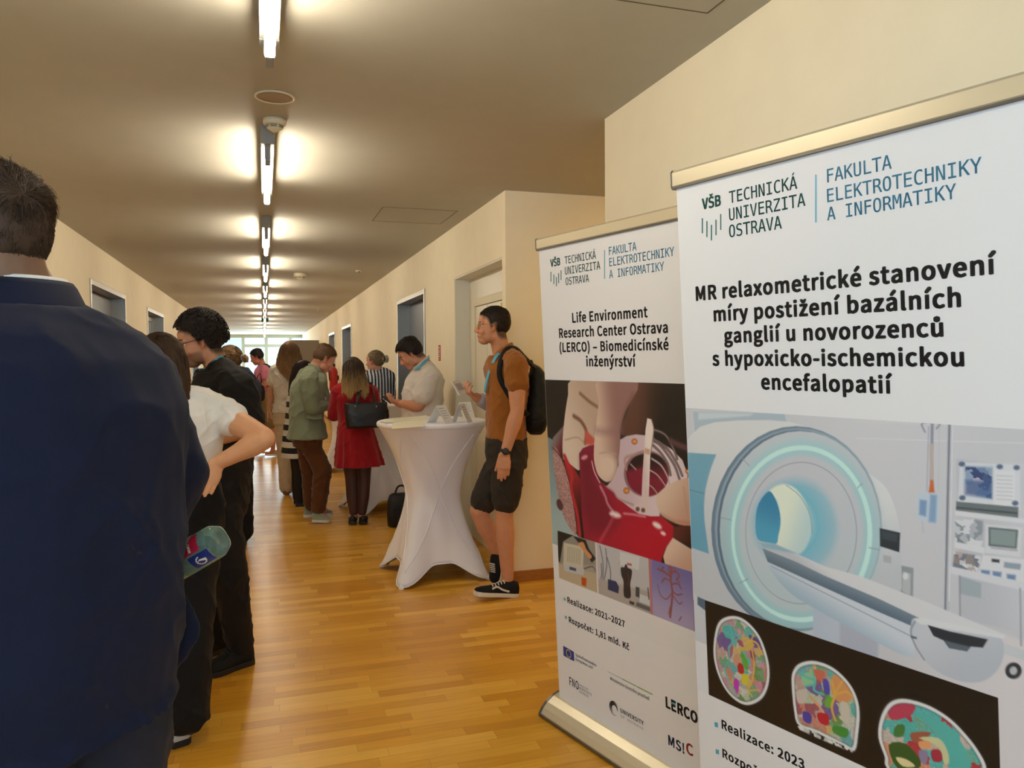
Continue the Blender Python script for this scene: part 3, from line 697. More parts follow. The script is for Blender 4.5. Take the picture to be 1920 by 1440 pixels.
# cabinets and pole of the equipment at the right
A.poly([(1490,105),(1525,105),(1500,1180),(1470,1170)], (196,198,208), soft=3); A.stroke([(1502,110),(1478,1165)], 7, (120,124,138)); A.stroke([(1520,110),(1500,1100)], 4, (232,234,240))
A.poly([(1540,300),(2000,330),(2000,1300),(1560,1200)], ('lin', (1560,700), (196,198,208), (1950,700), (212,212,220)), soft=5)
A.stroke([(1345,110),(1365,150),(1350,100),(1445,100),(1430,130)], 7, (150,155,170)); A.stroke([(1405,105),(1400,420)], 13, (150,156,172)); A.stroke([(1400,225),(1405,480)], 16, (196,182,178)); A.poly([(1395,420),(1410,420),(1418,490),(1385,490)], (206,110,70), soft=3)
A.stroke([(1385,120),(1375,480)], 4, (170,175,190)); A.stroke([(1445,120),(1440,480)], 3, (200,200,210))
A.poly([(1325,490),(1450,500),(1440,670),(1320,640)], (200,214,228), soft=3); A.poly([(1335,530),(1375,535),(1370,625),(1332,615)], (130,160,200), soft=5); A.poly([(1395,500),(1432,505),(1425,660),(1385,655)], (140,170,205), soft=6); A.stroke([(1350,655),(1355,715)], 5, (190,195,210))
A.poly([(1560,320),(1900,335),(1900,590),(1550,560)], (222,224,232), soft=3); A.poly([(1580,335),(1750,340),(1745,530),(1580,510)], (196,205,218), soft=2)
A.poly([(1592,345),(1742,350),(1738,522),(1592,500)], ('cells', [(74,96,140), (120,140,176), (60,80,128), (206,190,206), (150,168,196), (90,118,160)], 26, 4), soft=3); A.poly([(1592,420),(1740,426),(1738,522),(1592,500)], (70,100,150), soft=8, alpha=.75)
A.poly([(1756,365),(1872,370),(1868,570),(1750,558)], (230,230,236), soft=2)
for k in range(7): A.stroke([(1768,395+k*22),(1855,400+k*22)], 3, (196,198,206), sp=1)
for q in ((1572,330), (1785,345), (1880,350), (1575,520), (1872,550)): A.ellipse(q, 18, 14, (96,112,140), soft=3)
A.poly([(1540,540),(1890,572),(1888,632),(1538,590)], (112,122,128), soft=2); A.stroke([(1545,575),(1880,606)], 6, (70,78,84), sp=1); A.poly([(1535,592),(1930,640),(1930,665),(1535,620)], (226,226,232), soft=2)
A.poly([(1535,620),(1690,650),(1690,810),(1535,780)], ('cells', [(206,208,216), (150,158,168), (186,190,200), (224,224,230), (130,138,150)], 24, 8), soft=4); A.poly([(1530,765),(1700,800),(1700,835),(1530,800)], (226,226,232), soft=2)
A.poly([(1705,668),(1912,688),(1900,852),(1700,830)], (222,222,228), soft=3); A.poly([(1722,684),(1888,700),(1880,806),(1722,790)], (96,110,116), soft=2); A.poly([(1732,694),(1878,708),(1872,796),(1732,780)], (142,158,160), soft=3)
A.stroke([(1740,800),(1880,815)], 8, (180,182,192), sp=1)
A.poly([(1530,820),(1680,850),(1660,940),(1520,910)], ('cells', [(206,208,216), (120,130,146), (150,140,140), (224,224,230), (190,170,170)], 20, 11), soft=4)
A.poly([(1690,840),(1950,870),(1950,1010),(1660,960)], (226,226,232), soft=3); A.poly([(1740,862),(1785,868),(1782,885),(1740,880)], (60,64,72), soft=2); A.poly([(1810,880),(1905,892),(1900,925),(1808,912)], (150,165,180), soft=3)
for q in ((1705,942), (1770,950), (1850,966)): A.poly([(q[0]-25,q[1]-18),(q[0]+25,q[1]-12),(q[0]+22,q[1]+18),(q[0]-25,q[1]+12)], (112,140,180), soft=4)
A.poly([(1510,905),(1950,1000),(1950,1050),(1510,945)], (222,222,230), soft=3); A.poly([(1560,960),(1680,1000),(1680,1085),(1560,1060)], (168,180,190), soft=3)
A.stroke([(1560,960),(1562,1190)], 6, (150,152,164), sp=1); A.stroke([(1900,1030),(1905,1350)], 6, (160,162,174), sp=1)
A.poly([(1228,900),(1300,915),(1296,1110),(1222,1060)], (150,158,166), soft=3); A.poly([(1240,935),(1285,945),(1282,1070),(1236,1045)], (188,194,200), soft=3); A.ellipse((1255,960), 16, 20, (226,228,232), soft=3)
A.poly([(1780,1330),(1960,1390),(1960,1445),(1780,1390)], (206,210,216), soft=4); A.ellipse((1862,1492), 46, 46, (52,54,62), soft=3); A.ellipse((1862,1492), 22, 24, (190,192,200), soft=3)
# scanner body
A.poly([(1010,395),(1085,410),(1150,470),(1200,590),(1228,750),(1232,900),(1220,1065),(1080,1010),(1000,700)], ('lin', (1050,500), (226,228,232), (1200,1000), (200,204,212)), soft=2, sp=3)
A.poly([(20,210),(45,170),(100,120),(180,95),(320,84),(480,82),(600,92),(720,125),(700,700),(560,1260),(160,1180),(70,1060),(20,900)], ('lin', (350,90), (222,224,226), (200,1100), (196,200,208)), soft=2)
A.poly([(30,265),(190,276),(158,360),(130,470),(122,560),(126,660),(140,760),(150,835),(50,800),(30,500)], ('lin', (100,280), (120,170,194), (100,800), (104,164,192)), soft=1.5); A.stroke([(30,472),(125,497)], 3, (80,120,140), sp=1); A.stroke([(190,276),(158,360),(130,470),(122,560),(126,660),(150,835)], 4, (170,190,200))
A.poly([(85,1075),(130,1095),(130,1155),(85,1120)], (84,104,124), soft=2)
A.ellipse((640,695), 478, 578, (106,130,152), soft=2); A.ellipse((652,692), 470, 566, (150,170,186), soft=6); A.ellipse((648,700), 452, 562, (92,114,136), soft=2)
A.ellipse((662,700), 452, 556, ('lin', (660,150), (206,208,216), (500,1250), (160,190,200)), soft=2)
A.ellipse((669,722), 420, 525, (178,208,214), soft=60, alpha=.75)
A.stroke([(669+386*math.cos(t), 722+484*math.sin(t)) for t in np.linspace(.0, 2*PI, 60)], 60, (150,214,222), soft=26, alpha=.6, sp=1)
A.stroke([(669+386*math.cos(t), 722+484*math.sin(t)) for t in np.linspace(.0, 2*PI, 60)], 23, (208,242,238), soft=3, sp=1)
A.ellipse((669,722), 350, 440, ('lin', (600,300), (204,206,216), (650,1150), (190,206,214)), soft=14)
A.stroke([(668+312*math.cos(t), 718+398*math.sin(t)) for t in np.linspace(.0, 2*PI, 60)], 4, (150,160,172), sp=1)
for a, b_ in (((330,290),(375,340)), ((215,632),(275,645)), ((320,1000),(370,975)), ((1050,800),(1105,812)), ((985,465),(1010,440))): A.stroke([a, b_], 4, (150,162,176), sp=1)
A.ellipse((640,690), 250, 270, ('rad', (600,640), (900,690), [(0, (232,240,222)), (.3, (190,224,226)), (.55, (124,190,214)), (.85, (160,196,212)), (1, (202,206,216))]), soft=30)
A.poly([(560,442),(640,470),(700,560),(728,680),(700,790),(640,840),(520,785),(548,700),(552,610),(530,530),(485,485)], ('lin', (560,600), (236,242,224), (725,700), (196,220,224)), soft=6, sp=3); A.stroke([(585,450),(660,510),(715,610),(730,720)], 4, (140,170,180))
A.poly([(485,483),(520,520),(545,590),(552,660),(540,730),(522,782),(425,752),(412,640),(430,550)], ('lin', (500,520), (58,134,178), (470,760), (84,166,200)), soft=2, sp=3)
# patient table
A.poly([(735,1110),(1120,1330),(1110,1480),(735,1310)], ('lin', (740,1200), (186,198,216), (1100,1350), (206,208,218)), soft=2)
A.poly([(885,1190),(1105,1290),(1100,1440),(885,1360)], (178,184,202), soft=8)
A.poly([(490,880),(800,1020),(1310,1240),(1290,1290),(1300,1420),(1100,1335),(730,1135),(600,1050),(520,960)], ('lin', (800,1020), (212,218,230), (760,1160), (166,190,208)), soft=2, sp=2)
A.stroke([(500,905),(800,1055),(1290,1300)], 5, (150,166,184))
A.poly([(420,760),(520,778),(640,832),(800,905),(1000,960),(1330,1088),(1810,1288),(1818,1305),(1760,1308),(1340,1204),(1000,1068),(700,930),(450,808)], ('lin', (800,900), (222,222,228), (760,980), (196,200,210)), soft=2)
A.poly([(430,770),(520,780),(640,832),(560,820),(455,800)], (150,186,204), soft=6)
A.poly([(450,803),(640,880),(800,958),(1100,1085),(1330,1195),(1300,1245),(1100,1160),(800,1025),(480,880)], ('lin', (700,900), (126,144,160), (690,990), (92,112,132)), soft=2)
A.frame(3, 1280, 1120)
A.poly([(1290,130),(1340,118),(1500,165),(1760,222),(1800,240),(1808,320),(1775,405),(1700,468),(1600,478),(1500,450),(1400,392),(1325,300),(1290,220)], ('lin', (1400,150), (206,208,218), (1600,470), (188,194,206)), soft=2, sp=3)
A.stroke([(1310,130),(1285,190),(1310,270),(1360,350)], 8, (150,160,174)); A.poly([(1300,125),(1345,112),(1815,214),(1800,232),(1340,150)], (226,227,232), soft=2)
A.poly([(1380,155),(1500,190),(1718,236),(1690,282),(1622,276),(1600,302),(1500,284),(1470,242),(1412,216)], (44,52,62), soft=2); A.poly([(1470,240),(1620,278),(1600,302),(1500,284)], (92,102,114), soft=3)
A.poly([(1285,215),(1318,222),(1318,234),(1285,228)], (86,100,120), soft=1)
A.frame(3, 1280, 760)
A.poly([(1110,690),(1225,716),(1220,826),(1112,792)], (48,58,68), soft=2); A.poly([(1122,706),(1210,726),(1208,770),(1122,750)], (66,78,88), soft=4); A.poly([(1130,840),(1175,850),(1175,890),(1130,880)], (180,184,192), soft=3)
# black strip with three coloured head sections, then the white field below
uL, vT = pl1.uv(1321.7, 1122); uR, vT2 = pl1.uv(1873, 1311.7); vB = pl1.uv(1327.7, 1301.7)[1]; vT = (vT+vT2)/2
rows = cv.V < vB; cv.C[rows] = (232, 230, 232)
sel = np.outer((cv.V <= vT) & (cv.V >= vB), (cv.U >= uL) & (cv.U <= uR)); cv.C[sel] = (24, 19, 18)
left = np.outer(cv.V <= vT-.12, cv.U < uL); cv.C[left] = (228, 228, 232)
A.frame(3, 1280, 1120)
PAL = [(104,176,166), (190,160,150), (120,160,126), (204,172,110), (160,90,100), (120,96,150), (196,140,160), (112,146,84), (190,186,176), (170,166,160), (110,170,176), (196,136,116), (176,190,164), (200,196,186)]
def section(pts, palette, cell, seed, blobs):
    A.poly(pts, (60,56,54), soft=2, sp=4); A.poly(pts, ('cells', palette, cell, seed), soft=2, sp=4, speck=.08)
    for b_ in blobs: A.poly(*b_, soft=2, sp=3)
    A.stroke(pts, 26, (92,84,82), soft=6, alpha=.55, closed=True, sp=4); A.stroke(pts, 15, (228,228,230), soft=2.5, closed=True, sp=4)
section([(182,330),(186,230),(208,150),(252,118),(312,116),(370,150),(428,220),(464,310),(482,400),(476,490),(440,562),(372,596),(310,578),(250,520),(205,430)], PAL, 42, 2,
    [([(255,280),(285,275),(280,330),(258,340)], (170,110,120)), ([(320,290),(350,280),(400,240),(415,255),(372,300)], (206,176,80)), ([(330,300),(365,360),(370,410),(345,390)], (96,170,60)), ([(312,370),(340,380),(345,430),(315,420)], (190,40,40)), ([(285,340),(310,310),(325,350),(300,390)], (206,150,120)), ([(290,460),(318,470),(312,540),(292,520)], (196,60,180)), ([(335,430),(370,440),(365,490),(335,480)], (214,196,60)), ([(372,210),(430,240),(440,290),(400,260)], (90,70,150)), ([(230,160),(290,170),(280,230),(240,220)], (84,172,168)), ([(380,300),(405,310),(410,360),(388,340)], (150,70,90))])
for p, w_, c_ in (([(262,150),(278,200),(285,245),(262,280)], 11, (96,186,178)), ([(225,190),(262,205),(285,240)], 8, (96,186,178)), ([(285,245),(318,230),(330,200)], 8, (96,186,178)), ([(262,290),(262,350),(240,400),(262,470),(300,530)], 9, (96,180,176)), ([(215,360),(250,380)], 7, (110,170,140)), ([(345,262),(385,245),(420,260),(440,300)], 12, (222,176,84)), ([(385,245),(400,210)], 9, (222,176,84)), ([(392,300),(404,380),(392,470),(372,520),(392,555)], 9, (222,176,84)), ([(375,525),(430,520)], 7, (222,176,84)), ([(330,330),(360,380)], 12, (104,170,66))):
    A.stroke(p, w_, c_, soft=3)
section([(622,490),(628,425),(662,382),(732,366),(812,386),(880,430),(942,500),(978,580),(988,660),(980,760),(962,852),(900,826),(760,756),(660,716),(636,640)], PAL, 46, 7,
    [([(670,440),(740,420),(750,480),(690,500)], (150,196,150)), ([(735,405),(800,420),(780,470),(750,450)], (206,110,90)), ([(790,460),(820,470),(830,540),(800,540)], (86,76,170)), ([(850,430),(940,500),(960,560),(900,600),(840,540)], (214,150,100)), ([(820,560),(850,570),(835,620),(800,610)], (110,170,60)), ([(760,650),(820,660),(820,720),(770,700)], (190,40,50)), ([(680,640),(725,660),(720,710),(680,690)], (80,70,160)), ([(850,720),(930,740),(920,790),(850,760)], (70,140,60)), ([(890,590),(930,600),(940,680),(900,690)], (206,196,180)), ([(640,530),(700,520),(690,590),(650,590)], (204,190,180))])
for p, w_, c_ in (([(655,420),(700,450),(745,470),(740,520),(790,545)], 12, (96,186,178)), ([(730,395),(745,470)], 9, (96,186,178)), ([(690,500),(740,490)], 9, (96,186,178)), ([(840,470),(855,550),(840,620),(860,690)], 12, (222,170,80)), ([(855,550),(920,530),(960,560)], 9, (222,170,80)), ([(855,545),(900,470)], 8, (222,170,80)), ([(720,560),(760,600),(790,640)], 14, (220,160,120))):
    A.stroke(p, w_, c_, soft=3)
A.poly([(640,712),(960,858),(955,872),(780,800),(660,745)], ('cells', [(200,198,196), (70,68,66), (230,228,226), (40,38,36)], 14, 3), soft=3)
section([(1112,790),(1122,690),(1162,612),(1222,582),(1302,590),(1402,626),(1502,690),(1582,770),(1652,860),(1700,960),(1700,1100),(1300,1100),(1160,960),(1148,900)], [(84,176,170), (84,176,170), (90,180,178), (180,60,70), (206,180,160), (200,186,176), (110,170,150), (214,150,120)], 52, 12,
    [([(1160,610),(1300,600),(1290,660),(1180,690)], (186,66,90)), ([(1300,640),(1500,720),(1600,880),(1620,960),(1500,960),(1420,760)], (88,180,174)), ([(1290,760),(1400,760),(1330,820),(1290,800)], (160,90,70)), ([(1330,790),(1440,790),(1490,860),(1500,930),(1470,930),(1440,840)], (206,206,160)), ([(1330,810),(1390,810),(1390,850),(1340,850)], (230,160,110)), ([(1400,860),(1450,860),(1460,920),(1410,920)], (170,50,70)), ([(1160,830),(1250,820),(1330,900),(1330,960),(1210,960)], (60,90,40)), ([(1200,900),(1260,910),(1310,950),(1240,950)], (230,214,160)), ([(1200,720),(1250,720),(1240,780),(1190,780)], (70,120,60)), ([(1330,860),(1380,870),(1370,940),(1340,920)], (140,130,160))])
cv.C[rows] = np.where((cv.U > uL-.0)[None, :, None] & True, cv.C[rows], cv.C[rows])
cv.C[cv.V < vB] = (233, 231, 233)
cv.build('printed_picture', panel1, o1, .0010)

# ---- farther banner
pl2 = Plane(1.168, 3.007, -1.3132, .0396, -.0135)
b2, o2, panel2 = banner(pl2, 'farther white roll-up banner with a photo of gloved fingers on red tissue', .90, 1.977, -.005)
logo_block(pl2, panel2, o2, [('VŠB', (1032.6,500), (1051,497), .03, 1.05), ('TECHNICKÁ', (1059.5,495), (1118,484.6), .006, 1.1), ('UNIVERZITA', (1060,515), (1126,504.4), .006, 1.1), ('OSTRAVA', (1061.4,535), (1105,528), .006, 1.1),
    ('FAKULTA', (1142.3,478.7), (1194,469), .006, 1.1), ('ELEKTROTECHNIKY', (1143,500), (1265,479), .006, 1.1), ('A INFORMATIKY', (1143,522), (1246,506.7), .006, 1.1)],
    [(1000+x/4.237, 380+a/4.237, 380+b/4.237, .75) for x, a, b in ((142,550,628), (165,570,648), (185,590,665), (203,560,640), (222,538,615))], (1134, 469, 523, .9))
T2 = [('Life Environment', (1073.6,605.4), (1215,593.6)), ('Research Center Ostrava', (1049,633.7), (1253,623)), ('(LERCO) – Biomedicínské', (1050,661), (1254.4,654)), ('inženýrství', (1100,687), (1193,686))]
printed('lettering', [('black', lambda g, l=l: line_text(pl2, g, *l, D1, False, .0145, 1.03)) for l in T2], pl2, panel2, o2, 'bold title')
Z8 = lambda x, y: (1000+x/3.6, 1040+y/3.6)
printed('lettering', [('black', lambda g: line_text(pl2, g, 'Realizace: 2021–2027', Z8(232,322), Z8(620,490), D1, False, .014, 1.0))], pl2, panel2, o2, 'upper bulleted line')
printed('lettering', [('black', lambda g: line_text(pl2, g, 'Rozpočet: 1,81 mld. Kč', Z8(242,452), Z8(650,648), D1, False, .014, 1.0))], pl2, panel2, o2, 'lower bulleted line')
for q in [[Z8(206,288), Z8(219,293), Z8(220,312), Z8(207,306)], [Z8(214,410), Z8(227,416), Z8(228,435), Z8(216,430)]]: printed('bullet', bullets(pl2, [q]), pl2, panel2, o2)
def disc(pl, g, c, r, d, n=10, star=False):
    u, v = pl.uv(*c); P = []
    for k in range(n):
        a = PI/2+2*PI*k/n; rr = r*(.45 if star and k % 2 else 1); P.append(pl.P(u+rr*math.cos(a), v+rr*math.sin(a), d))
    g.add(P, [tuple(range(n))])
def eu(g):
    a = pl2.uv(*Z8(240,667))
    for k in range(12):
        t = 2*PI*k/12; u, v = a[0]+.0155*math.cos(t), a[1]+.0155*math.sin(t)
        g.add([pl2.P(u+(.0042 if q % 2 == 0 else .0018)*math.cos(PI/2+q*PI/5), v+(.0042 if q % 2 == 0 else .0018)*math.sin(PI/2+q*PI/5), D1+.0003) for q in range(10)], [tuple(range(10))])
printed('emblem', [('euflag', lambda g: flat_poly(pl2, g, [Z8(203,614), Z8(275,655), Z8(278,720), Z8(205,680)], D1)), ('gold', eu),
    ('navy', lambda g: line_text(pl2, g, 'Spolufinancováno', Z8(287,685), Z8(428,752), D1, False, .01)), ('navy', lambda g: line_text(pl2, g, 'Evropskou unií', Z8(288,712), Z8(404,772), D1, False, .01))], pl2, panel2, o2, 'blue flag emblem with a ring of yellow stars')
printed('logo', [('navy', lambda g: line_text(pl2, g, 'FNO', Z8(246,880), Z8(308,910), D1, False, .008, 1.5)),
    ('navy', lambda g: line_text(pl2, g, 'FAKULTNÍ', Z8(310,886), Z8(372,915), D1)), ('navy', lambda g: line_text(pl2, g, 'NEMOCNICE', Z8(310,908), Z8(396,950), D1)), ('navy', lambda g: line_text(pl2, g, 'OSTRAVA', Z8(312,932), Z8(374,962), D1))], pl2, panel2, o2, 'dark blue hospital logo')
def seg(a, b_, w): return [(a[0], a[1]-w), (b_[0], b_[1]-w), (b_[0], b_[1]+w), (a[0], a[1]+w)]
printed('logo', [('grey', lambda g: flat_poly(pl2, g, seg(Z8(502,787), Z8(598,836), .35), D1)), ('green', lambda g: flat_poly(pl2, g, seg(Z8(600,838), Z8(697,888), .8), D1)), ('green', lambda g: flat_poly(pl2, g, seg(Z8(701,890), Z8(806,944), 1.0), D1)),
    ('black', lambda g: line_text(pl2, g, 'Ministerstvo životního prostředí', Z8(522,848), Z8(786,980), D1, False, .008, 1.25))], pl2, panel2, o2, 'ministry name under a green rule')
def swirl(g):
    a = pl2.uv(*Z8(548,1038))
    for r, w, a0, a1 in ((.018, .0055, -.3, 4.6), (.026, .0032, .6, 5.4)):
        n = 26; P = []
        for k in range(n+1):
            t = a0+(a1-a0)*k/n; ww = w*math.sin(PI*min(1, (k+1)/n)); P.append((r+ww, r-ww, t))
        for k in range(n):
            q = []
            for (ro, ri, t), pick in ((P[k], 0), (P[k], 1), (P[k+1], 1), (P[k+1], 0)):
                rr = ri if pick else ro; q.append(pl2.P(a[0]+rr*math.cos(t), a[1]+rr*math.sin(t), D1))
            g.add(q, [(0,1,2,3)])
printed('logo', [('black', swirl), ('black', lambda g: line_text(pl2, g, 'UNIVERSITY', Z8(590,1070), Z8(746,1144), D1, False, .012, 1.0)), ('grey', lambda g: line_text(pl2, g, 'OF OSTRAVA', Z8(592,1101), Z8(746,1179), D1, True, 0, .62))], pl2, panel2, o2, 'university logo with a dark swirl')
printed('logo', [('black', lambda g: line_text(pl2, g, 'LERCO', Z8(896,1036), Z8(1112,1130), D1, False, .02, 1.1)), ('aqua', lambda g: flat_poly(pl2, g, seg(Z8(931,998), Z8(962,1010), 1.5), D1+.0003))], pl2, panel2, o2, 'black logo with one aqua stroke')
printed('logo', [('navy', lambda g: line_text(pl2, g, 'MS!', Z8(914,1288), Z8(1022,1335), D1, False, .012, 1.05)), ('red', lambda g: line_text(pl2, g, 'C', Z8(1035,1340), Z8(1082,1358), D1, False, .012, .95))], pl2, panel2, o2, 'navy and red logo')

cv = Canvas(pl2, 0.001, .899, .50, 1.4205, .0024); A = cv
cv.C[:] = (234, 234, 237); A.frame(4, 1000, 700)
A.poly([(60,30),(1400,60),(1400,2000),(60,2000)], (30,28,28))
A.poly([(100,470),(150,500),(190,860),(300,1180),(345,1225),(345,1300),(100,1290)], ('lin', (130,520), (120,140,146), (200,1200), (166,190,194)), soft=4)
A.poly([(740,60),(1010,60),(975,230),(930,350),(840,450),(680,470),(665,400),(720,250)], ('lin', (760,200), (96,64,54), (980,260), (40,30,28)), soft=8, sp=3)
A.poly([(150,480),(240,380),(240,520),(200,640),(130,560)], ('lin', (160,480), (130,120,124), (220,560), (110,40,50)), soft=5)
A.poly([(285,50),(262,160),(240,300),(222,480),(222,620),(240,660),(300,700),(360,720),(460,560),(520,400),(520,50)], ('lin', (230,500), (224,206,190), (500,300), (190,164,146)), soft=3, sp=3)
A.stroke([(352,150),(420,210),(480,250)], 20, (126,92,76), soft=10); A.stroke([(305,320),(360,360),(400,440),(390,520)], 26, (120,76,60), soft=12); A.poly([(390,420),(470,500),(450,540),(390,530)], (200,90,80), soft=10)
A.stroke([(240,500),(330,480),(380,520)], 8, (180,150,132), soft=6)
A.poly([(230,640),(300,700),(360,800),(360,1230),(300,1000),(250,760)], ('lin', (240,700), (170,40,50), (350,1100), (60,20,26)), soft=4)
A.poly([(146,590),(165,552),(215,640),(262,780),(296,930),(318,1080),(322,1215),(270,1150),(220,1050),(186,900),(160,740)], (172,136,134), soft=3, sp=3, speck=.35)
A.stroke([(150,560),(215,640),(265,790),(300,950),(335,1210)], 12, (96,40,46), soft=4); A.stroke([(235,620),(290,760),(285,860),(330,1050),(350,1215)], 34, (188,44,56), soft=8); A.ellipse((200,985), 22, 44, (90,56,60), soft=5, rot=-.3)
A.poly([(345,600),(372,562),(420,542),(470,534),(470,700),(500,800),(570,860),(690,970),(840,1060),(960,1075),(1060,1150),(1060,1235),(1000,1300),(970,1370),(960,1430),(700,1400),(500,1330),(385,1250),(365,1080),(356,850)], ('lin', (400,650), (136,34,62), (900,1330), (186,22,52)), soft=3)
A.poly([(360,640),(420,620),(460,800),(560,960),(640,1100),(560,1200),(430,1180),(375,1000)], (112,24,46), soft=50, alpha=.7)
A.stroke([(440,660),(460,740),(500,820)], 9, (240,220,224), soft=4); A.stroke([(505,850),(540,920),(560,980),(600,1040)], 18, (232,180,190), soft=10, alpha=.8); A.ellipse((615,1060), 46, 22, (248,228,228), soft=12, rot=.3); A.stroke([(600,1080),(560,1160),(500,1260)], 20, (206,90,110), soft=14, alpha=.7)
A.stroke([(680,1050),(760,1060),(840,1075)], 12, (236,190,198), soft=8, alpha=.8); A.ellipse((930,1140), 40, 20, (250,232,230), soft=10, rot=.6); A.ellipse((975,1200), 22, 14, (248,220,220), soft=8, rot=.6); A.ellipse((385,630), 26, 16, (220,150,160), soft=8, rot=-.5)
A.poly([(640,505),(700,470),(770,458),(850,465),(930,500),(1040,570),(1120,650),(1160,760),(1150,850),(1040,900),(960,960),(950,1072),(880,1072),(790,1052),(715,1000),(640,940),(605,888),(550,848),(600,790),(640,690)], ('lin', (640,600), (206,184,196), (1050,800), (234,216,224)), soft=3)
A.stroke([(550,848),(605,888),(640,940),(750,985)], 14, (180,150,150), soft=6)
A.ellipse((850,752), 170, 175, (150,112,120), soft=4); A.ellipse((858,756), 158, 164, ('lin', (800,640), (34,24,28), (830,820), (128,34,58)), soft=5); A.stroke([(700,720),(690,640),(760,610),(850,585)], 18, (178,146,142), soft=8)
A.poly([(700,740),(820,700),(830,860),(740,830)], (132,30,58), soft=16); A.stroke([(730,680),(770,720)], 8, (200,190,190), soft=5)
A.stroke([(862,720),(930,760),(990,840)], 9, (196,180,180), soft=3); A.stroke([(862,830),(900,860),(930,900)], 9, (190,170,170), soft=3); A.stroke([(890,640),(960,690),(1010,780),(1020,830)], 12, (200,186,190), soft=4)
for p in ([(900,420),(990,460),(1050,560),(1080,640)], [(890,500),(1000,560),(1080,680),(1118,765)], [(900,540),(960,600),(1010,680),(1030,760)], [(905,490),(980,570),(1060,690),(1098,795)]):
    A.stroke(p, 18, (72,60,64), soft=4); A.stroke(p, 8, (150,134,138), soft=4)
A.stroke([(1030,505),(1100,540),(1180,570)], 36, (96,66,72), soft=10)
A.poly([(856,336),(890,346),(905,420),(880,600),(866,980),(850,1048),(800,1045),(758,1015),(765,985),(812,968),(820,760),(842,430)], ('lin', (820,700), (226,204,204), (885,700), (246,232,228)), soft=2); A.poly([(838,560),(876,570),(872,610),(834,600)], (206,170,150), soft=6); A.stroke([(888,350),(905,430),(882,600)], 8, (150,124,124), soft=4)
for c, r in (((760,511), 20), ((700,880), 21), ((1158,735), 14)): A.ellipse(c, r+3, r+3, (150,90,60), soft=2); A.ellipse(c, r, r-2, (214,134,76), soft=2); A.ellipse((c[0]+2, c[1]), 7, 7, (240,180,120), soft=3)
for c in ((784,1018), (825,1026)): A.ellipse(c, 15, 17, (110,84,76), soft=4)
A.poly([(488,50),(492,200),(480,330),(462,480),(455,620),(466,700),(490,765),(530,805),(562,814),(600,790),(630,720),(650,560),(658,430),(690,290),(790,60)], ('lin', (470,500), (224,198,180), (670,480), (150,112,108)), soft=3, sp=3)
A.ellipse((556,700), 66, 92, (228,204,188), soft=30); A.stroke([(480,430),(560,440),(650,425)], 34, (150,112,116), soft=30, alpha=.7); A.stroke([(500,600),(560,590),(620,605)], 8, (196,160,148), soft=8); A.stroke([(660,440),(690,300),(750,160)], 26, (110,78,72), soft=20, alpha=.7)
A.poly([(1050,1150),(1190,1135),(1260,1140),(1260,1330),(1050,1235)], ('lin', (1080,1180), (96,44,42), (1180,1300), (50,26,26)), soft=6)
A.poly([(922,930),(960,880),(1030,830),(1110,795),(1300,790),(1300,1140),(1180,1142),(1100,1135),(1020,1100),(960,1060),(930,1000)], ('lin', (950,900), (228,204,186), (1150,1120), (206,166,146)), soft=3, sp=3); A.stroke([(1130,860),(1150,1000),(1160,1080)], 10, (196,160,140), soft=10); A.stroke([(960,1060),(1060,1110),(1180,1120)], 20, (196,130,110), soft=14, alpha=.7)
A.poly([(1048,1232),(1190,1320),(1300,1380),(1300,1700),(1050,1700),(975,1372),(1002,1300)], ('lin', (1050,1260), (230,204,188), (1150,1460), (206,170,152)), soft=4)
# lower strip of three small photographs
v_bot = pl2.uv(1048.6, 1084)[1]; v_bot = (v_bot+pl2.uv(1301, 1183)[1])/2; v_top = pl2.uv(1046.5, 995)[1]
v_main = pl2.uv(1036.5, 1019)[1]
us = [pl2.uv(1046.8, 1040)[0], pl2.uv(1117.6, 1060)[0], pl2.uv(1121, 1060)[0], pl2.uv(1218.4, 1100)[0], pl2.uv(1222.8, 1100)[0], pl2.uv(1300, 1130)[0]]
below = cv.V < v_main; cv.C[np.outer(below, cv.U < us[0])] = (234,234,237); cv.C[cv.V < v_bot] = (234,234,237)
strip = (cv.V <= v_top) & (cv.V >= v_bot); keep = cv.C.copy()
cv.C[np.outer(strip, (cv.U > us[1]) & (cv.U < us[2]))] = (226,214,216); cv.C[np.outer(strip, (cv.U > us[3]) & (cv.U < us[4]))] = (190,120,130)
for k, base in enumerate(((168,160,150), (196,196,202), (134,130,186))): cv.C[np.outer(strip, (cv.U >= us[2*k]) & (cv.U <= us[2*k+1]))] = base
inside = np.zeros(cv.C.shape[:2], bool)
for k in range(3): inside |= np.outer(strip, (cv.U >= us[2*k]) & (cv.U <= us[2*k+1]))
before = cv.C.copy()
A.poly([(185,1180),(470,1270),(470,1440),(185,1420)], (150,146,138), soft=3); A.poly([(185,1180),(300,1215),(225,1260),(200,1420),(185,1400)], (36,34,34), soft=4)
A.poly([(230,1270),(380,1300),(375,1440),(370,1500),(225,1470)], (206,200,180), soft=3)
for k in range(8): A.stroke([(262+k*13,1300+k*3),(258+k*13,1410+k*3)], 5, (140,136,112), sp=1, soft=2)
A.poly([(300,1220),(395,1250),(420,1320),(470,1390),(440,1420),(380,1320)], (40,40,44), soft=4); A.poly([(335,1280),(375,1265),(400,1320),(440,1370),(420,1390),(370,1320)], (214,150,100), soft=3, sp=3)
A.frame(3.6, 1000, 1040)
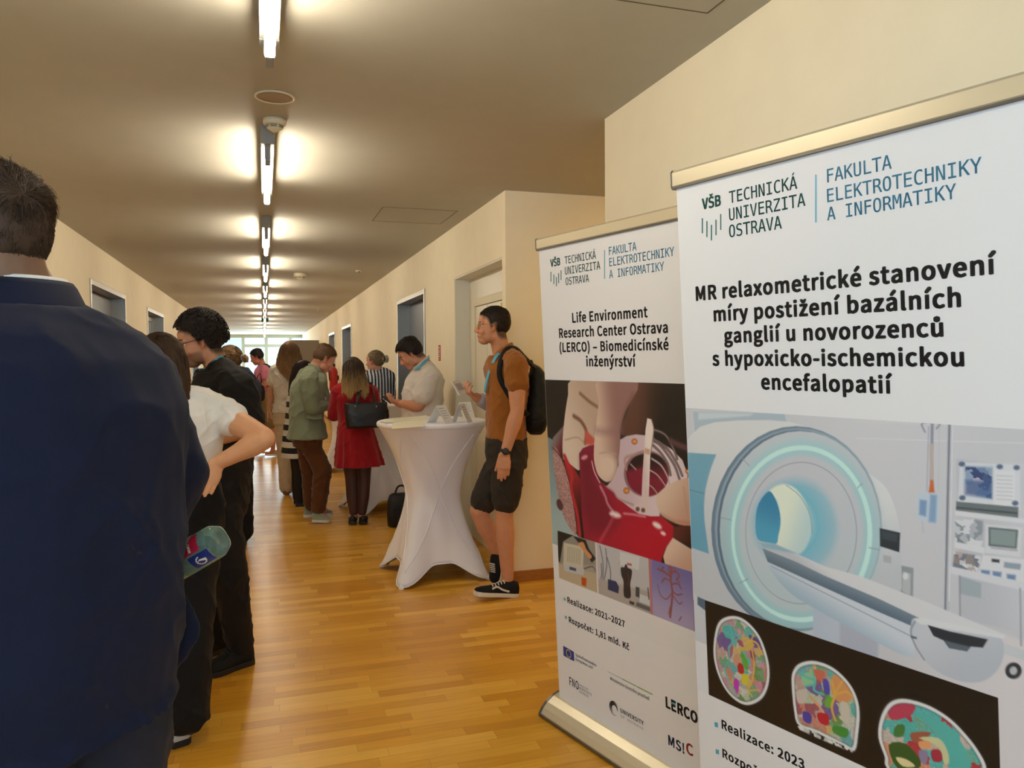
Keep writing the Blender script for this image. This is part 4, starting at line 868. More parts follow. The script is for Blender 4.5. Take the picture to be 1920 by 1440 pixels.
A.poly([(170,60),(430,130),(430,260),(170,170)], (190,176,150), soft=3); A.poly([(205,60),(345,95),(340,140),(210,110)], (196,196,200), soft=3); A.poly([(245,80),(290,92),(290,112),(245,100)], (76,90,110), soft=2); A.poly([(325,150),(360,160),(358,216),(328,205)], (206,84,34), soft=3); A.stroke([(345,95),(400,80),(420,110)], 5, (50,50,54), soft=2)
for a, b_ in (((450,-60),(470,180)), ((490,-40),(480,170)), ((460,60),(440,220)), ((500,20),(520,200))): A.stroke([a, ((a[0]+b_[0])/2+12, (a[1]+b_[1])/2), b_], 7, (96,98,108), soft=3)
A.poly([(440,160),(790,250),(800,420),(440,270)], (176,170,168), soft=8); A.poly([(505,165),(560,180),(580,220),(575,262),(505,235)], (44,54,96), soft=3)
A.stroke([(600,-10),(580,60)], 4, (150,152,160)); A.poly([(585,-20),(720,15),(712,105),(585,66)], (214,216,222), soft=2); A.poly([(635,55),(665,62),(665,75),(635,68)], (200,70,60), soft=3)
A.poly([(592,88),(615,85),(622,66),(634,70),(638,88),(666,104),(664,150),(655,200),(660,280),(640,295),(612,275),(610,180),(596,140)], (46,46,50), soft=2, sp=3); A.stroke([(640,120),(645,170),(635,210)], 4, (160,60,60), soft=2)
A.poly([(692,215),(718,222),(718,290),(692,280)], (70,72,80), soft=2); A.poly([(720,265),(790,290),(788,345),(718,318)], (206,212,216), soft=2); A.stroke([(775,225),(782,300)], 8, (70,72,80), soft=2); A.poly([(700,320),(790,355),(790,385),(690,345)], (96,98,106), soft=3); A.poly([(650,310),(685,322),(680,342),(650,330)], (60,60,66), soft=3)
A.poly([(803,20),(1090,100),(1090,540),(803,430)], ('lin', (930,60), (120,114,178), (950,480), (176,166,206)), soft=2)
for p, w in (([(935,90),(930,170),(940,250),(935,330),(925,420)], 9), ([(930,150),(890,120),(840,95)], 8), ([(930,130),(960,110),(985,140),(970,170)], 7), ([(932,180),(890,160),(870,185)], 6), ([(936,200),(975,195),(1000,230)], 6), ([(938,240),(970,270),(1005,265)], 5), ([(934,260),(900,300),(860,270),(840,200)], 4), ([(940,270),(985,330),(1005,320)], 4), ([(932,150),(915,95),(930,80)], 7), ([(895,125),(870,100),(880,85)], 6), ([(960,120),(955,85)], 5), ([(965,165),(990,190)], 5), ([(925,350),(915,400)], 4), ([(1000,420),(985,445)], 4)): A.stroke(p, w*1.5, (146,84,86), soft=2)
cv.C[~inside] = before[~inside]
cv.build('printed_picture', panel2, o2, .0010)
# ---------------------------------------------------------------- cocktail tables in stretch covers
M_cover = mat('white_stretch_cloth', (246, 244, 250), .75, bump=.12, bscale=500)
M_paper = mat('paper_white', (238, 236, 232), .6); M_cream = mat('paper_cream', (244, 240, 218), .6); M_inkgrey = mat('print_grey', (186, 186, 190), .6)
TZ = 1.085
def table(c, phi, label):
    c = Vector((c[0], c[1], 0)); t = thing('cocktail_table', c, label, 'table', None)
    n = 112; RT, RW, RF = .378, .19, .435
    def hem(a):
        q = abs(math.cos(2*(a-phi)-PI/2+PI/2)); q = q**5; return .255+(RF-.255)*q, .012+.115*(1-q)**1.3*(1 if q < .999 else 0)
    def surf(a, s, off=0):          # s: 0 top edge .. 1 waist .. 2 hem
        q = abs(math.cos(2*(a-phi)))**4
        if s <= 1:
            k = 1-(1-s)**1.55; r = RT+(RW*(1+.10*q)-RT)*k; z = TZ-.03+(.56-TZ+.03)*s
        else:
            u = s-1; rh, zh = hem(a); k = u**1.35; r = RW*(1+.10*q)+(rh-RW*(1+.10*q))*k; z = .56+(zh-.56)*u
        return c+Vector(((r+off)*math.cos(a), (r+off)*math.sin(a), z))
    g = G(); S = list(np.linspace(0, 1, 15))+list(np.linspace(1, 2, 19))[1:]
    R = [[surf(2*PI*k/n, s) for k in range(n)] for s in S]; inner = [[surf(2*PI*k/n, s, -.004) for k in range(n)] for s in reversed(S)]
    g.rings(R+inner, caps=False); cov = obj('cover', g, M_cover, t, c, smooth=True)
    g = G(); g.tube([surf(2*PI*k/n, 2, .001) for k in range(n+1)], .0035, n=6, sub=1, caps=False); obj('hem_piping', g, M_cover, cov, c, smooth=True)
    g = G()
    g.lathe(c, [(RT-.02, TZ-.045), (RT+.004, TZ-.036), (RT+.008, TZ-.024), (RT+.007, TZ-.012), (RT, TZ-.003), (RT-.012, TZ), (.2, TZ), (.002, TZ)], 96); obj('top_cover', g, M_cover, t, c, smooth=True)
    for k in range(4):
        a = phi+k*PI/2; p = surf(a, 2); d = Vector((math.cos(a), math.sin(a), 0))
        g = G(); g.tube([c+d*.14+Vector((0,0,.60)), c+d*.22+Vector((0,0,.30)), c+d*(RF-.05)+Vector((0,0,.025))], .012, n=10, sub=3); obj('leg', g, M_alu, t, c, smooth=True)
        g = G(); g.lathe(c+d*(RF-.006), [(.018, 0), (.019, .008), (.012, .02), (.006, .03)], 16); obj('foot', g, M_cover, t, c, smooth=True)
        for sgn in (1, -1):         # crossing frame tubes pressing through the cloth
            g = G(); P = []
            for q in np.linspace(0, 1, 15): P.append(surf(a+sgn*(1-q)*PI/2*.92, .12+q*1.72, .0005))
            g.tube(P, .0048, n=8, sub=2); obj('seam_ridge', g, M_cover, cov, c, smooth=True)
    return t
table((1.12, 5.35), math.atan2(-.29, .33), 'nearest white cocktail table, leaflets and folded cards on its stretch cover')
table((1.09, 7.9), math.atan2(-.35, -.22), 'middle white cocktail table, behind the red dress and the white shirt')
table((1.08, 10.9), .6, 'farthest white cocktail table, seen between the green blazer and the red dress')
def pz(x, y, z): r = CW @ Vector((x-960, -(y-720), -FOC)); return CP+r*((z-CAM_H)/r.z)
def leaflet(pts, z, m, label, lines=0, group='leaflets lying on the nearest cocktail table'):
    P = [pz(x, y, TZ) for x, y in pts]
    for p in P: p.z = z
    o = sum(P, Vector())/4; t = thing('leaflet', o, label, 'leaflet', group)
    g = G(); Q = [p+Vector((0,0,.0016)) for p in P]; g.add(P+Q, [(3,2,1,0), (4,5,6,7), (0,1,5,4), (1,2,6,5), (2,3,7,6), (3,0,4,7)]); obj('sheet', g, m, t, o)
    if lines:
        g = G()
        for k in range(lines):
            a = .15+.7*k/max(1, lines-1); p0 = Q[0].lerp(Q[3], a).lerp(Q[1].lerp(Q[2], a), .1); p1 = Q[0].lerp(Q[3], a).lerp(Q[1].lerp(Q[2], a), .1+.75*(.6+.4*((k*7) % 5)/4)); d = (Q[3]-Q[0])*.03
            for q in (p0, p1): q.z += .0004
            g.quad(p0, p1, p1+d, p0+d)
        obj('printed_text', g, M_inkgrey, t, o)
leaflet([(735, 804.5), (796, 800), (795, 786), (737, 791)], TZ+.0006, M_cream, 'cream leaflet at the front edge of the nearest table, on the left')
leaflet([(721, 794), (803, 786), (800, 779.5), (722, 787)], TZ+.0026, M_cream, 'cream printed sheet lying behind the front leaflet on the nearest table', 5)
leaflet([(703+10, 792), (735, 794), (738, 788), (722, 787)], TZ+.0046, M_paper, 'small white sheet at the left rim of the nearest table')
def tent(p, ang, w, h, spread, label, tilt=0):
    o = pz(*p, TZ); o.z = TZ+.0006; t = thing('folded_card', o, label, 'folded card', 'folded cards standing on the nearest cocktail table')
    M = Matrix.Translation(o) @ Matrix.Rotation(ang, 4, 'Z')
    for s in (1, -1):
        g = G(); a = [Vector((-w/2, s*spread, 0)), Vector((w/2, s*spread, 0)), Vector((w/2, s*.0006, h)), Vector((-w/2, s*.0006, h))]; nrm = Vector((0, s*h, spread)).normalized()*.0012
        g.add([M @ v for v in a]+[M @ (v-nrm) for v in a], [(0,1,2,3), (7,6,5,4), (0,4,5,1), (1,5,6,2), (2,6,7,3), (3,7,4,0)]); f = obj('card_face', g, M_paper, t, o)
        g = G()
        for k, ln in enumerate((.5, .7, .62, .7, .35)):
            y = .80-.13*k; b0 = a[0].lerp(a[3], y).lerp(a[1].lerp(a[2], y), .14); b1 = a[0].lerp(a[3], y).lerp(a[1].lerp(a[2], y), .14+ln); up = (a[3]-a[0])*(.03 if k else .055)
            b0 = b0+nrm*.35; b1 = b1+nrm*.35; g.quad(*[M @ v for v in (b0, b1, b1+up, b0+up)])
        obj('printed_text', g, M_inkgrey, f, o)
tent((826, 793), .75, .105, .118, .075, 'white folded card standing on the nearest table, left of its neighbour')
tent((866, 792), 1.0, .10, .125, .06, 'white folded card standing upright on the nearest table, printed side to the front')
tent((872, 782), .3, .10, .11, .055, 'white folded card behind the upright one, near the wall side of the nearest table')
# black bag on the floor between the tables
t = thing('black_bag', (1.17, 6.98, 0), 'black soft bag standing on the floor behind the nearest cocktail table', 'bag'); o = t.location
g = G(); 
for z, a, b_ in ((.0, .12, .07), ): pass
R = []
for z, a, b_ in ((.0, .10, .05), (.012, .125, .068), (.10, .13, .075), (.22, .125, .07), (.28, .11, .055), (.30, .085, .03)):
    R.append([o+Vector((a*math.copysign(abs(math.cos(q))**.6, math.cos(q)), b_*math.copysign(abs(math.sin(q))**.6, math.sin(q)), z)) for q in np.linspace(0, 2*PI, 33)[:-1]])
g.rings(R); obj('bag_body', g, mat('black_nylon', (24, 24, 27), .6, bump=.2, bscale=120), t, o, smooth=True)
g = G(); g.tube([o+Vector((-.06, 0, .28)), o+Vector((-.03, 0, .36)), o+Vector((.03, 0, .36)), o+Vector((.06, 0, .28))], .009, n=8); obj('bag_handle', g, M_black, t, o, smooth=True)
g = G(); g.box(o+Vector((-.09, -.088, .05)), o+Vector((.07, -.07, .17))); obj('front_pocket', g, M_black, t, o, bevel=.006)
# ---------------------------------------------------------------- people
UP = Vector((0,0,1))
def fwd(yaw): return Vector((-math.sin(yaw), math.cos(yaw), 0))     # 0 looks down the corridor, 90 deg to the photo's left
def rgt(yaw): return Vector((math.cos(yaw), math.sin(yaw), 0))
D2R = PI/180
def headM(c, yaw, pitch=0, roll=0, s=1.0):
    return Matrix.Translation(c) @ Matrix.Rotation(yaw, 4, 'Z') @ Matrix.Rotation(roll, 4, 'Y') @ Matrix.Rotation(-pitch, 4, 'X') @ Matrix.Diagonal((s, s, s, 1))
def fabric(name, c, rough=.85, noise=.06, bump=.25, bs=300, sheen=.2, wr=.35):
    m = mat(name, c, rough, noise=noise, nscale=9, bump=bump, bscale=bs, sheen=sheen if max(c) > 90 else .03, spec=.25)
    nt = m.node_tree; b = nt.nodes['Principled BSDF']; old = b.inputs['Normal'].links[0].from_node      # soft creases
    tc = nt.nodes.new('ShaderNodeTexCoord'); mp = nt.nodes.new('ShaderNodeMapping'); mp.inputs['Scale'].default_value = (1.3, 1.3, .7); mp.inputs['Rotation'].default_value = (.5, .4, 0); nt.links.new(tc.outputs['Object'], mp.inputs[0])
    n = nt.nodes.new('ShaderNodeTexNoise'); n.noise_type = 'RIDGED_MULTIFRACTAL'; n.inputs['Scale'].default_value = 6; n.inputs['Detail'].default_value = 1.5; n.inputs['Distortion'].default_value = .9; nt.links.new(mp.outputs[0], n.inputs['Vector'])
    bp = nt.nodes.new('ShaderNodeBump'); bp.inputs['Strength'].default_value = wr; bp.inputs['Distance'].default_value = .02; nt.links.new(n.outputs['Fac'], bp.inputs['Height']); nt.links.new(bp.outputs[0], old.inputs['Normal']); return m
def skin_mat(name, c):
    m = mat(name, c, .5, noise=.05, nscale=25, attr='tint', spec=.35, sss=.06, bump=.06, bscale=300); return m
M_skin = skin_mat('skin', (214, 160, 128))
M_eyew = mat('eye_white', (225, 218, 210), .3); M_iris = mat('eye_iris', (60, 45, 35), .3)
M_sole = mat('rubber_white', (226, 220, 208), .6); M_lace = mat('lace_white', (225, 222, 214), .8); M_lany = mat('lanyard_blue', (86, 176, 208), .6)
M_goldwire = mat('gold_wire', (190, 150, 80), .3, .8); M_lens = glass_mat('spectacle_lens', (235, 235, 230), .85)
def hair_mat(name, c, attr=None):
    m = mat(name, c, .6, spec=.28, attr=attr); nt = m.node_tree; b = nt.nodes['Principled BSDF']
    ge = nt.nodes.new('ShaderNodeNewGeometry'); r = nt.nodes.new('ShaderNodeMapRange'); r.inputs[3].default_value = .6; r.inputs[4].default_value = 1.35
    nt.links.new(ge.outputs['Random Per Island'], r.inputs[0]); mx = nt.nodes.new('ShaderNodeVectorMath'); mx.operation = 'SCALE'
    if attr: nt.links.new(b.inputs['Base Color'].links[0].from_socket, mx.inputs[0])
    else: mx.inputs[0].default_value = rgba(c)[:3]
    nt.links.new(r.outputs[0], mx.inputs['Scale']); nt.links.new(mx.outputs[0], b.inputs['Base Color']); return m

def hair_mat2(name, c0, c1):
    m = hair_mat(name, c0); nt = m.node_tree; b = nt.nodes['Principled BSDF']; ge = nt.nodes.new('ShaderNodeNewGeometry'); mx = nt.nodes.new('ShaderNodeMix'); mx.data_type = 'RGBA'; mx.inputs[6].default_value = rgba(c0); mx.inputs[7].default_value = rgba(c1)
    pw = nt.nodes.new('ShaderNodeMath'); pw.operation = 'POWER'; pw.inputs[1].default_value = 1.6; nt.links.new(ge.outputs['Random Per Island'], pw.inputs[0]); nt.links.new(pw.outputs[0], mx.inputs[0]); nt.links.new(mx.outputs[2], b.inputs['Base Color']); return m
def head_shape(g, M, sex='m', neck=None, jaw=1.0, beard=False):
    e = lambda c, r: g.ell(M @ Vector(c), r, M.to_3x3(), nu=20, nv=14)
    t = lambda P, r, **k: g.tube([M @ Vector(p) for p in P], r, **k)
    e((0,-.014,.030), (.075,.096,.088)); e((0,.028,-.022), (.062,.062,.082)); e((0,.052,-.088), (.030*jaw,.036,.026)); e((.036*jaw,.018,-.064), (.026,.042,.034)); e((-.036*jaw,.018,-.064), (.026,.042,.034))
    e((.036,.062,-.028), (.025,.022,.026)); e((-.036,.062,-.028), (.025,.022,.026)); e((0,.066,.045), (.056,.026,.034))                    # cheeks, forehead
    t([(-.048,.068,.020), (-.02,.085,.021), (0,.087,.016), (.02,.085,.021), (.048,.068,.020)], .0105, n=8)                                # brow
    t([(0,.086,.012), (0,.098,-.008), (0,.110,-.028)], [.008,.0095,.0125], n=8); e((.011,.097,-.033), (.010,.012,.009)); e((-.011,.097,-.033), (.010,.012,.009))
    t([(-.023,.078,-.062), (-.008,.090,-.057), (0,.091,-.058), (.008,.090,-.057), (.023,.078,-.062)], .0062, n=8); t([(-.020,.078,-.066), (0,.090,-.069), (.020,.078,-.066)], .0068, n=8); e((0,.083,-.050), (.016,.012,.012)); e((0,.074,-.088), (.018,.018,.014))
    for s in (1,-1):
        t([(s*.073,.004,-.030), (s*.077,-.004,-.012), (s*.080,-.016,.010), (s*.079,-.020,.022), (s*.074,-.006,.026), (s*.073,.006,.014)], [.007,.006,.006,.006,.006,.005], n=7); e((s*.074,-.006,0), (.006,.016,.024))
def face_tint(P, Minv, base, lip=(176,104,94), brow=(60,42,32), stub=None, scalp=None):
    L = np.c_[P, np.ones(len(P))] @ np.array(Minv).T; x, y, z = L[:,0], L[:,1], L[:,2]; C = np.tile(np.array(base, float), (len(P), 1))
    near = (np.abs(x) < .12) & (y > -.15) & (y < .15) & (np.abs(z) < .16)
    def mix(w, c): 
        w = (w*near)[:,None]; C[:] = C*(1-w)+np.array(c, float)*w
    mix(.16*sstep((.035-np.abs(np.abs(x)-.036))/.03)*sstep((y-.05)/.02)*sstep((.03-np.abs(z+.03))/.02), (base[0], base[1]*.8, base[2]*.78))
    mix(.2*sstep((y-.098)/.01)*sstep((.02-np.abs(z+.03))/.01), (base[0], base[1]*.78, base[2]*.74))
    if stub: mix(stub[1]*sstep((y-.0)/.02)*sstep((-.035-z)/.02)*1.0, stub[0]); mix(stub[1]*.8*sstep((.02-np.abs(x))/.01)*sstep((y-.07)/.01)*sstep((.008-np.abs(z+.047))/.006), stub[0])
    mix(.85*sstep((.025-np.abs(x))/.006)*sstep((y-.076)/.006)*sstep((.0095-np.abs(z+.063))/.004), lip)
    ar = .030-.0*np.abs(x); mix(.9*sstep((np.abs(x)-.012)/.006)*sstep((.052-np.abs(x))/.008)*sstep((y-.055)/.01)*sstep((.0055-np.abs(z-.0275+.10*(np.abs(x)-.03)**2/.03))/.003), brow)
    mix(.3*sstep((.012-np.abs(np.abs(x)-.032))/.008)*sstep((y-.06)/.01)*sstep((.007-np.abs(z-.004))/.005), (base[0]*.72, base[1]*.6, base[2]*.58))
    mix(.35*sstep((np.abs(x)-.07)/.006)*sstep((.035-np.abs(z))/.01)*sstep((.03-np.abs(y+.005))/.01), (base[0], base[1]*.72, base[2]*.68))
    if scalp: mix(sstep((z-zline(y))/.035+.75)*scalp[1], scalp[0])
    return C
def zline(y): return np.interp(y, [-.13,-.05,-.03,-.018,-.006,.004,.014,.024,.036,.05,.066,.08,.10], [-.068,-.062,-.045,-.005,.014,.004,-.002,.030,.050,.062,.074,.080,.084])

def hand(g, wrist, dirv, palm, size=1.0, curl=(.5,.5,.5,.5), thumb=.6, side=1, spread=.10, tang=.72):
    # dirv: wrist -> knuckles, palm: normal of the palm side; side +1 puts the thumb on dirv x palm
    d = Vector(dirv).normalized(); pn = (Vector(palm)-d*Vector(palm).dot(d)).normalized(); s = d.cross(pn)*side; z = size
    W0 = Vector(wrist)
    g.tube([W0-d*.02, W0+d*.02*z, W0+d*.05*z, W0+d*.085*z], [.024*z,.031*z,.038*z,.037*z], n=12, ref=s, flat=.42)
    for k, (off, ln, r) in enumerate(((.027,.072,.0088), (.009,.080,.0092), (-.009,.074,.0088), (-.0265,.058,.0078))):
        a = 0; p = W0+d*(.078-.004*abs(k-1))*z+s*off*z; P = [p-d*.015*z, p]; dd = d+s*spread*(1.5-k)*.5
        for j, f in enumerate((.45,.32,.23)):
            a += curl[k]*(.7,1,.8)[j]; q = (dd*math.cos(a)+pn*math.sin(a)).normalized(); p = p+q*ln*f*z; P.append(p)
        g.tube(P, [r*z, r*1.02*z, r*z*.98, r*.92*z, r*.8*z], n=8, sub=3)
    p = W0+d*.018*z+s*.026*z; q = (d*(1.25-tang*.87)+s*tang+pn*.25*thumb).normalized(); q2 = (d*.9+s*.25+pn*.5*thumb).normalized()
    g.tube([p-q*.012*z, p+q*.03*z, p+q*.045*z+q2*.018*z, p+q*.045*z+q2*.045*z], [.013*z,.0125*z,.0105*z,.009*z], n=8, sub=3)

DIM = dict(sh=.185, cd=.115, ww=.150, wd=.105, hw=.170, hd=.120, arm=(.052,.041,.027), leg=(.083,.056,.052,.036), neck=.058)
def torso_rings(J, yh, yc, D, inf=0.0, bottom=None, top=1.0, n=28):
    pel, wai, che, nek = J['pelvis'], J['waist'], J['chest'], J['neck']
    mid = lambda a, b_, t: a.lerp(b_, t)
    rows = [(pel-UP*.10, D['hw']*.93, D['hd']*.92, yh), (pel, D['hw'], D['hd'], yh), (mid(pel, wai, .55), (D['hw']+D['ww'])/2, (D['hd']+D['wd'])/2, yh), (wai, D['ww'], D['wd'], (yh+yc)/2), (mid(wai, che, .55), D['ww']*.35+D['sh']*.62, D['wd']*.4+D['cd']*.6, yc), (che, D['sh'], D['cd'], yc),
        (mid(che, nek, .45), D['sh']*1.0, D['cd']*.95, yc), (mid(che, nek, .72), D['sh']*.80, D['cd']*.78, yc), (mid(che, nek, .92), D['sh']*.48, D['cd']*.60, yc)]
    out = []
    for c, a, b_, y in rows:
        out.append((c, rgt(y), fwd(y), a+inf, b_+inf))
    return out
def loft(g, rows, n=28, p=2.35):
    R = []
    for c, r, f, a, b_ in rows:
        R.append([c+r*(a*math.copysign(abs(math.cos(2*PI*k/n))**(2/p), math.cos(2*PI*k/n)))+f*(b_*math.copysign(abs(math.sin(2*PI*k/n))**(2/p), math.sin(2*PI*k/n))) for k in range(n)])
    g.rings(R)
def shoulders(g, J, D, inf=0.0, yc=0):
    for s in 'lr':
        sh = J['sh'+s]; nk = J['neck']
        g.tube([nk+(sh-nk)*.12-UP*.01, nk+(sh-nk)*.55+UP*.002-UP*.0, sh], [.055+inf,.058+inf,D['arm'][0]*1.14+inf], n=12)
def limb(g, pts, rads, n=12, **k): g.tube(pts, rads, n=n, sub=5, **k)
def folds(amp, freq, zs=.35, seed=0, fine=.35):
    def f(P):
        Q = P*np.array([freq, freq, freq*zs])
        S = np.c_[P[:,0]+.7*P[:,2], P[:,1]+.5*P[:,2], P[:,2]*.55-.3*P[:,0]]*freq*1.1+.35*np.c_[vnoise(P*freq*.8, seed+5), vnoise(P*freq*.8, seed+6), vnoise(P*freq*.8, seed+7)]
        S2 = np.c_[P[:,0]-.8*P[:,2], P[:,1]+.6*P[:,2], P[:,2]*.5+.4*P[:,1]]*freq*1.7
        return .58*amp*(1.2*vnoise(Q, seed)+.5*vnoise(Q*2.1+3, seed+1)+fine*.4*vnoise(P*freq*3.7, seed+2)+2.2*((1-np.abs(vnoise(S, seed+3)))**5-.25)+1.2*((1-np.abs(vnoise(S2, seed+4)))**6-.2))
    return f
def shoe(parent, org, heel, toe, w, upper, sole, laces=None, h=.085, name='shoe', flatz=None, label=None, tilt=True, open_top=False):
    heel = Vector(heel); toe = Vector(toe); f = (toe-heel); L = f.length; f.normalize(); r = f.cross(UP).normalized(); u = r.cross(f).normalized()
    prof = [(-.02,.55), (.02,.82), (.12,.92), (.3,.86), (.48,.86), (.65,.98), (.8,1.0), (.9,.90), (.97,.66), (1.0,.35)]
    g = G(); R = []
    for z in (.0, .006, .024, .026):
        k = .97 if z in (0., .026) else 1.0
        pts = [(t, q) for t, q in prof]+[(t, -q) for t, q in reversed(prof)]
        R.append([heel+f*(t*L)+r*(q*w/2*k)+u*z for t, q in pts])
    gs = g.rings(R)
    up_ = G(); R = []
    hp = [(-.015,.5,.055), (.02,.8,h*.95), (.12,.9,h), (.25,.86,h*1.0), (.40,.84,h*.86), (.55,.9,h*.66), (.7,.97,h*.52), (.85,.92,h*.44), (.95,.68,h*.34), (.99,.4,h*.2)]
    for t, q, hh in hp:
        R.append([heel+f*(t*L)+r*(q*w/2*.96*math.cos(a))+u*(.018+hh*max(0, math.sin(a))**.8) for a in np.linspace(0, PI, 13)])
    up_.rings(R, close=True)
    s = obj(name, up_, upper, parent, org, smooth=True, label=label); obj('sole', g, sole, s, org, bevel=.002)
    if laces:
        g = G()
        for k in range(5):
            t = .36+k*.065; hh = np.interp(t, [q[0] for q in hp], [q[2] for q in hp]); c = heel+f*(t*L)+u*(.021+hh); g.tube([c-r*w*.2-u*.008, c+u*.002, c+r*w*.2-u*.008], .004, n=5, sub=3)
        obj('laces', g, laces, s, org, smooth=True)
    return s

def strands(M, n, length, rad, comb, lift, grav, seed, mask=True, thick=.006, segs=4, wave=0, zmin=None, cap_r=(.081,.102,.095), cap_c=(0,-.015,.030), g=None, filt=None, tf=None):
    rg = random.Random(seed); g = g or G(); made = 0; tries = 0; c0 = Vector(cap_c)
    while made < n and tries < n*8:
        tries += 1; z = rg.uniform(-1, 1); a = rg.uniform(0, 2*PI); q = Vector((math.sqrt(1-z*z)*math.cos(a), math.sqrt(1-z*z)*math.sin(a), z)); p = c0+Vector((q.x*cap_r[0], q.y*cap_r[1], q.z*cap_r[2]))
        if tf: p = p+q*tf(p)
        if mask and p.z < float(zline(p.y))+.004: continue
        if filt and not filt(p): continue
        made += 1; nn = Vector((q.x/cap_r[0], q.y/cap_r[1], q.z/cap_r[2])).normalized(); L = length(p)*rg.uniform(.7, 1.15); cb = Vector(comb(p)); cb = cb-nn*cb.dot(nn)
        if cb.length > 1e-4: cb.normalize()
        d = (nn*lift+cb+Vector((rg.gauss(0,.16), rg.gauss(0,.16), rg.gauss(0,.16)))).normalized(); P = [p-nn*.004]; x = p
        for k in range(segs):
            P.append(x); d = (d+Vector((0,0,-1))*grav*(k+1)/segs-nn*lift*.35+Vector((rg.gauss(0,wave), rg.gauss(0,wave), rg.gauss(0,wave)))).normalized(); x = x+d*L/segs
        P.append(x); r = rad*rg.uniform(.7, 1.3); R = []
        for k, pp in enumerate(P):
            rr = r*(1-.85*k/(len(P)-1)); t = (P[min(k+1, len(P)-1)]-P[max(k-1, 0)]); t = t.normalized() if t.length > 1e-6 else d
            s1 = t.orthogonal().normalized(); s2 = t.cross(s1); R.append([M @ (pp+s1*rr*math.cos(2*PI*j/3)+s2*rr*math.sin(2*PI*j/3)) for j in range(3)])
        g.rings(R, caps=False)
    return g
def combed(g, M, n, tie, rad, seed, cap_r=(.0885,.1100,.1025), c0=(0,-.015,.030), segs=7, lump=.004):
    # strands drawn back over the skull to one gathering point
    rg = random.Random(seed); c0 = Vector(c0); td = Vector(tie)-c0; td = Vector((td.x/cap_r[0], td.y/cap_r[1], td.z/cap_r[2])); tl = td.length; td.normalize()
    made = 0
    while made < n:
        z = rg.uniform(-1, 1); a = rg.uniform(0, 2*PI); q = Vector((math.sqrt(1-z*z)*math.cos(a), math.sqrt(1-z*z)*math.sin(a), z)); p = c0+Vector((q.x*cap_r[0], q.y*cap_r[1], q.z*cap_r[2]))
        if p.z < float(zline(p.y)) or q.dot(td) < -.97: continue
        made += 1; k0 = rg.uniform(.985, 1.0)+lump*8*.1*math.sin(a*9+z*7); R = []; r = rad*rg.uniform(.7, 1.3); P = []
        for i in range(segs+1):
            t = i/segs; d = q.slerp(td, t); k = k0*(1-t)+tl*t*.985 if tl > .5 else k0; P.append(c0+Vector((d.x*cap_r[0], d.y*cap_r[1], d.z*cap_r[2]))*k)
        for i, pp in enumerate(P):
            t = (P[min(i+1, segs)]-P[max(i-1, 0)]); t = t.normalized() if t.length > 1e-6 else Vector((0,1,0)); s1 = t.orthogonal().normalized(); s2 = t.cross(s1); rr = r*(.35 if i == 0 else 1); R.append([M @ (pp+s1*rr*math.cos(2*PI*j/3)+s2*rr*math.sin(2*PI*j/3)) for j in range(3)])
        g.rings(R, caps=False)
def cap(g, M, thick, cap_c=(0,-.015,.030), cap_r=(.076,.097,.089), jig=.0, seed=1, nu=56, nv=36):
    vs = []; P = []
    for i in range(1, nv):
        th = PI*i/nv
        for j in range(nu):
            ph = 2*PI*j/nu; P.append((math.sin(th)*math.cos(ph), math.sin(th)*math.sin(ph), math.cos(th)))
    P += [(0,0,1), (0,0,-1)]; P = np.array(P); S = P*np.array(cap_r)+np.array(cap_c); m = sstep((S[:,2]-zline(S[:,1]))/.014+.4)
    T = np.array([thick(s) for s in S]); nz = vnoise(S*70, seed)*jig
    S = S+P*((T+nz)*m-.016*(1-m))[:,None]
    fs = []
    for i in range(nv-2):
        for j in range(nu): a = i*nu+j; b_ = i*nu+(j+1) % nu; fs.append((a, a+nu, b_+nu, b_))
    top = (nv-1)*nu; k = (nv-2)*nu
    for j in range(nu): fs.append((top, j, (j+1) % nu)); fs.append((top+1, k+(j+1) % nu, k+j))
    g.add([M @ Vector(s) for s in S], fs); return g

def long_hair(g, M, n, zend, prof, a0, a1, rad, seed, wave=.008, flow=(0,-.02), cap_=True):
    # locks fall from the crown over the back; a is measured from the back of the head (degrees), prof(z) -> (half width, half depth, y shift)
    rg = random.Random(seed); cols = []
    for k in range(n):
        a = rg.uniform(a0, a1)*D2R; dep = rg.uniform(.86, 1.03); st = rg.uniform(0, 1); x0 = math.sin(a); y0 = -math.cos(a)
        ze = zend(a)*rg.uniform(.86, 1.04)+rg.uniform(-.01, .01); P = []; ph = rg.uniform(0, 6.28); ph2 = rg.uniform(0, 6.28); N = 11
        z0 = .118-st*.06
        for i in range(N):
            t = i/(N-1); z = z0+(ze-z0)*t; w, d, ys = prof(z)
            wv = wave*min(1, max(0, (.03-z)/.12))
            P.append(Vector((x0*w*dep+wv*math.sin(z*48+ph), ys+y0*d*dep+wv*math.cos(z*43+ph2), z)))
        r = rad*rg.uniform(.6, 1.3); R = []
        for i, pp in enumerate(P):
            t = (P[min(i+1, N-1)]-P[max(i-1, 0)]).normalized(); s1 = t.orthogonal().normalized(); s2 = t.cross(s1); rr = r*(1-.8*max(0, i/(N-1)-.5)/.5*.95)*(.5 if i == 0 else 1)
            R.append([M @ (pp+s1*rr*math.cos(2*PI*j/4)+s2*rr*math.sin(2*PI*j/4)) for j in range(4)])
        g.rings(R, caps=False)
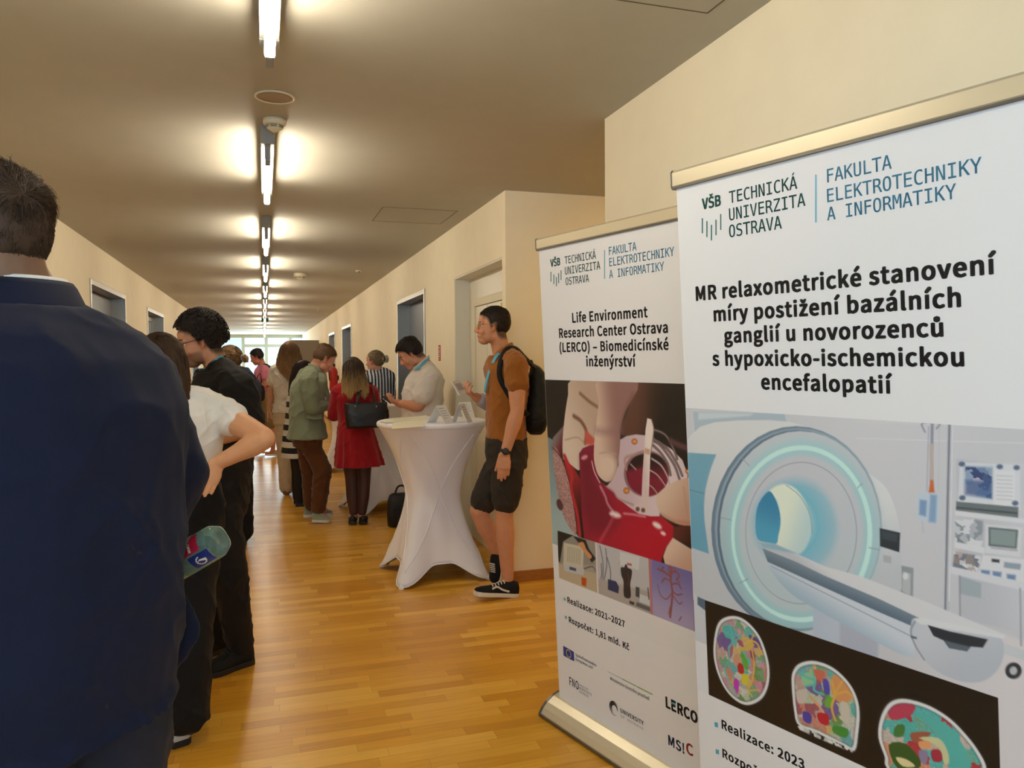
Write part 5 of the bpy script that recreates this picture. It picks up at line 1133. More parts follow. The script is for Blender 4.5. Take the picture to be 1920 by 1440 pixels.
def long_core(g, M, zs, prof, a0, a1, k=.9, n=24):
    R = []
    for z in zs:
        w, d, ys = prof(z); ring = []
        for i in range(n):
            a = (a0+(a1-a0)*i/(n-1))*D2R; ring.append(M @ Vector((math.sin(a)*w*k, ys-math.cos(a)*d*k, z)))
        for i in range(n-1, -1, -1):
            a = (a0+(a1-a0)*i/(n-1))*D2R; ring.append(M @ Vector((math.sin(a)*w*k*.72, ys-math.cos(a)*d*k*.72, z)))
        R.append(ring)
    g.rings(R)
def prof_from(rows):
    zs = [r[0] for r in rows]
    def f(z): return tuple(float(np.interp(z, zs, [r[k] for r in rows])) for k in (1,2,3))
    return f
def z_tint(me, z0, z1, c0, c1, seed=0, org=(0,0,0)):
    P = coords(me)+np.array(org); t = sstep((P[:,2]-z0)/(z1-z0)+.12*vnoise(P*60, seed))[:,None]; set_col(me, s2l(np.array(c0))*(1-t)+s2l(np.array(c1))*t)

def ribbon(g, P, w, nrm, th=.0015):
    P = [Vector(p) for p in P]; R = []
    if len(P) > 2: P, _ = smooth_path(P, [0]*len(P), 5)
    for i, p in enumerate(P):
        t = (P[min(i+1, len(P)-1)]-P[max(i-1, 0)]).normalized(); n_ = Vector(nrm(p) if callable(nrm) else nrm); n_ = (n_-t*n_.dot(t)).normalized(); s = t.cross(n_)
        R.append([p+s*w/2+n_*th, p-s*w/2+n_*th, p-s*w/2-n_*th, p+s*w/2-n_*th])
    g.rings(R)
def glasses(parent, org, M, frame, r=.021):
    g = G(); T = lambda v: M @ Vector(v)
    for s in (1,-1): g.tube([T((s*.032+r*1.1*math.cos(a), .094-.006*abs(s*.032+r*math.cos(a))/.05, .0+r*.92*math.sin(a))) for a in np.linspace(0, 2*PI, 19)], .0016, n=6, sub=1, caps=False)
    g.tube([T((-.010,.097,.006)), T((0,.099,.009)), T((.010,.097,.006))], .0014, n=6)
    for s in (1,-1): g.tube([T((s*.055,.090,.008)), T((s*.070,.060,.010)), T((s*.079,.0,.012)), T((s*.078,-.02,-.002))], .0017, n=6)
    o = obj('glasses', g, frame, parent, org, smooth=True)
    for s in (1,-1):
        g = G(); R = [[T((s*.032+rr*1.1*math.cos(a), .0935-.006*abs(s*.032+r*math.cos(a))/.05, rr*.92*math.sin(a))) for a in np.linspace(0, 2*PI, 25)[:-1]] for rr in (.002, r)]
        g.rings(R, caps=False); obj('lens', g, M_lens, o, org, smooth=True)

def person(label, Y0, J, yc, yh, hd, dims=None, voxel=.006, skin=(214,160,128), sex='m', hands=(), stub=None, brow=(60,42,32), scalp=None, eyes=True, jaw=1.0, hs=1.0, feet=True, neckr=None, nape=False):
    D = dict(DIM); D.update(dims or {})
    root = Vector((J['pelvis'].x, J['pelvis'].y, 0))
    t = thing('person', root, label, 'person'); M = headM(J['head'], hd[0]*D2R, hd[1]*D2R, (hd[2] if len(hd) > 2 else 0)*D2R, hs)
    g = G(); head_shape(g, M, sex, jaw=jaw); nr = neckr or D['neck']
    g.tube([J['neck']-UP*.05, J['neck'], M @ Vector((0,-.030,-.045)), M @ Vector((0,-.028,.0))], [nr*1.25, nr*1.02, nr*.96, nr*.9], n=16)
    if nape:
        for zz, rr in ((-.075,.030), (-.108,.034)): g.tube([M @ Vector((-.05,-.055,zz)), M @ Vector((0,-.078,zz-.004)), M @ Vector((.05,-.055,zz))], rr, n=10, flat=.72, ref=UP)
    loft(g, torso_rings(J, yh*D2R, yc*D2R, D)); shoulders(g, J, D)
    A, L = D['arm'], D['leg']
    for s in 'lr':
        a, b_, c = J['sh'+s], J['el'+s], J['wr'+s]
        g.tube([a, a.lerp(b_, .45), b_], [A[0]*1.1, A[0], A[1]*.98], n=14, sub=4); g.tube([b_, b_.lerp(c, .28), b_.lerp(c, .7), c], [A[1]*.98, A[1]*1.08, A[1]*.8, A[2]], n=14, sub=3); g.ell(b_, (A[1]*.9,)*3)
        h, k, an, to = J['hip'+s], J['kn'+s], J['an'+s], J['to'+s]
        g.tube([h, h.lerp(k, .5), k], [L[0], L[0]*.86, L[1]], n=16, sub=4); g.ell(k, (L[1]*1.0,)*3); g.tube([k, k.lerp(an, .3), k.lerp(an, .65), an], [L[1]*.95, L[2]*1.05, L[2]*.82, L[3]], n=14, sub=4)
        if feet: g.tube([an-UP*.01, an.lerp(to, .45)-UP*.035, to+UP*.01], [L[3]*1.0, .028, .022], n=10)
    for h in hands: hand(g, **h)
    me = fused('body', g, voxel, 3, None, root)
    P = coords(me)+np.array(root); set_col(me, s2l(np.clip(face_tint(P, M.inverted(), skin, brow=brow, stub=stub, scalp=scalp), 0, 255)))
    body = link('body', me, M_skin, t)
    if eyes:
        for s in (1,-1):
            g = G(); g.ell(M @ Vector((s*.032,.0665,.004)), (.0125*hs,)*3, nu=14, nv=10); e = obj('eye', g, M_eyew, body, root, smooth=True)
            g = G(); g.ell(M @ Vector((s*.032,.0765,.003)), (.0060*hs,.0040*hs,.0060*hs), M.to_3x3().normalized(), nu=12, nv=8); obj('iris', g, M_iris, e, root, smooth=True)
            
    return t, root, M, D
def garment(t, root, name, g, m, voxel=.008, smooth=3, disp=None, label=None):
    me = fused(name, g, voxel, smooth, disp, root); return link(name, me, m, t, label=label)
def top_shape(J, yc, yh, D, inf=.014, hem=None, sleeve=.55, sl_r=None, flare=0.0, neck=.93, arm_inf=.018, cuffs=None):
    g = G(); rows = torso_rings(J, yh*D2R, yc*D2R, D, inf)
    if hem is not None:             # hem height measured below the pelvis point (negative = above it)
        c0 = J['pelvis']-UP*hem; rows = [r for r in rows if r[0].z > c0.z+.02]; r0 = rows[0]; rows = [(Vector((r0[0].x, r0[0].y, c0.z)), r0[1], r0[2], r0[3]+flare, r0[4]+flare)]+rows
    loft(g, rows); shoulders(g, J, D, inf*.8)
    A = D['arm']; sl = sleeve if isinstance(sleeve, dict) else {'l': sleeve, 'r': sleeve}
    for s in 'lr':
        a, b_, c = J['sh'+s], J['el'+s], J['wr'+s]; f = sl[s]
        if f <= 1:
            e = a.lerp(b_, f); g.tube([a, a.lerp(e, .5), e], [A[0]*1.1+arm_inf, A[0]+arm_inf*1.05, A[0]*.95+arm_inf*1.1], n=16, sub=4)
        else:
            e = b_.lerp(c, f-1); g.tube([a, a.lerp(b_, .5), b_], [A[0]*1.1+arm_inf, A[0]+arm_inf, A[1]+arm_inf], n=16, sub=4); g.ell(b_, (A[1]+arm_inf*.95,)*3); g.tube([b_, b_.lerp(e, .5), e], [A[1]+arm_inf, A[1]*.95+arm_inf*.9, A[2]*1.2+arm_inf*.8], n=16, sub=4)
    return g
def legs_shape(J, yh, D, inf=.016, cut=2.0, top=None, rads=None, waist=True):
    g = G(); rows = torso_rings(J, yh*D2R, yh*D2R, D, inf*.7)[:4]
    if top is not None: rows = rows[:3]; r = rows[-1]; rows = rows[:2]+[(J['pelvis']+UP*top, r[1], r[2], r[3], r[4])]
    loft(g, rows); L = D['leg']
    for s in 'lr':
        h, k, an = J['hip'+s], J['kn'+s], J['an'+s]; R = rads or (L[0]+inf, L[1]+inf, L[2]+inf*.9, L[3]+inf*1.1); c = cut if not isinstance(cut, dict) else cut[s]
        if c <= 1: e = h.lerp(k, c); g.tube([h, h.lerp(e, .5), e], [R[0], R[0]*.97, R[1]*1.06], n=18, sub=4)
        else:
            e = k.lerp(an, c-1); g.tube([h, h.lerp(k, .5), k], [R[0], (R[0]+R[1])/2, R[1]], n=18, sub=4); g.ell(k, (R[1],)*3); g.tube([k, k.lerp(e, .5), e], [R[1], R[2], R[3]], n=18, sub=4)
    return g
def short_hair(t, root, M, m, top=.018, side=.006, nstr=1500, ln_top=.03, ln_side=.010, comb=None, lift=.7, rad=.0011, seed=3, jig=.003, voxel=None):
    g = G(); th = lambda s: side+(top-side)*float(sstep((s[2]-.045)/.05)); cap(g, M, th, jig=jig, seed=seed)
    comb = comb or (lambda p: (p.x*3, .6, .1)); ln = lambda p: ln_side+(ln_top-ln_side)*float(sstep((p.z-.05)/.05))
    strands(M, nstr, ln, rad, comb, lift, .25, seed, cap_r=(.076,.097,.089), tf=th, g=g); return obj('hair', g, m, t, root, smooth=True)
def place(Y0, **k): return {n: px(v[0], v[1], Y0+(v[2] if len(v) > 2 else 0)) for n, v in k.items()}
def skirt_rings(g, c0, c1, a0, b0, a1, b1, yaw, pleats=11, amp=.014, n=66, rows=12, k=.8, curve=1.0):
    R = []
    for i in range(rows):
        t = i/(rows-1); c = Vector(c0).lerp(Vector(c1), t); q = t**curve; a = a0+(a1-a0)*q; b_ = b0+(b1-b0)*q; ring = []
        for j in range(n):
            th = 2*PI*j/n; w = 1+amp/a*t**k*(math.sin(pleats*th+.8*math.sin(3*th))+.4*math.sin(pleats*1.7*th+1)); ring.append(c+rgt(yaw)*(a*w*math.cos(th))+fwd(yaw)*(b_*w*math.sin(th)))
        R.append(ring)
    g.rings(R)
dark_leather = mat('black_leather', (20, 19, 20), .38, bump=.2, bscale=220)
M_hair_dark = hair_mat('hair_dark', (38, 28, 24)); M_hair_black = hair_mat('hair_black', (26, 21, 20)); M_hair_brown = hair_mat('hair_brown', (74, 54, 40)); M_hair_tint = hair_mat('hair_tinted', (120, 90, 60), 'tint')
# ======== man in the brown polo, right of the nearest table
Y0 = 4.72
J = place(Y0, head=(924,613), neck=(941,664,.01), chest=(952,712,0), waist=(949,790,0), pelvis=(950,848,0), shl=(968,682,-.20), ell=(970,772,-.24), wrl=(947,850,-.24), shr=(946,688,.19), elr=(935,768,.20), wrr=(891,744,.12),
    hipl=(954,862,-.085), knl=(945,965,-.06), anl=(952,1086,-.045), tol=(900,1106,-.06), hipr=(946,860,.085), knr=(898,958,.10), anr=(937,1046,.16), tor=(928,1088,.16))
Ws = px(946, 852, Y0-.24)
t, o, M, D = person('man in brown polo and dark shorts standing side-on beside the nearest cocktail table', Y0, J, 74, 74, (76, -2), dict(sh=.175, cd=.126, ww=.148, wd=.112, hw=.160, hd=.122, arm=(.056,.044,.030), leg=(.083,.060,.058,.038)), .0048,
    (208,150,116), stub=((150,110,88), .35), brow=(44,32,26), scalp=((70,52,42), .8),
    hands=[dict(wrist=J['wrl'], dirv=px(945,880,Y0-.25)-J['wrl'], palm=fwd(164*D2R)*-1, curl=(.14,.18,.22,.26), side=-1, thumb=.9, tang=.22, size=1.08, spread=.05), dict(wrist=J['wrr'], dirv=px(874,733,Y0+.08)-J['wrr'], palm=Vector((-.1,-.2,1)), curl=(.8,.85,.9,.95), side=1)])
M_brown = fabric('brown_knit', (150, 92, 34)); M_short = fabric('charcoal_cotton', (52, 47, 42))
pol = garment(t, o, 'polo_shirt', top_shape(J, 74, 74, D, .013, hem=-.085, sleeve=.46), M_brown, .007, 3, folds(.006, 9, .6, 3))
g = G(); R = []
for z, k in ((-.003, 1.0), (.04, 1.0)):
    R.append([J['pelvis']+UP*(.075+z)+rgt(74*D2R)*(.166*math.cos(a))+fwd(74*D2R)*(.134*math.sin(a)) for a in np.linspace(0, 2*PI, 41)[:-1]])
g = G(); g.tube([px(925,674,Y0-.04), px(938,664,Y0-.085), px(953,651,Y0-.06), px(960,648,Y0+.0), px(950,655,Y0+.06), px(927,676,Y0+.03)], .021, n=10, ref=UP, flat=.45); obj('collar', g, M_brown, pol, o, smooth=True)
garment(t, o, 'shorts', legs_shape(J, 74, D, .022, {'l': .80, 'r': .86}, top=.10), M_short, .007, 3, folds(.005, 10, .5, 8))
short_hair(t, o, M, hair_mat('hair_black_brown', (46, 35, 29)), .013, .002, 3000, .028, .007, lambda p: (p.x*2, .8, .25), .6, .0011, 5)
glasses(t, o, M, M_goldwire)
g = G(); g.lathe((0,0,0), [(.033, -.010), (.0345, -.004), (.0345, .004), (.033, .010), (.028, .010), (.028, -.010)], 24)
dw = (J['wrl']-J['ell']).normalized(); Mw = Matrix.Translation(J['wrl']-dw*.012) @ dw.to_track_quat('Z', 'Y').to_matrix().to_4x4(); g.xform(Mw); w = obj('watch', g, M_black, t, o, smooth=True)
g = G(); cN = (CP-J['wrl']).normalized(); cN = (cN-dw*cN.dot(dw)).normalized(); Mf = Matrix.Translation(J['wrl']-dw*.012+cN*.032) @ cN.to_track_quat('Z', 'Y').to_matrix().to_4x4(); g.lathe((0,0,0), [(.021, 0), (.022, .005), (.019, .009), (.002, .0095)], 24); g.xform(Mf); obj('watch_face', g, M_dark, w, o, smooth=True)
g = G(); nrm = lambda p: (Vector((p.x, p.y, 0))-Vector((J['chest'].x+.02, J['chest'].y, 0))).normalized()
ribbon(g, [px(951,648,Y0-.035), px(942,656,Y0-.075), px(928,672,Y0-.095), px(916,700,Y0-.085), px(911,722,Y0-.07), px(909,735,Y0-.05)], .019, nrm); ribbon(g, [px(951,648,Y0+.03), px(938,660,Y0+.07), px(919,690,Y0+.06), px(909,735,Y0-.03)], .019, nrm); obj('lanyard', g, M_lany, t, o)
g = G(); e = J['elr'].lerp(J['wrr'], .62); dd = (J['wrr']-J['elr']).normalized(); g.tube([e-dd*.05, e, e+dd*.035], [.049,.048,.046], n=14); obj('cuff', g, fabric('grey_cuff', (176, 172, 178)), t, o, smooth=True)
M_van = fabric('black_canvas', (22, 22, 26), .8)
s = shoe(t, o, px(968,1118,4.66), px(889,1115,4.63), .105, M_van, M_sole, M_lace, .08)
for c in s.children:
    pass
fl_ = (s.location)
g = G(); hl, tl = px(968,1118,4.66), px(889,1115,4.63); f_ = (tl-hl).normalized(); r_ = f_.cross(UP).normalized(); sd = 1 if r_.dot(CP-hl) > 0 else -1; 
ribbon(g, [hl+f_*.07+r_*sd*.0475+UP*.040, hl+f_*.115+r_*sd*.0455+UP*.050, hl+f_*.15+r_*sd*.042+UP*.066, hl+f_*.185+r_*sd*.0445+UP*.052], .011, r_*sd, .0022); obj('side_stripe', g, M_lace, s, o, label='white wavy side stripe')
shoe(t, o, px(940,1040,4.89), px(930,1094,4.86), .10, M_van, M_sole, M_lace, .07)
# booklet in his hand
bt = thing('booklet', px(858,728,Y0+.04), 'white booklet held open by the man in the brown polo', 'booklet'); bo = bt.location
g = G(); a, b_, c, d = px(846,716,Y0+.0), px(861,713,Y0+.10), px(879,737,Y0+.10), px(861,741,Y0+.0); n_ = (b_-a).cross(d-a).normalized()*.004; g.add([a-n_, b_-n_, c-n_, d-n_, a+n_, b_+n_, c+n_, d+n_], [(3,2,1,0), (4,5,6,7), (0,1,5,4), (1,2,6,5), (2,3,7,6), (3,0,4,7)]); obj('pages', g, M_paper, bt, bo, bevel=.001)
g = G(); g.quad(*[q+n_*1.06 if n_.z > 0 else q-n_*1.06 for q in (a.lerp(b_,.2).lerp(d,.2), b_.lerp(a,.2).lerp(c,.2), c.lerp(d,.3).lerp(b_,.3), d.lerp(c,.3).lerp(a,.3))]); obj('printed_text', g, M_inkgrey, bt, bo)
# backpack
bp_ = thing('backpack', px(1000,770,Y0), 'black and dark green backpack worn by the man in the brown polo', 'backpack'); bo = bp_.location
M_bag = fabric('backpack_green', (34, 38, 34), .6); M_bagb = fabric('backpack_black', (16, 16, 17), .65)
f74, r74 = fwd(74*D2R), rgt(74*D2R)
def sup(c, a, b_, y=74*D2R, n=32, p=3.2): return [c+rgt(y)*(a*math.copysign(abs(math.cos(2*PI*k/n))**(2/p), math.cos(2*PI*k/n)))+fwd(y)*(b_*math.copysign(abs(math.sin(2*PI*k/n))**(2/p), math.sin(2*PI*k/n))) for k in range(n)]
g = G(); g.rings([sup(px(*q, Y0), a, b_) for q, a, b_ in (((1004,811), .09, .038), ((1004,806), .135, .058), ((1006,790), .145, .068), ((1009,760), .15, .072), ((1010,730), .145, .062), ((1008,700), .13, .048), ((1004,688), .10, .03), ((1002,684), .05, .015))]); bb = garment(bp_, bo, 'bag_body', g, M_bag, .008, 3, folds(.004, 12, .6, 4))
g = G(); g.rings([sup(px(*q, Y0), a, b_) for q, a, b_ in (((1004,813), .09, .040), ((1004,806), .138, .061), ((1006,790), .148, .071), ((1007,782), .149, .072), ((1007,780), .12, .05))]); obj('bag_base', g, M_bagb, bb, bo, smooth=True)
for s_, dy in ((1, -.13), (-1, .13)):
    g = G(); ribbon(g, [px(1003,690,Y0+dy*.9), px(985,672,Y0+dy), px(966,653,Y0+dy*.95), px(950,655,Y0+dy*.95), px(939,678,Y0+dy*1.15), px(937,705,Y0+dy*1.25), px(947,728,Y0+dy*1.4), px(968,760,Y0+dy*1.6), px(990,778,Y0+dy*1.1)], .032, lambda p: (p-(J['chest']+Vector((0,0,-.02)))).normalized(), .006); obj('shoulder_strap', g, M_bagb, bp_, bo, smooth=True)
g = G(); g.tube([px(1001,690,Y0-.03), px(996,678,Y0-.02), px(997,678,Y0+.02), px(1001,690,Y0+.03)], .007, n=8); obj('grab_handle', g, M_bagb, bp_, bo, smooth=True)

# ======== man in the white shirt behind the nearest table
Y0 = 6.4
J = place(Y0, head=(770,664), neck=(800,690,.0), chest=(793,735,0), waist=(790,790,0), pelvis=(789,835,0), shl=(806,703,-.19), ell=(786,762,-.20), wrl=(752,757,-.14), shr=(786,706,.19), elr=(776,765,.22), wrr=(745,755,.06),
    hipl=(792,845,-.09), knl=(788,940,-.09), anl=(792,1032,-.09), tol=(760,1045,-.09), hipr=(786,843,.09), knr=(780,935,.09), anr=(784,1020,.09), tor=(752,1030,.09))
t, o, M, D = person('man in white short-sleeved shirt looking down at his phone behind the nearest table', Y0, J, 70, 75, (80, 34), dict(sh=.195, cd=.150, ww=.185, wd=.155, hw=.18, hd=.15, arm=(.060,.046,.032)), .006,
    (202,142,112), stub=((150,108,88), .25), brow=(50,36,28), scalp=((60,44,36), .8), neckr=.064,
    hands=[dict(wrist=J['wrl'], dirv=px(733,753,Y0-.08)-J['wrl'], palm=Vector((-.3,.5,.7)), curl=(.6,.7,.7,.8), side=-1), dict(wrist=J['wrr'], dirv=px(728,750,Y0)-J['wrr'], palm=Vector((-.3,-.4,.7)), curl=(.6,.7,.7,.8), side=1)])
M_linen = fabric('white_linen', (218, 210, 202))
sh_ = garment(t, o, 'shirt', top_shape(J, 70, 75, D, .018, hem=.10, sleeve=.72, arm_inf=.026, flare=.01), M_linen, .008, 3, folds(.008, 8, .7, 12))
g = G(); g.tube([px(776,692,Y0-.02), px(786,687,Y0-.07), px(800,674,Y0-.05), px(803,671,Y0+.02), px(790,683,Y0+.07)], .022, n=10, ref=UP, flat=.4); obj('collar', g, M_linen, sh_, o, smooth=True)
garment(t, o, 'trousers', legs_shape(J, 75, D, .016), fabric('grey_trousers', (60, 60, 66)), .009, 2)
short_hair(t, o, M, M_hair_dark, .024, .009, 1300, .034, .014, lambda p: (p.x*2, .7, .1), .6, .0016, 9)
g = G(); nrm = lambda p: (p-Vector((J['neck'].x, J['neck'].y, p.z-.04))).normalized(); ribbon(g, [px(778,694,Y0-.07), px(788,686,Y0-.09), px(799,675,Y0-.07), px(804,670,Y0-.01), px(800,673,Y0+.06)], .020, nrm, .002); obj('lanyard', g, M_lany, t, o)
for s in 'lr': shoe(t, o, px(J and (805 if s == 'l' else 797), 1048 if s == 'l' else 1036, Y0+(-.09 if s == 'l' else .09)), px(748 if s == 'l' else 742, 1047 if s == 'l' else 1034, Y0+(-.09 if s == 'l' else .09)), .105, M_black, M_dark)
pt = thing('phone', px(726,745,Y0-.04), 'dark phone held in both hands by the man in the white shirt', 'phone'); 
g = G(); a, b_, c, d = px(717,744,Y0-.08), px(722,741,Y0+.02), px(738,753,Y0+.02), px(733,757,Y0-.08); n_ = (b_-a).cross(d-a).normalized()*.004; g.add([a-n_, b_-n_, c-n_, d-n_, a+n_, b_+n_, c+n_, d+n_], [(3,2,1,0), (4,5,6,7), (0,1,5,4), (1,2,6,5), (2,3,7,6), (3,0,4,7)]); obj('phone_body', g, M_black, pt, pt.location, bevel=.001)

# ======== woman in the red dress
Y0 = 7.18
J = place(Y0, head=(662,696,.02), neck=(664,724,-.02), chest=(665,758,0), waist=(666,800,0), pelvis=(668,835,0), shl=(636,733,0), ell=(626,778,.06), wrl=(640,772,.26), shr=(694,733,0), elr=(705,778,.05), wrr=(700,770,.25),
    hipl=(655,840,0), knl=(659,897,0), anl=(663,962,0), tol=(664,976,.14), hipr=(681,840,0), knr=(683,897,0), anr=(679,962,0), tor=(680,976,.14))
t, o, M, D = person('woman in knee-length red dress seen from behind at the middle table', Y0, J, 2, 0, (6, 14), dict(sh=.160, cd=.105, ww=.135, wd=.10, hw=.165, hd=.12, arm=(.045,.036,.024), leg=(.078,.054,.053,.034), neck=.05), .006, (212,160,130), sex='f',
    hands=[dict(wrist=J['wrl'], dirv=(.3,.9,.1), palm=(0,0,-1), side=1, size=.9), dict(wrist=J['wrr'], dirv=(-.3,.9,.1), palm=(0,0,-1), side=-1, size=.9)])
M_redc = fabric('red_crepe', (148, 8, 22), .8, .05)
g = top_shape(J, 2, 0, D, .012, hem=-.02, sleeve=1.18, arm_inf=.026); skirt_rings(g, J['waist']+UP*.03, px(674,873,Y0), .155, .118, .225, .18, 0, 13, .012)
garment(t, o, 'dress', g, M_redc, .0065, 2, folds(.004, 11, .4, 21))
garment(t, o, 'tights', legs_shape(J, 0, D, .004, cut=2.0), mat('sheer_black', (66, 40, 36), .55), .006, 3)
prof = prof_from([(-.30,.110,.055,-.055), (-.22,.120,.070,-.045), (-.12,.115,.095,-.035), (-.03,.100,.118,-.02), (.05,.093,.117,-.015), (.09,.068,.09,-.015), (.118,.02,.03,-.01)])
g = G(); long_core(g, M, [.118,.10,.07,.03,-.03,-.1,-.17,-.21], prof, -105, 105, .93); cap(g, M, lambda s: .012); long_hair(g, M, 900, lambda a: -.245+.03*math.cos(a*5), prof, -108, 108, .0026, 4, .007)
h = obj('hair', g, M_hair_tint, t, o, smooth=True); z_tint(h.data, J['head'].z-.22, J['head'].z+.03, (196,160,104), (58,42,32), 1, o)
for s, (x, y) in dict(l=(661,976), r=(681,977)).items(): shoe(t, o, px(x,983,7.14), px(x+1,972,7.36), .085, dark_leather, M_black, None, .06)
# tote bag on her shoulder
bt = thing('tote_bag', px(688,778,Y0-.16), 'black leather tote bag hanging from the shoulder of the red dress woman', 'handbag'); bo = bt.location
g = G(); R = []
for (x, y, hw, dd) in ((686,802,.165,.05), (686,798,.172,.06), (686,775,.185,.062), (686,756,.192,.045), (686,754.5,.190,.030)): R.append(sup(px(x, y, Y0-.19), hw, dd, 0, 40, 4))
g.rings(R); bb = garment(bt, bo, 'bag_body', g, dark_leather, .006, 2, folds(.002, 10, 1, 3))
for dy, x0, x1 in ((-.235, 668, 702), (-.155, 670, 704)):
    g = G(); ribbon(g, [px(x0,760,Y0+dy), px(x0+4,740,Y0+dy+.03), px(686,722,Y0-.02), px(696,719,Y0+.0), px(701,738,Y0+dy+.05), px(x1,760,Y0+dy)], .016, lambda p: (p-Vector((J['chest'].x+.08, J['chest'].y, p.z-.01))).normalized(), .003); obj('bag_handle', g, dark_leather, bt, bo)
for x in (666, 706):
    g = G(); g.ell(px(x,762,Y0-.252), (.008,.005,.008)); obj('rivet', g, M_steel, bt, bo, smooth=True)
g = G(); g.tube([px(718,752,Y0-.16), px(722,770,Y0-.18), px(724,785,Y0-.17), px(719,797,Y0-.17)], [.03,.045,.045,.03], n=14, flat=.6); me = fused('pompom', g, .006, 1, lambda P: .012*vnoise(P*60, 5), bo); link('fringed_pouch', me, M_bagb, bt)

# ======== man in the green blazer
Y0 = 7.45
J = place(Y0, head=(607,674,-.01), neck=(587,696,0), chest=(577,733,0), waist=(574,785,0), pelvis=(577,818,0), shr=(577,710,-.20), elr=(586,766,-.21), wrr=(614,758,-.06), shl=(570,708,.19), ell=(580,764,.22), wrl=(612,760,.1),
    hipr=(581,834,-.075), knr=(605,882,-.08), anr=(597,955,-.07), tor=(612,970,-.09), hipl=(574,834,.075), knl=(582,885,.09), anl=(583,948,.09), tol=(612,958,.08))
t, o, M, D = person('man in sage green blazer and brown trousers bending his head, side-on', Y0, J, -82, -80, (-76, 30), dict(sh=.185, cd=.140, ww=.160, wd=.135, hw=.165, hd=.13), .006, (214,150,124), brow=(110,80,56), scalp=((130,98,72), .7),
    hands=[dict(wrist=J['wrr'], dirv=(.9,.3,.0), palm=(0,.4,-.9), side=1), dict(wrist=J['wrl'], dirv=(.9,-.2,.05), palm=(0,-.4,-.9), side=-1)])
M_green_w = fabric('sage_wool', (130, 138, 114), .9)
g = top_shape(J, -82, -80, dict(D, hw=.190, hd=.150), .022, hem=.02, sleeve=1.86, arm_inf=.028, flare=.018); bl = garment(t, o, 'blazer', g, M_green_w, .008, 3, folds(.007, 8, .6, 31))
g = G(); g.tube([px(604,704,Y0-.05), px(596,692,Y0-.09), px(584,686,Y0-.06), px(579,686,Y0+.0), px(588,694,Y0+.08)], .020, n=10, ref=UP, flat=.42); obj('collar', g, M_green_w, bl, o, smooth=True)
g = G(); ribbon(g, [px(601,700,Y0-.09), px(607,715,Y0-.10), px(613,735,Y0-.09), px(617,752,Y0-.07)], .055, lambda p: (.7,-.7,.1), .004); obj('lapel', g, M_green_w, bl, o)
g = G(); ribbon(g, [px(575,780,Y0-.222), px(588,783,Y0-.226), px(603,781,Y0-.205)], .045, lambda p: (p-J['pelvis']).normalized(), .004); obj('pocket_flap', g, M_green_w, bl, o)
for q in ((615,783), (619,745)):
    g = G(); g.ell(px(*q, Y0-.12), (.009,.006,.009)); obj('button', g, M_black, bl, o, smooth=True)
g = G(); ribbon(g, [px(597,694,Y0-.085), px(606,716,Y0-.09), px(613,742,Y0-.08)], .018, lambda p: (.8,-.6,.1), .002); obj('lanyard', g, M_lany, t, o)
garment(t, o, 'trousers', legs_shape(J, -80, D, .014, rads=(.088,.086,.080,.070)), fabric('brown_corduroy', (92, 54, 28), .9), .008, 3, folds(.006, 9, .5, 33))
short_hair(t, o, M, hair_mat('hair_lightbrown', (104, 76, 54)), .024, .004, 1600, .036, .007, lambda p: (p.x*2, .75, .35), .65, .0013, 11)
M_gshoe = fabric('green_canvas', (150, 160, 138)); shoe(t, o, px(585,978,7.37), px(619,979,7.35), .10, M_gshoe, M_sole, M_lace, .075); shoe(t, o, px(570,969,7.58), px(624,965,7.56), .10, M_gshoe, M_sole, M_lace, .075)

# ======== woman in the striped dress, mostly behind the green blazer
Y0 = 8.35
J = place(Y0, head=(571,699,0), neck=(566,725,0), chest=(562,754,0), waist=(558,795,0), pelvis=(558,830,0), shr=(568,733,-.16), elr=(566,785,-.17), wrr=(585,775,-.05), shl=(560,733,.16), ell=(562,785,.18), wrl=(585,775,.1),
    hipr=(560,835,-.07), knr=(562,888,-.06), anr=(561,942,-.05), tor=(580,950,-.05), hipl=(556,835,.07), knl=(557,886,.06), anl=(556,935,.06), tol=(575,943,.06))
t, o, M, D = person('woman in black and white striped dress half hidden behind the green blazer', Y0, J, -78, -78, (-70, 12), dict(sh=.155, cd=.115, ww=.14, wd=.115, hw=.165, hd=.13, arm=(.045,.036,.024), leg=(.075,.052,.05,.033), neck=.05), .008, sex='f')
M_str = stripe_mat('dress_stripes', (214, 208, 198), (22, 22, 26), 2, .118, .5, .25)
g = top_shape(J, -78, -78, D, .014, hem=.0, sleeve=1.3, arm_inf=.022); skirt_rings(g, J['waist'], px(556,857,Y0), .165, .140, .185, .155, -78*D2R, 7, .004); garment(t, o, 'dress', g, M_str, .008, 2)
garment(t, o, 'tights', legs_shape(J, -78, D, .004), mat('opaque_black', (16, 15, 17), .8), .008, 2)
g = G(); prof = prof_from([(-.30,.09,.05,-.06), (-.15,.105,.09,-.04), (.03,.095,.118,-.015), (.09,.068,.09,-.015), (.118,.02,.03,-.01)]); long_core(g, M, [.118,.10,.07,.03,-.05,-.15,-.2], prof, -100, 100); cap(g, M, lambda s: .012); long_hair(g, M, 300, lambda a: -.24, prof, -100, 100, .003, 7, .004); obj('hair', g, M_hair_dark, t, o, smooth=True)
for y, Yd, x in ((951, -.05, 0), (944, .06, -4)): shoe(t, o, px(555+x, y, Y0+Yd), px(584+x, y, Y0+Yd), .085, M_black, M_black, None, .06)

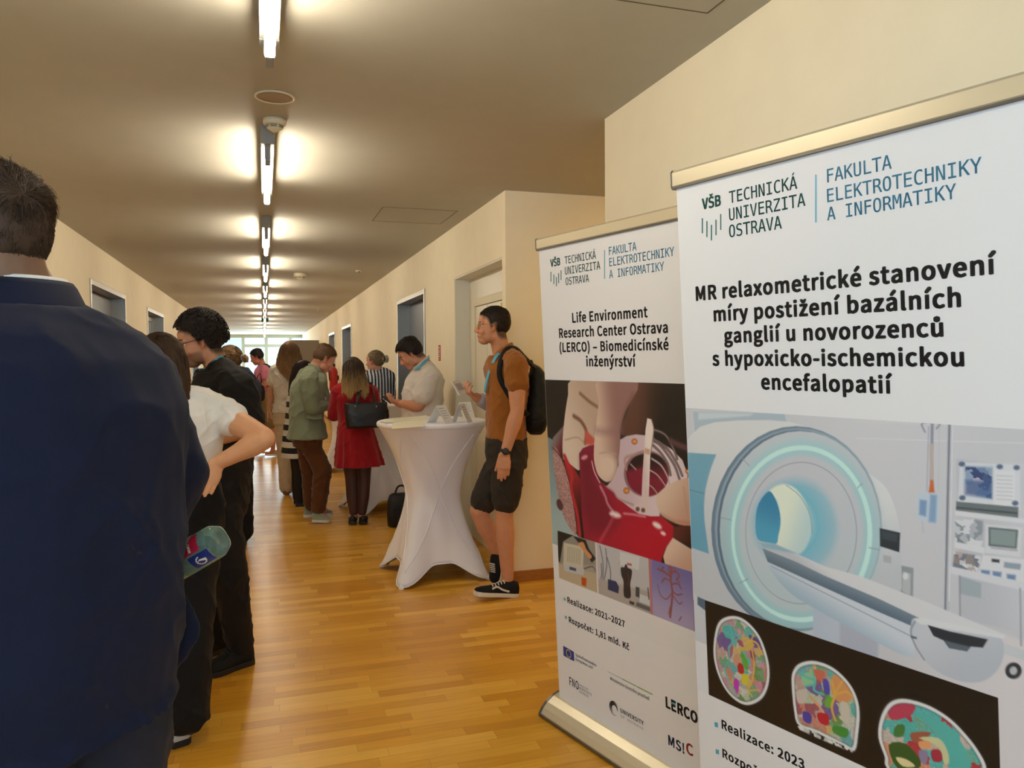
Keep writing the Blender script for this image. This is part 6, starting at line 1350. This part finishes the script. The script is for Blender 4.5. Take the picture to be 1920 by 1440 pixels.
# ======== woman in the white blouse with long wavy hair
Y0 = 9.1
J = place(Y0, head=(543,661,0), neck=(541,687,-.02), chest=(541,715,0), waist=(541,748,0), pelvis=(542,778,0), shl=(519,692,0), ell=(507,733,.02), wrl=(504,768,.05), shr=(564,692,0), elr=(572,732,.06), wrr=(566,735,.25),
    hipl=(533,785,0), knl=(536,850,.02), anl=(539,915,.02), tol=(536,922,.16), hipr=(552,785,0), knr=(555,850,.05), anr=(556,910,.08), tor=(556,918,.22))
t, o, M, D = person('woman with long wavy hair in white blouse and beige trousers, seen from behind', Y0, J, 6, 4, (-6, 6), dict(sh=.165, cd=.108, ww=.135, wd=.10, hw=.165, hd=.12, arm=(.043,.035,.024), neck=.05), .007, (198,144,112), sex='f', hands=[dict(wrist=J['wrl'], dirv=(0.05,.1,-1), palm=(1,.2,0), side=1, curl=(.6,.7,.8,.9), size=.95)])
garment(t, o, 'blouse', top_shape(J, 6, 4, D, .020, hem=-.03, sleeve=.62, arm_inf=.034, flare=.012), fabric('ivory_blouse', (214, 204, 190)), .008, 3, folds(.007, 9, .5, 41))
garment(t, o, 'trousers', legs_shape(J, 4, D, .022, rads=(.108,.098,.094,.092)), fabric('beige_cotton', (196, 178, 152)), .009, 3, folds(.005, 9, .4, 42))
prof = prof_from([(-.36,.075,.06,-.075), (-.24,.115,.075,-.06), (-.14,.135,.10,-.04), (-.04,.122,.122,-.02), (.05,.103,.120,-.015), (.09,.075,.092,-.015), (.12,.02,.03,-.01)])
g = G(); long_core(g, M, [.118,.10,.07,.03,-.03,-.1,-.17,-.25], prof, -120, 120, .9); cap(g, M, lambda s: .014); long_hair(g, M, 800, lambda a: -.35+.12*abs(a), prof, -125, 125, .0032, 14, .013); h = obj('hair', g, M_hair_tint, t, o, smooth=True); z_tint(h.data, J['head'].z-.25, J['head'].z+.08, (170,128,82), (100,68,44), 2, o)
for x, y, Yd in ((537,927,0), (556,922,.06)): shoe(t, o, px(x, y, 9.05+Yd), px(x, y-9, 9.28+Yd), .085, mat('tan_leather', (140, 96, 64), .5), mat('sandal_sole', (120, 84, 56), .6), None, .04, name='sandal')
pt = thing('phone', px(503,778,Y0+.08), 'pale phone hanging in the left hand of the woman in the white blouse', 'phone'); g = G(); q = pt.location; g.box(q+Vector((-.012,-.035,-.075)), q+Vector((-.002,.035,.065))); obj('phone_case', g, mat('pale_case', (190, 176, 150), .4), pt, q, bevel=.003)

# ======== woman in the navy and white striped top at the wall
Y0 = 8.75
J = place(Y0, head=(703,678,0), neck=(709,696,0), chest=(711,722,0), waist=(712,762,0), pelvis=(713,795,0), shl=(694,704,.02), ell=(690,736,.10), wrl=(690,712,.22), shr=(729,704,0), elr=(732,748,.05), wrr=(715,752,.22),
    hipl=(703,800,0), knl=(703,860,0), anl=(703,920,0), tol=(702,925,.15), hipr=(722,800,0), knr=(722,860,0), anr=(722,920,0), tor=(722,925,.15))
t, o, M, D = person('woman with clipped-up hair in navy and white striped top beyond the middle table', Y0, J, 25, 10, (52, 4), dict(sh=.16, cd=.11, ww=.14, wd=.105, hw=.165, hd=.12, arm=(.045,.036,.024), neck=.047), .0065, (214,158,132), sex='f', hands=[dict(wrist=J['wrl'], dirv=(-.2,.3,.9), palm=(-.6,-.6,.2), side=1, curl=(.6,.6,.7,.8), size=.92)])
garment(t, o, 'striped_top', top_shape(J, 25, 10, D, .014, hem=.02, sleeve=1.2, arm_inf=.022), stripe_mat('top_stripes', (220, 222, 226), (34, 44, 70), 0, .036, .5, .1), .007, 3, folds(.004, 9, .6, 51))
garment(t, o, 'trousers', legs_shape(J, 10, D, .018), fabric('dark_blue_trousers', (40, 44, 60)), .009, 2)
g = G(); cap(g, M, lambda s: .010, jig=.003, seed=4); tie = Vector((0,-.098,.02)); combed(g, M, 900, tie, .0018, 5)
for k in range(7): g.tube([M @ (tie+Vector((.03*math.cos(k*.9), -.01-.004*k, .035*math.sin(k*.9)))), M @ (tie+Vector((.03*math.cos(k*.9+1.4), -.025, .035*math.sin(k*.9+1.4)))), M @ (tie+Vector((.026*math.cos(k*.9+2.8), -.018, .03*math.sin(k*.9+2.8))))], .012, n=8)
h = obj('hair', g, hair_mat2('hair_streaked', (92,76,58), (182,160,122)), t, o, smooth=True)
g = G()
for k in range(5): g.tube([M @ (tie+Vector((-.03+.015*k, -.045, .04))), M @ (tie+Vector((-.028+.014*k, -.062, .0))), M @ (tie+Vector((-.03+.015*k, -.045, -.04)))], .0045, n=6)
obj('claw_clip', g, mat('clip_pearl', (196, 190, 170), .3), h, o, smooth=True)
for x in (703, 722): shoe(t, o, px(x,930,Y0-.05), px(x,921,Y0+.18), .085, M_black, M_black, None, .06)

# ======== man in the pink shirt, far down the corridor
Y0 = 12.9
J = place(Y0, head=(482,670,0), neck=(492,687,.0), chest=(495,706,0), waist=(496,735,0), pelvis=(499,758,0), shl=(497,694,-.18), ell=(497,722,-.2), wrl=(482,730,-.15), shr=(488,694,.18), elr=(486,722,.2), wrr=(478,733,.1),
    hipl=(502,764,-.09), knl=(512,804,-.1), anl=(512,842,-.1), tol=(498,850,-.12), hipr=(497,764,.09), knr=(490,806,.2), anr=(488,840,.2), tor=(478,848,.2))
t, o, M, D = person('man in pink shirt and khaki shorts far back, looking down before the glass doors', Y0, J, 70, 72, (78, 22), dict(sh=.175, cd=.12), .009, (196,128,106), brow=(60,44,34), scalp=((80,60,46), .7), hands=[dict(wrist=J['wrl'], dirv=(-.6,.1,-.6), palm=(.3,.2,.8), side=-1, curl=(.7,.8,.8,.9))])
garment(t, o, 'shirt', top_shape(J, 70, 72, D, .016, hem=.0, sleeve=.55, arm_inf=.022), fabric('pink_cotton', (206, 122, 146)), .01, 2); garment(t, o, 'shorts', legs_shape(J, 72, D, .024, .85), fabric('khaki_cotton', (128, 108, 76)), .01, 2)
short_hair(t, o, M, M_hair_dark, .022, .006, 500, .03, .01, None, .6, .002, 13)
g = G(); ribbon(g, [px(491,684,Y0-.08), px(487,696,Y0-.11), px(483,712,Y0-.10), px(481,722,Y0-.08)], .024, (-.6,-.8,0), .003); obj('lanyard', g, M_lany, t, o)
M_khs = fabric('beige_canvas', (176, 158, 126)); shoe(t, o, px(521,855,12.85), px(497,854,12.8), .11, M_khs, M_sole, None, .08); shoe(t, o, px(496,850,13.2), px(475,849,13.2), .11, M_khs, M_sole, None, .08)
bt = thing('backpack', px(510,715,Y0), 'dark backpack on the back of the man in the pink shirt', 'backpack'); bo = bt.location
g = G(); g.rings([sup(px(x, y, Y0), a, b_, 70*D2R) for x, y, a, b_ in ((510,742,.12,.06), (511,736,.16,.09), (511,715,.165,.10), (509,696,.15,.08), (507,686,.10,.05))]); garment(bt, bo, 'bag_body', g, fabric('plum_nylon', (40, 32, 38), .6), .01, 2)
g = G(); ribbon(g, [px(508,690,Y0-.13), px(498,684,Y0-.14), px(491,692,Y0-.17), px(491,708,Y0-.19), px(500,726,Y0-.2)], .05, lambda p: (p-J['chest']).normalized(), .006); obj('shoulder_strap', g, M_bagb, bt, bo)
bt = thing('shoulder_bag', px(486,736,Y0-.25), 'small black bag carried in front by the man in the pink shirt', 'bag'); bo = bt.location
g = G(); g.rings([sup(px(x, y, Y0-.3), a, b_, .2) for x, y, a, b_ in ((487,752,.05,.04), (487,748,.075,.055), (487,735,.08,.055), (486,724,.07,.04), (486,721,.03,.02))]); garment(bt, bo, 'bag_body', g, M_bagb, .008, 2); g = G(); g.tube([px(484,723,Y0-.3), px(481,712,Y0-.27), px(487,700,Y0-.24), px(490,712,Y0-.27), px(489,723,Y0-.3)], .006, n=6); obj('bag_handle', g, M_bagb, bt, bo)
# ======== man with curly black hair, left
Y0 = 3.98
J = place(Y0, head=(375,641,0), neck=(408,688,.0), chest=(428,752,0), waist=(420,845,0), pelvis=(406,930,0), shl=(443,722,-.19), ell=(470,800,-.21), wrl=(415,822,-.17), shr=(428,716,.19), elr=(398,792,.2), wrr=(374,748,.0),
    hipl=(408,952,-.09), knl=(430,1070,-.10), anl=(442,1205,-.12), tol=(400,1250,-.22), hipr=(398,948,.09), knr=(392,1068,.05), anr=(396,1196,.06), tor=(366,1225,-.02))
J['anl'] = pz(452,1247,0)+UP*.095; J['tol'] = pz(404,1262,0)+UP*.03; J['anr'] = pz(412,1221,0)+UP*.095; J['tor'] = pz(376,1233,0)+UP*.03
t, o, M, D = person('man with curly black hair and glasses in black shirt looking down, facing left', Y0, J, 80, 76, (99, 14), dict(sh=.180, cd=.128, ww=.155, wd=.122, hw=.165, hd=.13, arm=(.055,.044,.030)), .005, (206,150,120), stub=((84,62,50), .62), brow=(34,26,22), scalp=((46,36,30), .8),
    hands=[dict(wrist=J['wrl'], dirv=(-.9,.2,-.1), palm=(.2,.9,.2), side=-1), dict(wrist=J['wrr'], dirv=(-.8,-.3,.35), palm=(.3,.4,.8), side=1)])
M_blk = fabric('black_jersey', (24, 23, 25), .85, .08); s_ = garment(t, o, 'shirt', top_shape(J, 80, 76, D, .016, hem=.05, sleeve=.88, arm_inf=.026), M_blk, .007, 3, folds(.006, 9, .6, 61))
g = G(); g.tube([px(376,712,Y0-.03), px(386,700,Y0-.08), px(404,684,Y0-.085), px(421,674,Y0-.03), px(420,675,Y0+.03), px(398,690,Y0+.08), px(378,706,Y0+.03)], .02, n=10, ref=UP, flat=.42); obj('collar', g, M_blk, s_, o, smooth=True)
garment(t, o, 'jeans', legs_shape(J, 76, D, .016, cut=1.99, rads=(.104,.082,.074,.068)), fabric('black_denim', (27, 26, 28), .8, .12), .007, 3, folds(.006, 9, .5, 63))
g = G(); cap(g, M, lambda s: .010+.016*float(sstep((s[2]-.03)/.06)), jig=.010, seed=8)
rg = random.Random(4)
for k in range(1500):                # curls
    z = rg.uniform(-.45, 1); a = rg.uniform(0, 2*PI); q = Vector((math.sqrt(1-z*z)*math.cos(a), math.sqrt(1-z*z)*math.sin(a), z)); p = Vector((0,-.015,.03))+Vector((q.x*.094, q.y*.110, q.z*.117))
    if p.z < float(zline(p.y))+.010: continue
    s1 = q.orthogonal().normalized(); s2 = q.cross(s1); rr = rg.uniform(.006, .013); P = [M @ (p+q*(.004*j-.006)+s1*rr*math.cos(j*1.15+a)+s2*rr*math.sin(j*1.15+a)) for j in range(7)]; g.tube(P, [.0028,.003,.003,.0028,.0024,.002,.0012], n=5, sub=2)
obj('hair', g, hair_mat('hair_curly', (44, 35, 31)), t, o, smooth=True); glasses(t, o, M, M_black, .021)
g = G(); nrm = lambda p: (p-Vector((J['neck'].x+.03, J['neck'].y, p.z-.02))).normalized()
ribbon(g, [px(417,668,Y0-.05), px(406,676,Y0-.085), px(390,692,Y0-.085)], .020, nrm, .002); ribbon(g, [px(376,694,Y0-.05), px(367,704,Y0-.05), px(364,722,Y0-.04), px(359,738,Y0-.03)], .012, (-.7,-.7,.1), .0015); ribbon(g, [px(383,690,Y0-.02), px(374,706,Y0-.055), px(368,724,Y0-.045)], .012, (-.7,-.7,.1), .0015); obj('lanyard', g, M_lany, t, o)
M_sneak = fabric('black_mesh', (24, 23, 24), .7, bump=.4); M_dsole = mat('black_rubber', (30, 30, 32), .6)
shoe(t, o, pz(470,1241,0), pz(386,1270,0), .115, M_sneak, M_dsole, M_black, .118); shoe(t, o, pz(424,1216,0), pz(366,1237,0), .11, M_sneak, M_dsole, M_black, .118)

# ======== woman with the bun, behind the curly-haired man
Y0 = 6.8
J = place(Y0, head=(429,677,0), neck=(451,700,0), chest=(458,732,0), waist=(454,785,0), pelvis=(451,830,0), shl=(461,708,-.15), ell=(466,765,-.18), wrl=(446,790,-.12), shr=(452,707,.15), elr=(448,765,.18), wrr=(440,790,.1),
    hipl=(452,838,-.08), knl=(452,915,-.08), anl=(453,1000,-.08), tol=(438,1012,-.09), hipr=(448,836,.08), knr=(446,910,.08), anr=(446,992,.08), tor=(430,1002,.07))
t, o, M, D = person('woman with dark blond hair bun in navy top and black trousers behind the curly-haired man', Y0, J, 70, 72, (66, 10), dict(sh=.16, cd=.115, ww=.14, wd=.11, hw=.165, hd=.125, arm=(.046,.037,.025), neck=.047), .0065, sex='f')
garment(t, o, 'top', top_shape(J, 70, 72, D, .016, hem=.06, sleeve=1.1, arm_inf=.024), fabric('navy_knit', (30, 34, 58)), .008, 3, folds(.005, 9, .6, 71)); garment(t, o, 'trousers', legs_shape(J, 72, D, .02, rads=(.104,.094,.092,.095)), fabric('black_wide_cotton', (20, 20, 23)), .008, 3, folds(.006, 10, .3, 72))
tie = Vector((0,-.115,.0)); g = G(); cap(g, M, lambda s: .010, jig=.002, seed=4); combed(g, M, 1100, tie, .0018, 5)
g.ell(M @ (tie+Vector((0,-.030,-.005))), (.030,.026,.030), M.to_3x3())
for k in range(26): a = k*.9; g.tube([M @ (tie+Vector((.031*math.cos(a+q*.8), -.028+.016*math.sin(k+q*.7), -.005+.031*math.sin(a+q*.8)))) for q in range(4)], .0045, n=6, sub=2)
h = obj('hair', g, hair_mat2('hair_dark_blond', (72,52,36), (168,132,90)), t, o, smooth=True)
g = G(); g.tube([M @ (tie+Vector((.026*math.cos(a), -.010, .026*math.sin(a)))) for a in np.linspace(0, 2*PI, 15)], .007, n=7, caps=False); obj('scrunchie', g, mat('scrunchie_silver', (150, 150, 156), .5), h, o, smooth=True)
M_bw = mat('white_sneaker', (214, 210, 204), .6); shoe(t, o, pz(461,1015,0), pz(434,1019,0), .095, M_bw, M_dsole, M_black, .08); shoe(t, o, pz(452,1004,0), pz(427,1007,0), .095, M_bw, M_dsole, M_black, .08)

# ======== woman in the white T-shirt, hand on her hip
Y0 = 3.25
J = place(Y0, head=(303,687,.0), neck=(340,742,-.03), chest=(340,815,0), waist=(338,890,0), pelvis=(336,945,0), shr=(413,776,-.01), elr=(498,822,-.17), wrr=(409,868,-.16), shl=(268,776,.02), ell=(235,865,.05), wrl=(262,920,.12),
    hipr=(368,968,0), knr=(356,1170,.02), anr=(342,1352,.0), tor=(316,1372,.15), hipl=(305,968,.03), knl=(290,1160,.1), anl=(280,1320,.15), tol=(262,1335,.3))
t, o, M, D = person('woman with long brown ponytail in white T-shirt, right hand on her hip', Y0, J, 8, 4, (22, 8, -8), dict(sh=.152, cd=.105, ww=.122, wd=.098, hw=.15, hd=.115, arm=(.049,.041,.026), leg=(.066,.050,.050,.034), neck=.05), .005, (216,160,122), sex='f',
    hands=[dict(wrist=J['wrr'], dirv=px(391,906,Y0-.212)-J['wrr'], palm=Vector((-.35,.9,-.1)), curl=(.04,.06,.08,.10), side=-1, thumb=.5, tang=.3, size=.95), dict(wrist=J['wrl'], dirv=(.2,.5,-.6), palm=(1,0,.2), side=1)])
M_wht = fabric('white_jersey', (232, 230, 228), .8)
garment(t, o, 't_shirt', top_shape(J, 8, 4, D, .012, hem=-.05, sleeve={'l': .55, 'r': .30}, arm_inf=.017, flare=.006), M_wht, .006, 3, folds(.006, 10, .35, 81))
garment(t, o, 'trousers', legs_shape(J, 4, D, .020, cut=1.96, rads=(.088,.094,.094,.096)), fabric('black_wide_trousers', (20, 20, 23)), .008, 3, folds(.008, 8, .3, 82))
tie = Vector((0,-.118,.022)); g = G(); cap(g, M, lambda s: .010, jig=.002, seed=4); combed(g, M, 2600, tie, .0012, 5)
prof = prof_from([(-.32,.022,.016,-.05), (-.22,.050,.028,-.065), (-.10,.056,.036,-.095), (0,.040,.034,-.118), (.03,.022,.022,-.125), (.12,.010,.010,-.12)])
long_core(g, M, [.045,.02,-.02,-.06,-.12,-.18,-.24], prof, -180, 179, .85, 20)
rg = random.Random(9)
for k in range(900):
    a = rg.uniform(0, 2*PI); dp = rg.uniform(.82, 1.06); ze = rg.uniform(-.32, -.23); P = []
    for i in range(9):
        z = .045+(ze-.045)*i/8; w, d, ys = prof(z); P.append(M @ Vector((math.sin(a)*w*dp+.003*math.sin(z*40+a*3), ys-math.cos(a)*d*dp, z)))
    g.tube(P, [.0011]*6+[.001,.0007,.0003], n=3, sub=1, caps=False)
prof2 = prof_from([(-.22,.070,.05,-.03), (-.08,.082,.088,-.02), (.03,.090,.108,-.015), (.12,.03,.04,-.012)])
long_hair(g, M, 420, lambda a: -.14-.05*abs(math.sin(a)), prof2, -95, 95, .0014, 19, .004)
h = obj('hair', g, M_hair_tint, t, o, smooth=True); z_tint(h.data, J['head'].z-.3, J['head'].z+.05, (92,64,44), (66,48,36), 2, o)
g = G(); g.tube([M @ (tie+Vector((.022*math.cos(a), -.004, .022*math.sin(a)))) for a in np.linspace(0, 2*PI, 15)], .005, n=7, caps=False); obj('hair_tie', g, M_black, h, o, smooth=True)
s_ = shoe(t, o, pz(340,1400,0), pz(294,1352,0), .10, M_bw, M_dsole, M_black, .07); shoe(t, o, pz(282,1352,0), pz(240,1330,0), .10, M_bw, M_dsole, M_black, .07)

# ======== big man in the navy suit, closest on the left
f52, r52 = fwd(50*D2R), rgt(50*D2R)
ch = px(84, 770, 1.5); pe = px(86, 1215, 1.5)
J = dict(head=px(-26,464,1.5), neck=px(20,566,1.5), chest=ch, waist=px(84,1000,1.5), pelvis=pe, shr=ch+r52*.150+UP*.045-f52*.01, shl=ch-r52*.205+UP*.06, elr=px(304,880,1.66), wrr=px(258,1050,1.82), ell=ch-r52*.30-UP*.25, wrl=ch-r52*.25-UP*.47+f52*.15)
for s, k in (('r', .105), ('l', -.105)):
    h = pe+r52*k-UP*.05; J['hip'+s] = h; J['kn'+s] = Vector((h.x, h.y, .52))+f52*.02; J['an'+s] = Vector((h.x, h.y, .09)); J['to'+s] = Vector((h.x, h.y, .02))+f52*.16
t, o, M, D = person('big man in navy blue suit seen from behind, closest to the camera on the left', 1.5, J, 50, 50, (46, 4), dict(sh=.212, cd=.160, ww=.205, wd=.165, hw=.200, hd=.162, arm=(.066,.060,.036), leg=(.105,.075,.068,.045), neck=.073), .006, (206,146,120), scalp=((96,74,58), .75), jaw=1.15, hs=1.06,
    nape=True, hands=[dict(wrist=J['wrr'], dirv=px(240,1090,1.83)-J['wrr'], palm=(-.3,-.5,.4), curl=(1,1,1,1), side=1), dict(wrist=J['wrl'], dirv=(-.3,.5,-.4), palm=(.5,.5,0), side=-1)])
M_navy = fabric('navy_suiting', (16, 22, 47), .85, .05, .3, 700, .0)
g = top_shape(J, 50, 50, D, .022, hem=.125, sleeve=1.93, arm_inf=.020, flare=.012)
fl = [(240,960), (300,1000), (322,1050), (352,1110), (378,1168), (372,1186), (345,1218), (308,1285), (240,1320), (200,1140)]; fq = [px(x, y, 1.66) for x, y in fl]
g.rings([[p-f52*.028-r52*.03 for p in fq], [p+f52*.028-r52*.0 for p in fq]])
jk = garment(t, o, 'suit_jacket', g, M_navy, .008, 4, folds(.007, 5, .45, 91, .1))
g = G(); nk = px(14,551,1.5); R = []
for z, a, b_ in ((-.05,.124,.117), (-.02,.113,.107), (.012,.104,.101), (.020,.100,.097), (.014,.096,.093), (-.03,.1,.097)): R.append([nk+UP*z+r52*(a*math.cos(q))+f52*(b_*math.sin(q)-.004+.3*z) for q in np.linspace(0, 2*PI, 49)[:-1]])
g.rings(R); obj('collar', g, M_navy, jk, o, smooth=True)
g = G(); R = []
for z, a, b_ in ((-.03,.0905,.090), (.022,.0895,.089), (.026,.087,.0865), (.022,.0845,.084), (-.03,.085,.084)): R.append([nk+UP*z+r52*(a*math.cos(q))+f52*(b_*math.sin(q)-.002) for q in np.linspace(0, 2*PI, 49)[:-1]])
g.rings(R); obj('shirt_collar', g, M_wht, t, o, smooth=True, label='white shirt collar')
garment(t, o, 'trousers', legs_shape(J, 50, D, .02, rads=(.135,.105,.10,.085)), fabric('navy_trousers', (34, 36, 50), .8, .05, .3, 700), .009, 3, folds(.006, 8, .4, 93))
g = G(); nth = lambda s: .002+.010*float(sstep((s[2]-.03)/.05)); cap(g, M, nth, jig=.003, seed=5)
strands(M, 9000, lambda p: .007+.026*float(sstep((p.z-.02)/.07)), .0008, lambda p: (p.x*3+.1, .5, -.9+11*p.z), .6, .2, 17, cap_r=(.076,.097,.089), tf=nth, g=g, segs=4)
obj('hair', g, M_hair_brown, t, o, smooth=True)
for s in 'rl': a = J['an'+s]; shoe(t, o, Vector((a.x, a.y, 0))-f52*.07, Vector((a.x, a.y, 0))+f52*.24, .115, dark_leather, M_black, None, .08)
# water bottle under his arm
B0 = px(416,1008,1.60); E0 = px(300,1076,1.66); e = (E0-B0).normalized()
bt = thing('water_bottle', B0, 'clear plastic water bottle with red and blue label poking out from behind the navy suit', 'bottle')
vN = (CP-B0).normalized(); vN = (vN-e*vN.dot(e)).normalized(); vS = e.cross(vN)
Mb = Matrix((( vN.x, vS.x, e.x, B0.x), (vN.y, vS.y, e.y, B0.y), (vN.z, vS.z, e.z, B0.z), (0,0,0,1)))
M_pet = bpy.data.materials.new('clear_plastic'); M_pet.use_nodes = True; nt = M_pet.node_tree; b = nt.nodes['Principled BSDF']; b.inputs['Base Color'].default_value = rgba((186, 206, 192)); b.inputs['Roughness'].default_value = .06; b.inputs['Specular IOR Level'].default_value = .9
tr = nt.nodes.new('ShaderNodeBsdfTransparent'); tr.inputs[0].default_value = rgba((236, 246, 239)); fr = nt.nodes.new('ShaderNodeFresnel'); fr.inputs[0].default_value = 1.5; ad = nt.nodes.new('ShaderNodeMath'); ad.operation = 'MULTIPLY_ADD'; ad.inputs[1].default_value = 1.4; ad.inputs[2].default_value = .08; nt.links.new(fr.outputs[0], ad.inputs[0])
mx = nt.nodes.new('ShaderNodeMixShader'); nt.links.new(ad.outputs[0], mx.inputs[0]); nt.links.new(tr.outputs[0], mx.inputs[1]); nt.links.new(b.outputs[0], mx.inputs[2]); nt.links.new(mx.outputs[0], nt.nodes['Material Output'].inputs[0])
g = G(); R = []
for r, z, fl in ((.010,.006,.3), (.020,.001,.5), (.028,.003,.6), (.0325,.012,.5), (.0335,.024,.2), (.0318,.030,.1), (.0335,.036,.1), (.0335,.046,0), (.0322,.050,0), (.0335,.054,0), (.0335,.118,0), (.0322,.124,0), (.0335,.130,.1), (.033,.15,.1), (.026,.175,.1), (.015,.195,0), (.013,.205,0), (.013,.215,0)):
    R.append([Mb @ Vector(((r*(1+.06*fl*math.cos(5*q)))*math.cos(q), (r*(1+.06*fl*math.cos(5*q)))*math.sin(q), z)) for q in np.linspace(0, 2*PI, 61)[:-1]])
g.rings(R, caps=True); bb = obj('bottle_body', g, M_pet, bt, B0, smooth=True)
g = G(); g.lathe((0,0,0), [(.0155,.203), (.016,.206), (.016,.218), (.014,.221), (.002,.221)], 24); g.xform(Mb); obj('cap', g, mat('cap_blue', (40, 70, 150), .4), bt, B0, smooth=True)
def wrap(poly, r): return [Mb @ Vector((r*math.cos(th), r*math.sin(th), z)) for z, th in poly]
def patch(g, z0, z1, t0, t1, r, n=12, wob=0):
    R = []
    for k in range(n+1):
        th = t0+(t1-t0)*k/n; w = wob*math.sin(k*2.4); R.append(wrap([(z0+w, th), (z1-w*.7, th)], r))
    for k in range(n): g.add([R[k][0], R[k+1][0], R[k+1][1], R[k][1]], [(0,1,2,3)])
g = G(); patch(g, .016, .095, -PI, PI, .0338, 48); lb = obj('label', g, glass_mat('label_film', (200, 222, 220), .8), bt, B0, smooth=True)
SG = 1 if (Mb.to_3x3() @ Vector((0,1,0))).z > 0 else -1
g = G(); patch(g, .032, .086, SG*.05, SG*1.15, .0341, 14, .003); obj('red_print', g, mat('label_red', (196, 30, 66), .5), lb, B0)
g = G(); patch(g, .018, .064, SG*-1.0, SG*-.08, .0342, 10); obj('blue_print', g, mat('label_blue', (28, 44, 120), .5), lb, B0)
vs, fs = text_verts('MATTONI', False, .03); x1 = max(v[0] for v in vs); g = G(); g.add([Mb @ Vector((.0345*math.cos(SG*(.15+1.35*x/x1)), .0345*math.sin(SG*(.15+1.35*x/x1)), .050+.021*y)) for x, y, z in vs], fs); obj('lettering', g, M_white, lb, B0)
g = G()
for k in range(10):
    a, b_ = k*.5, (k+.8)*.5; g.add(wrap([(.043+.011*math.sin(a), SG*-.55+.32*math.cos(a)), (.043+.011*math.sin(b_), SG*-.55+.32*math.cos(b_)), (.043+.008*math.sin(b_), SG*-.55+.24*math.cos(b_)), (.043+.008*math.sin(a), SG*-.55+.24*math.cos(a))], .0345), [(0,1,2,3)])
g.add(wrap([(.033, SG*-.7), (.047, SG*-.5), (.055, SG*-.62), (.045, SG*-.42), (.031, SG*-.5)], .0346), [(0,1,2,3,4)]); obj('emblem', g, M_white, lb, B0)
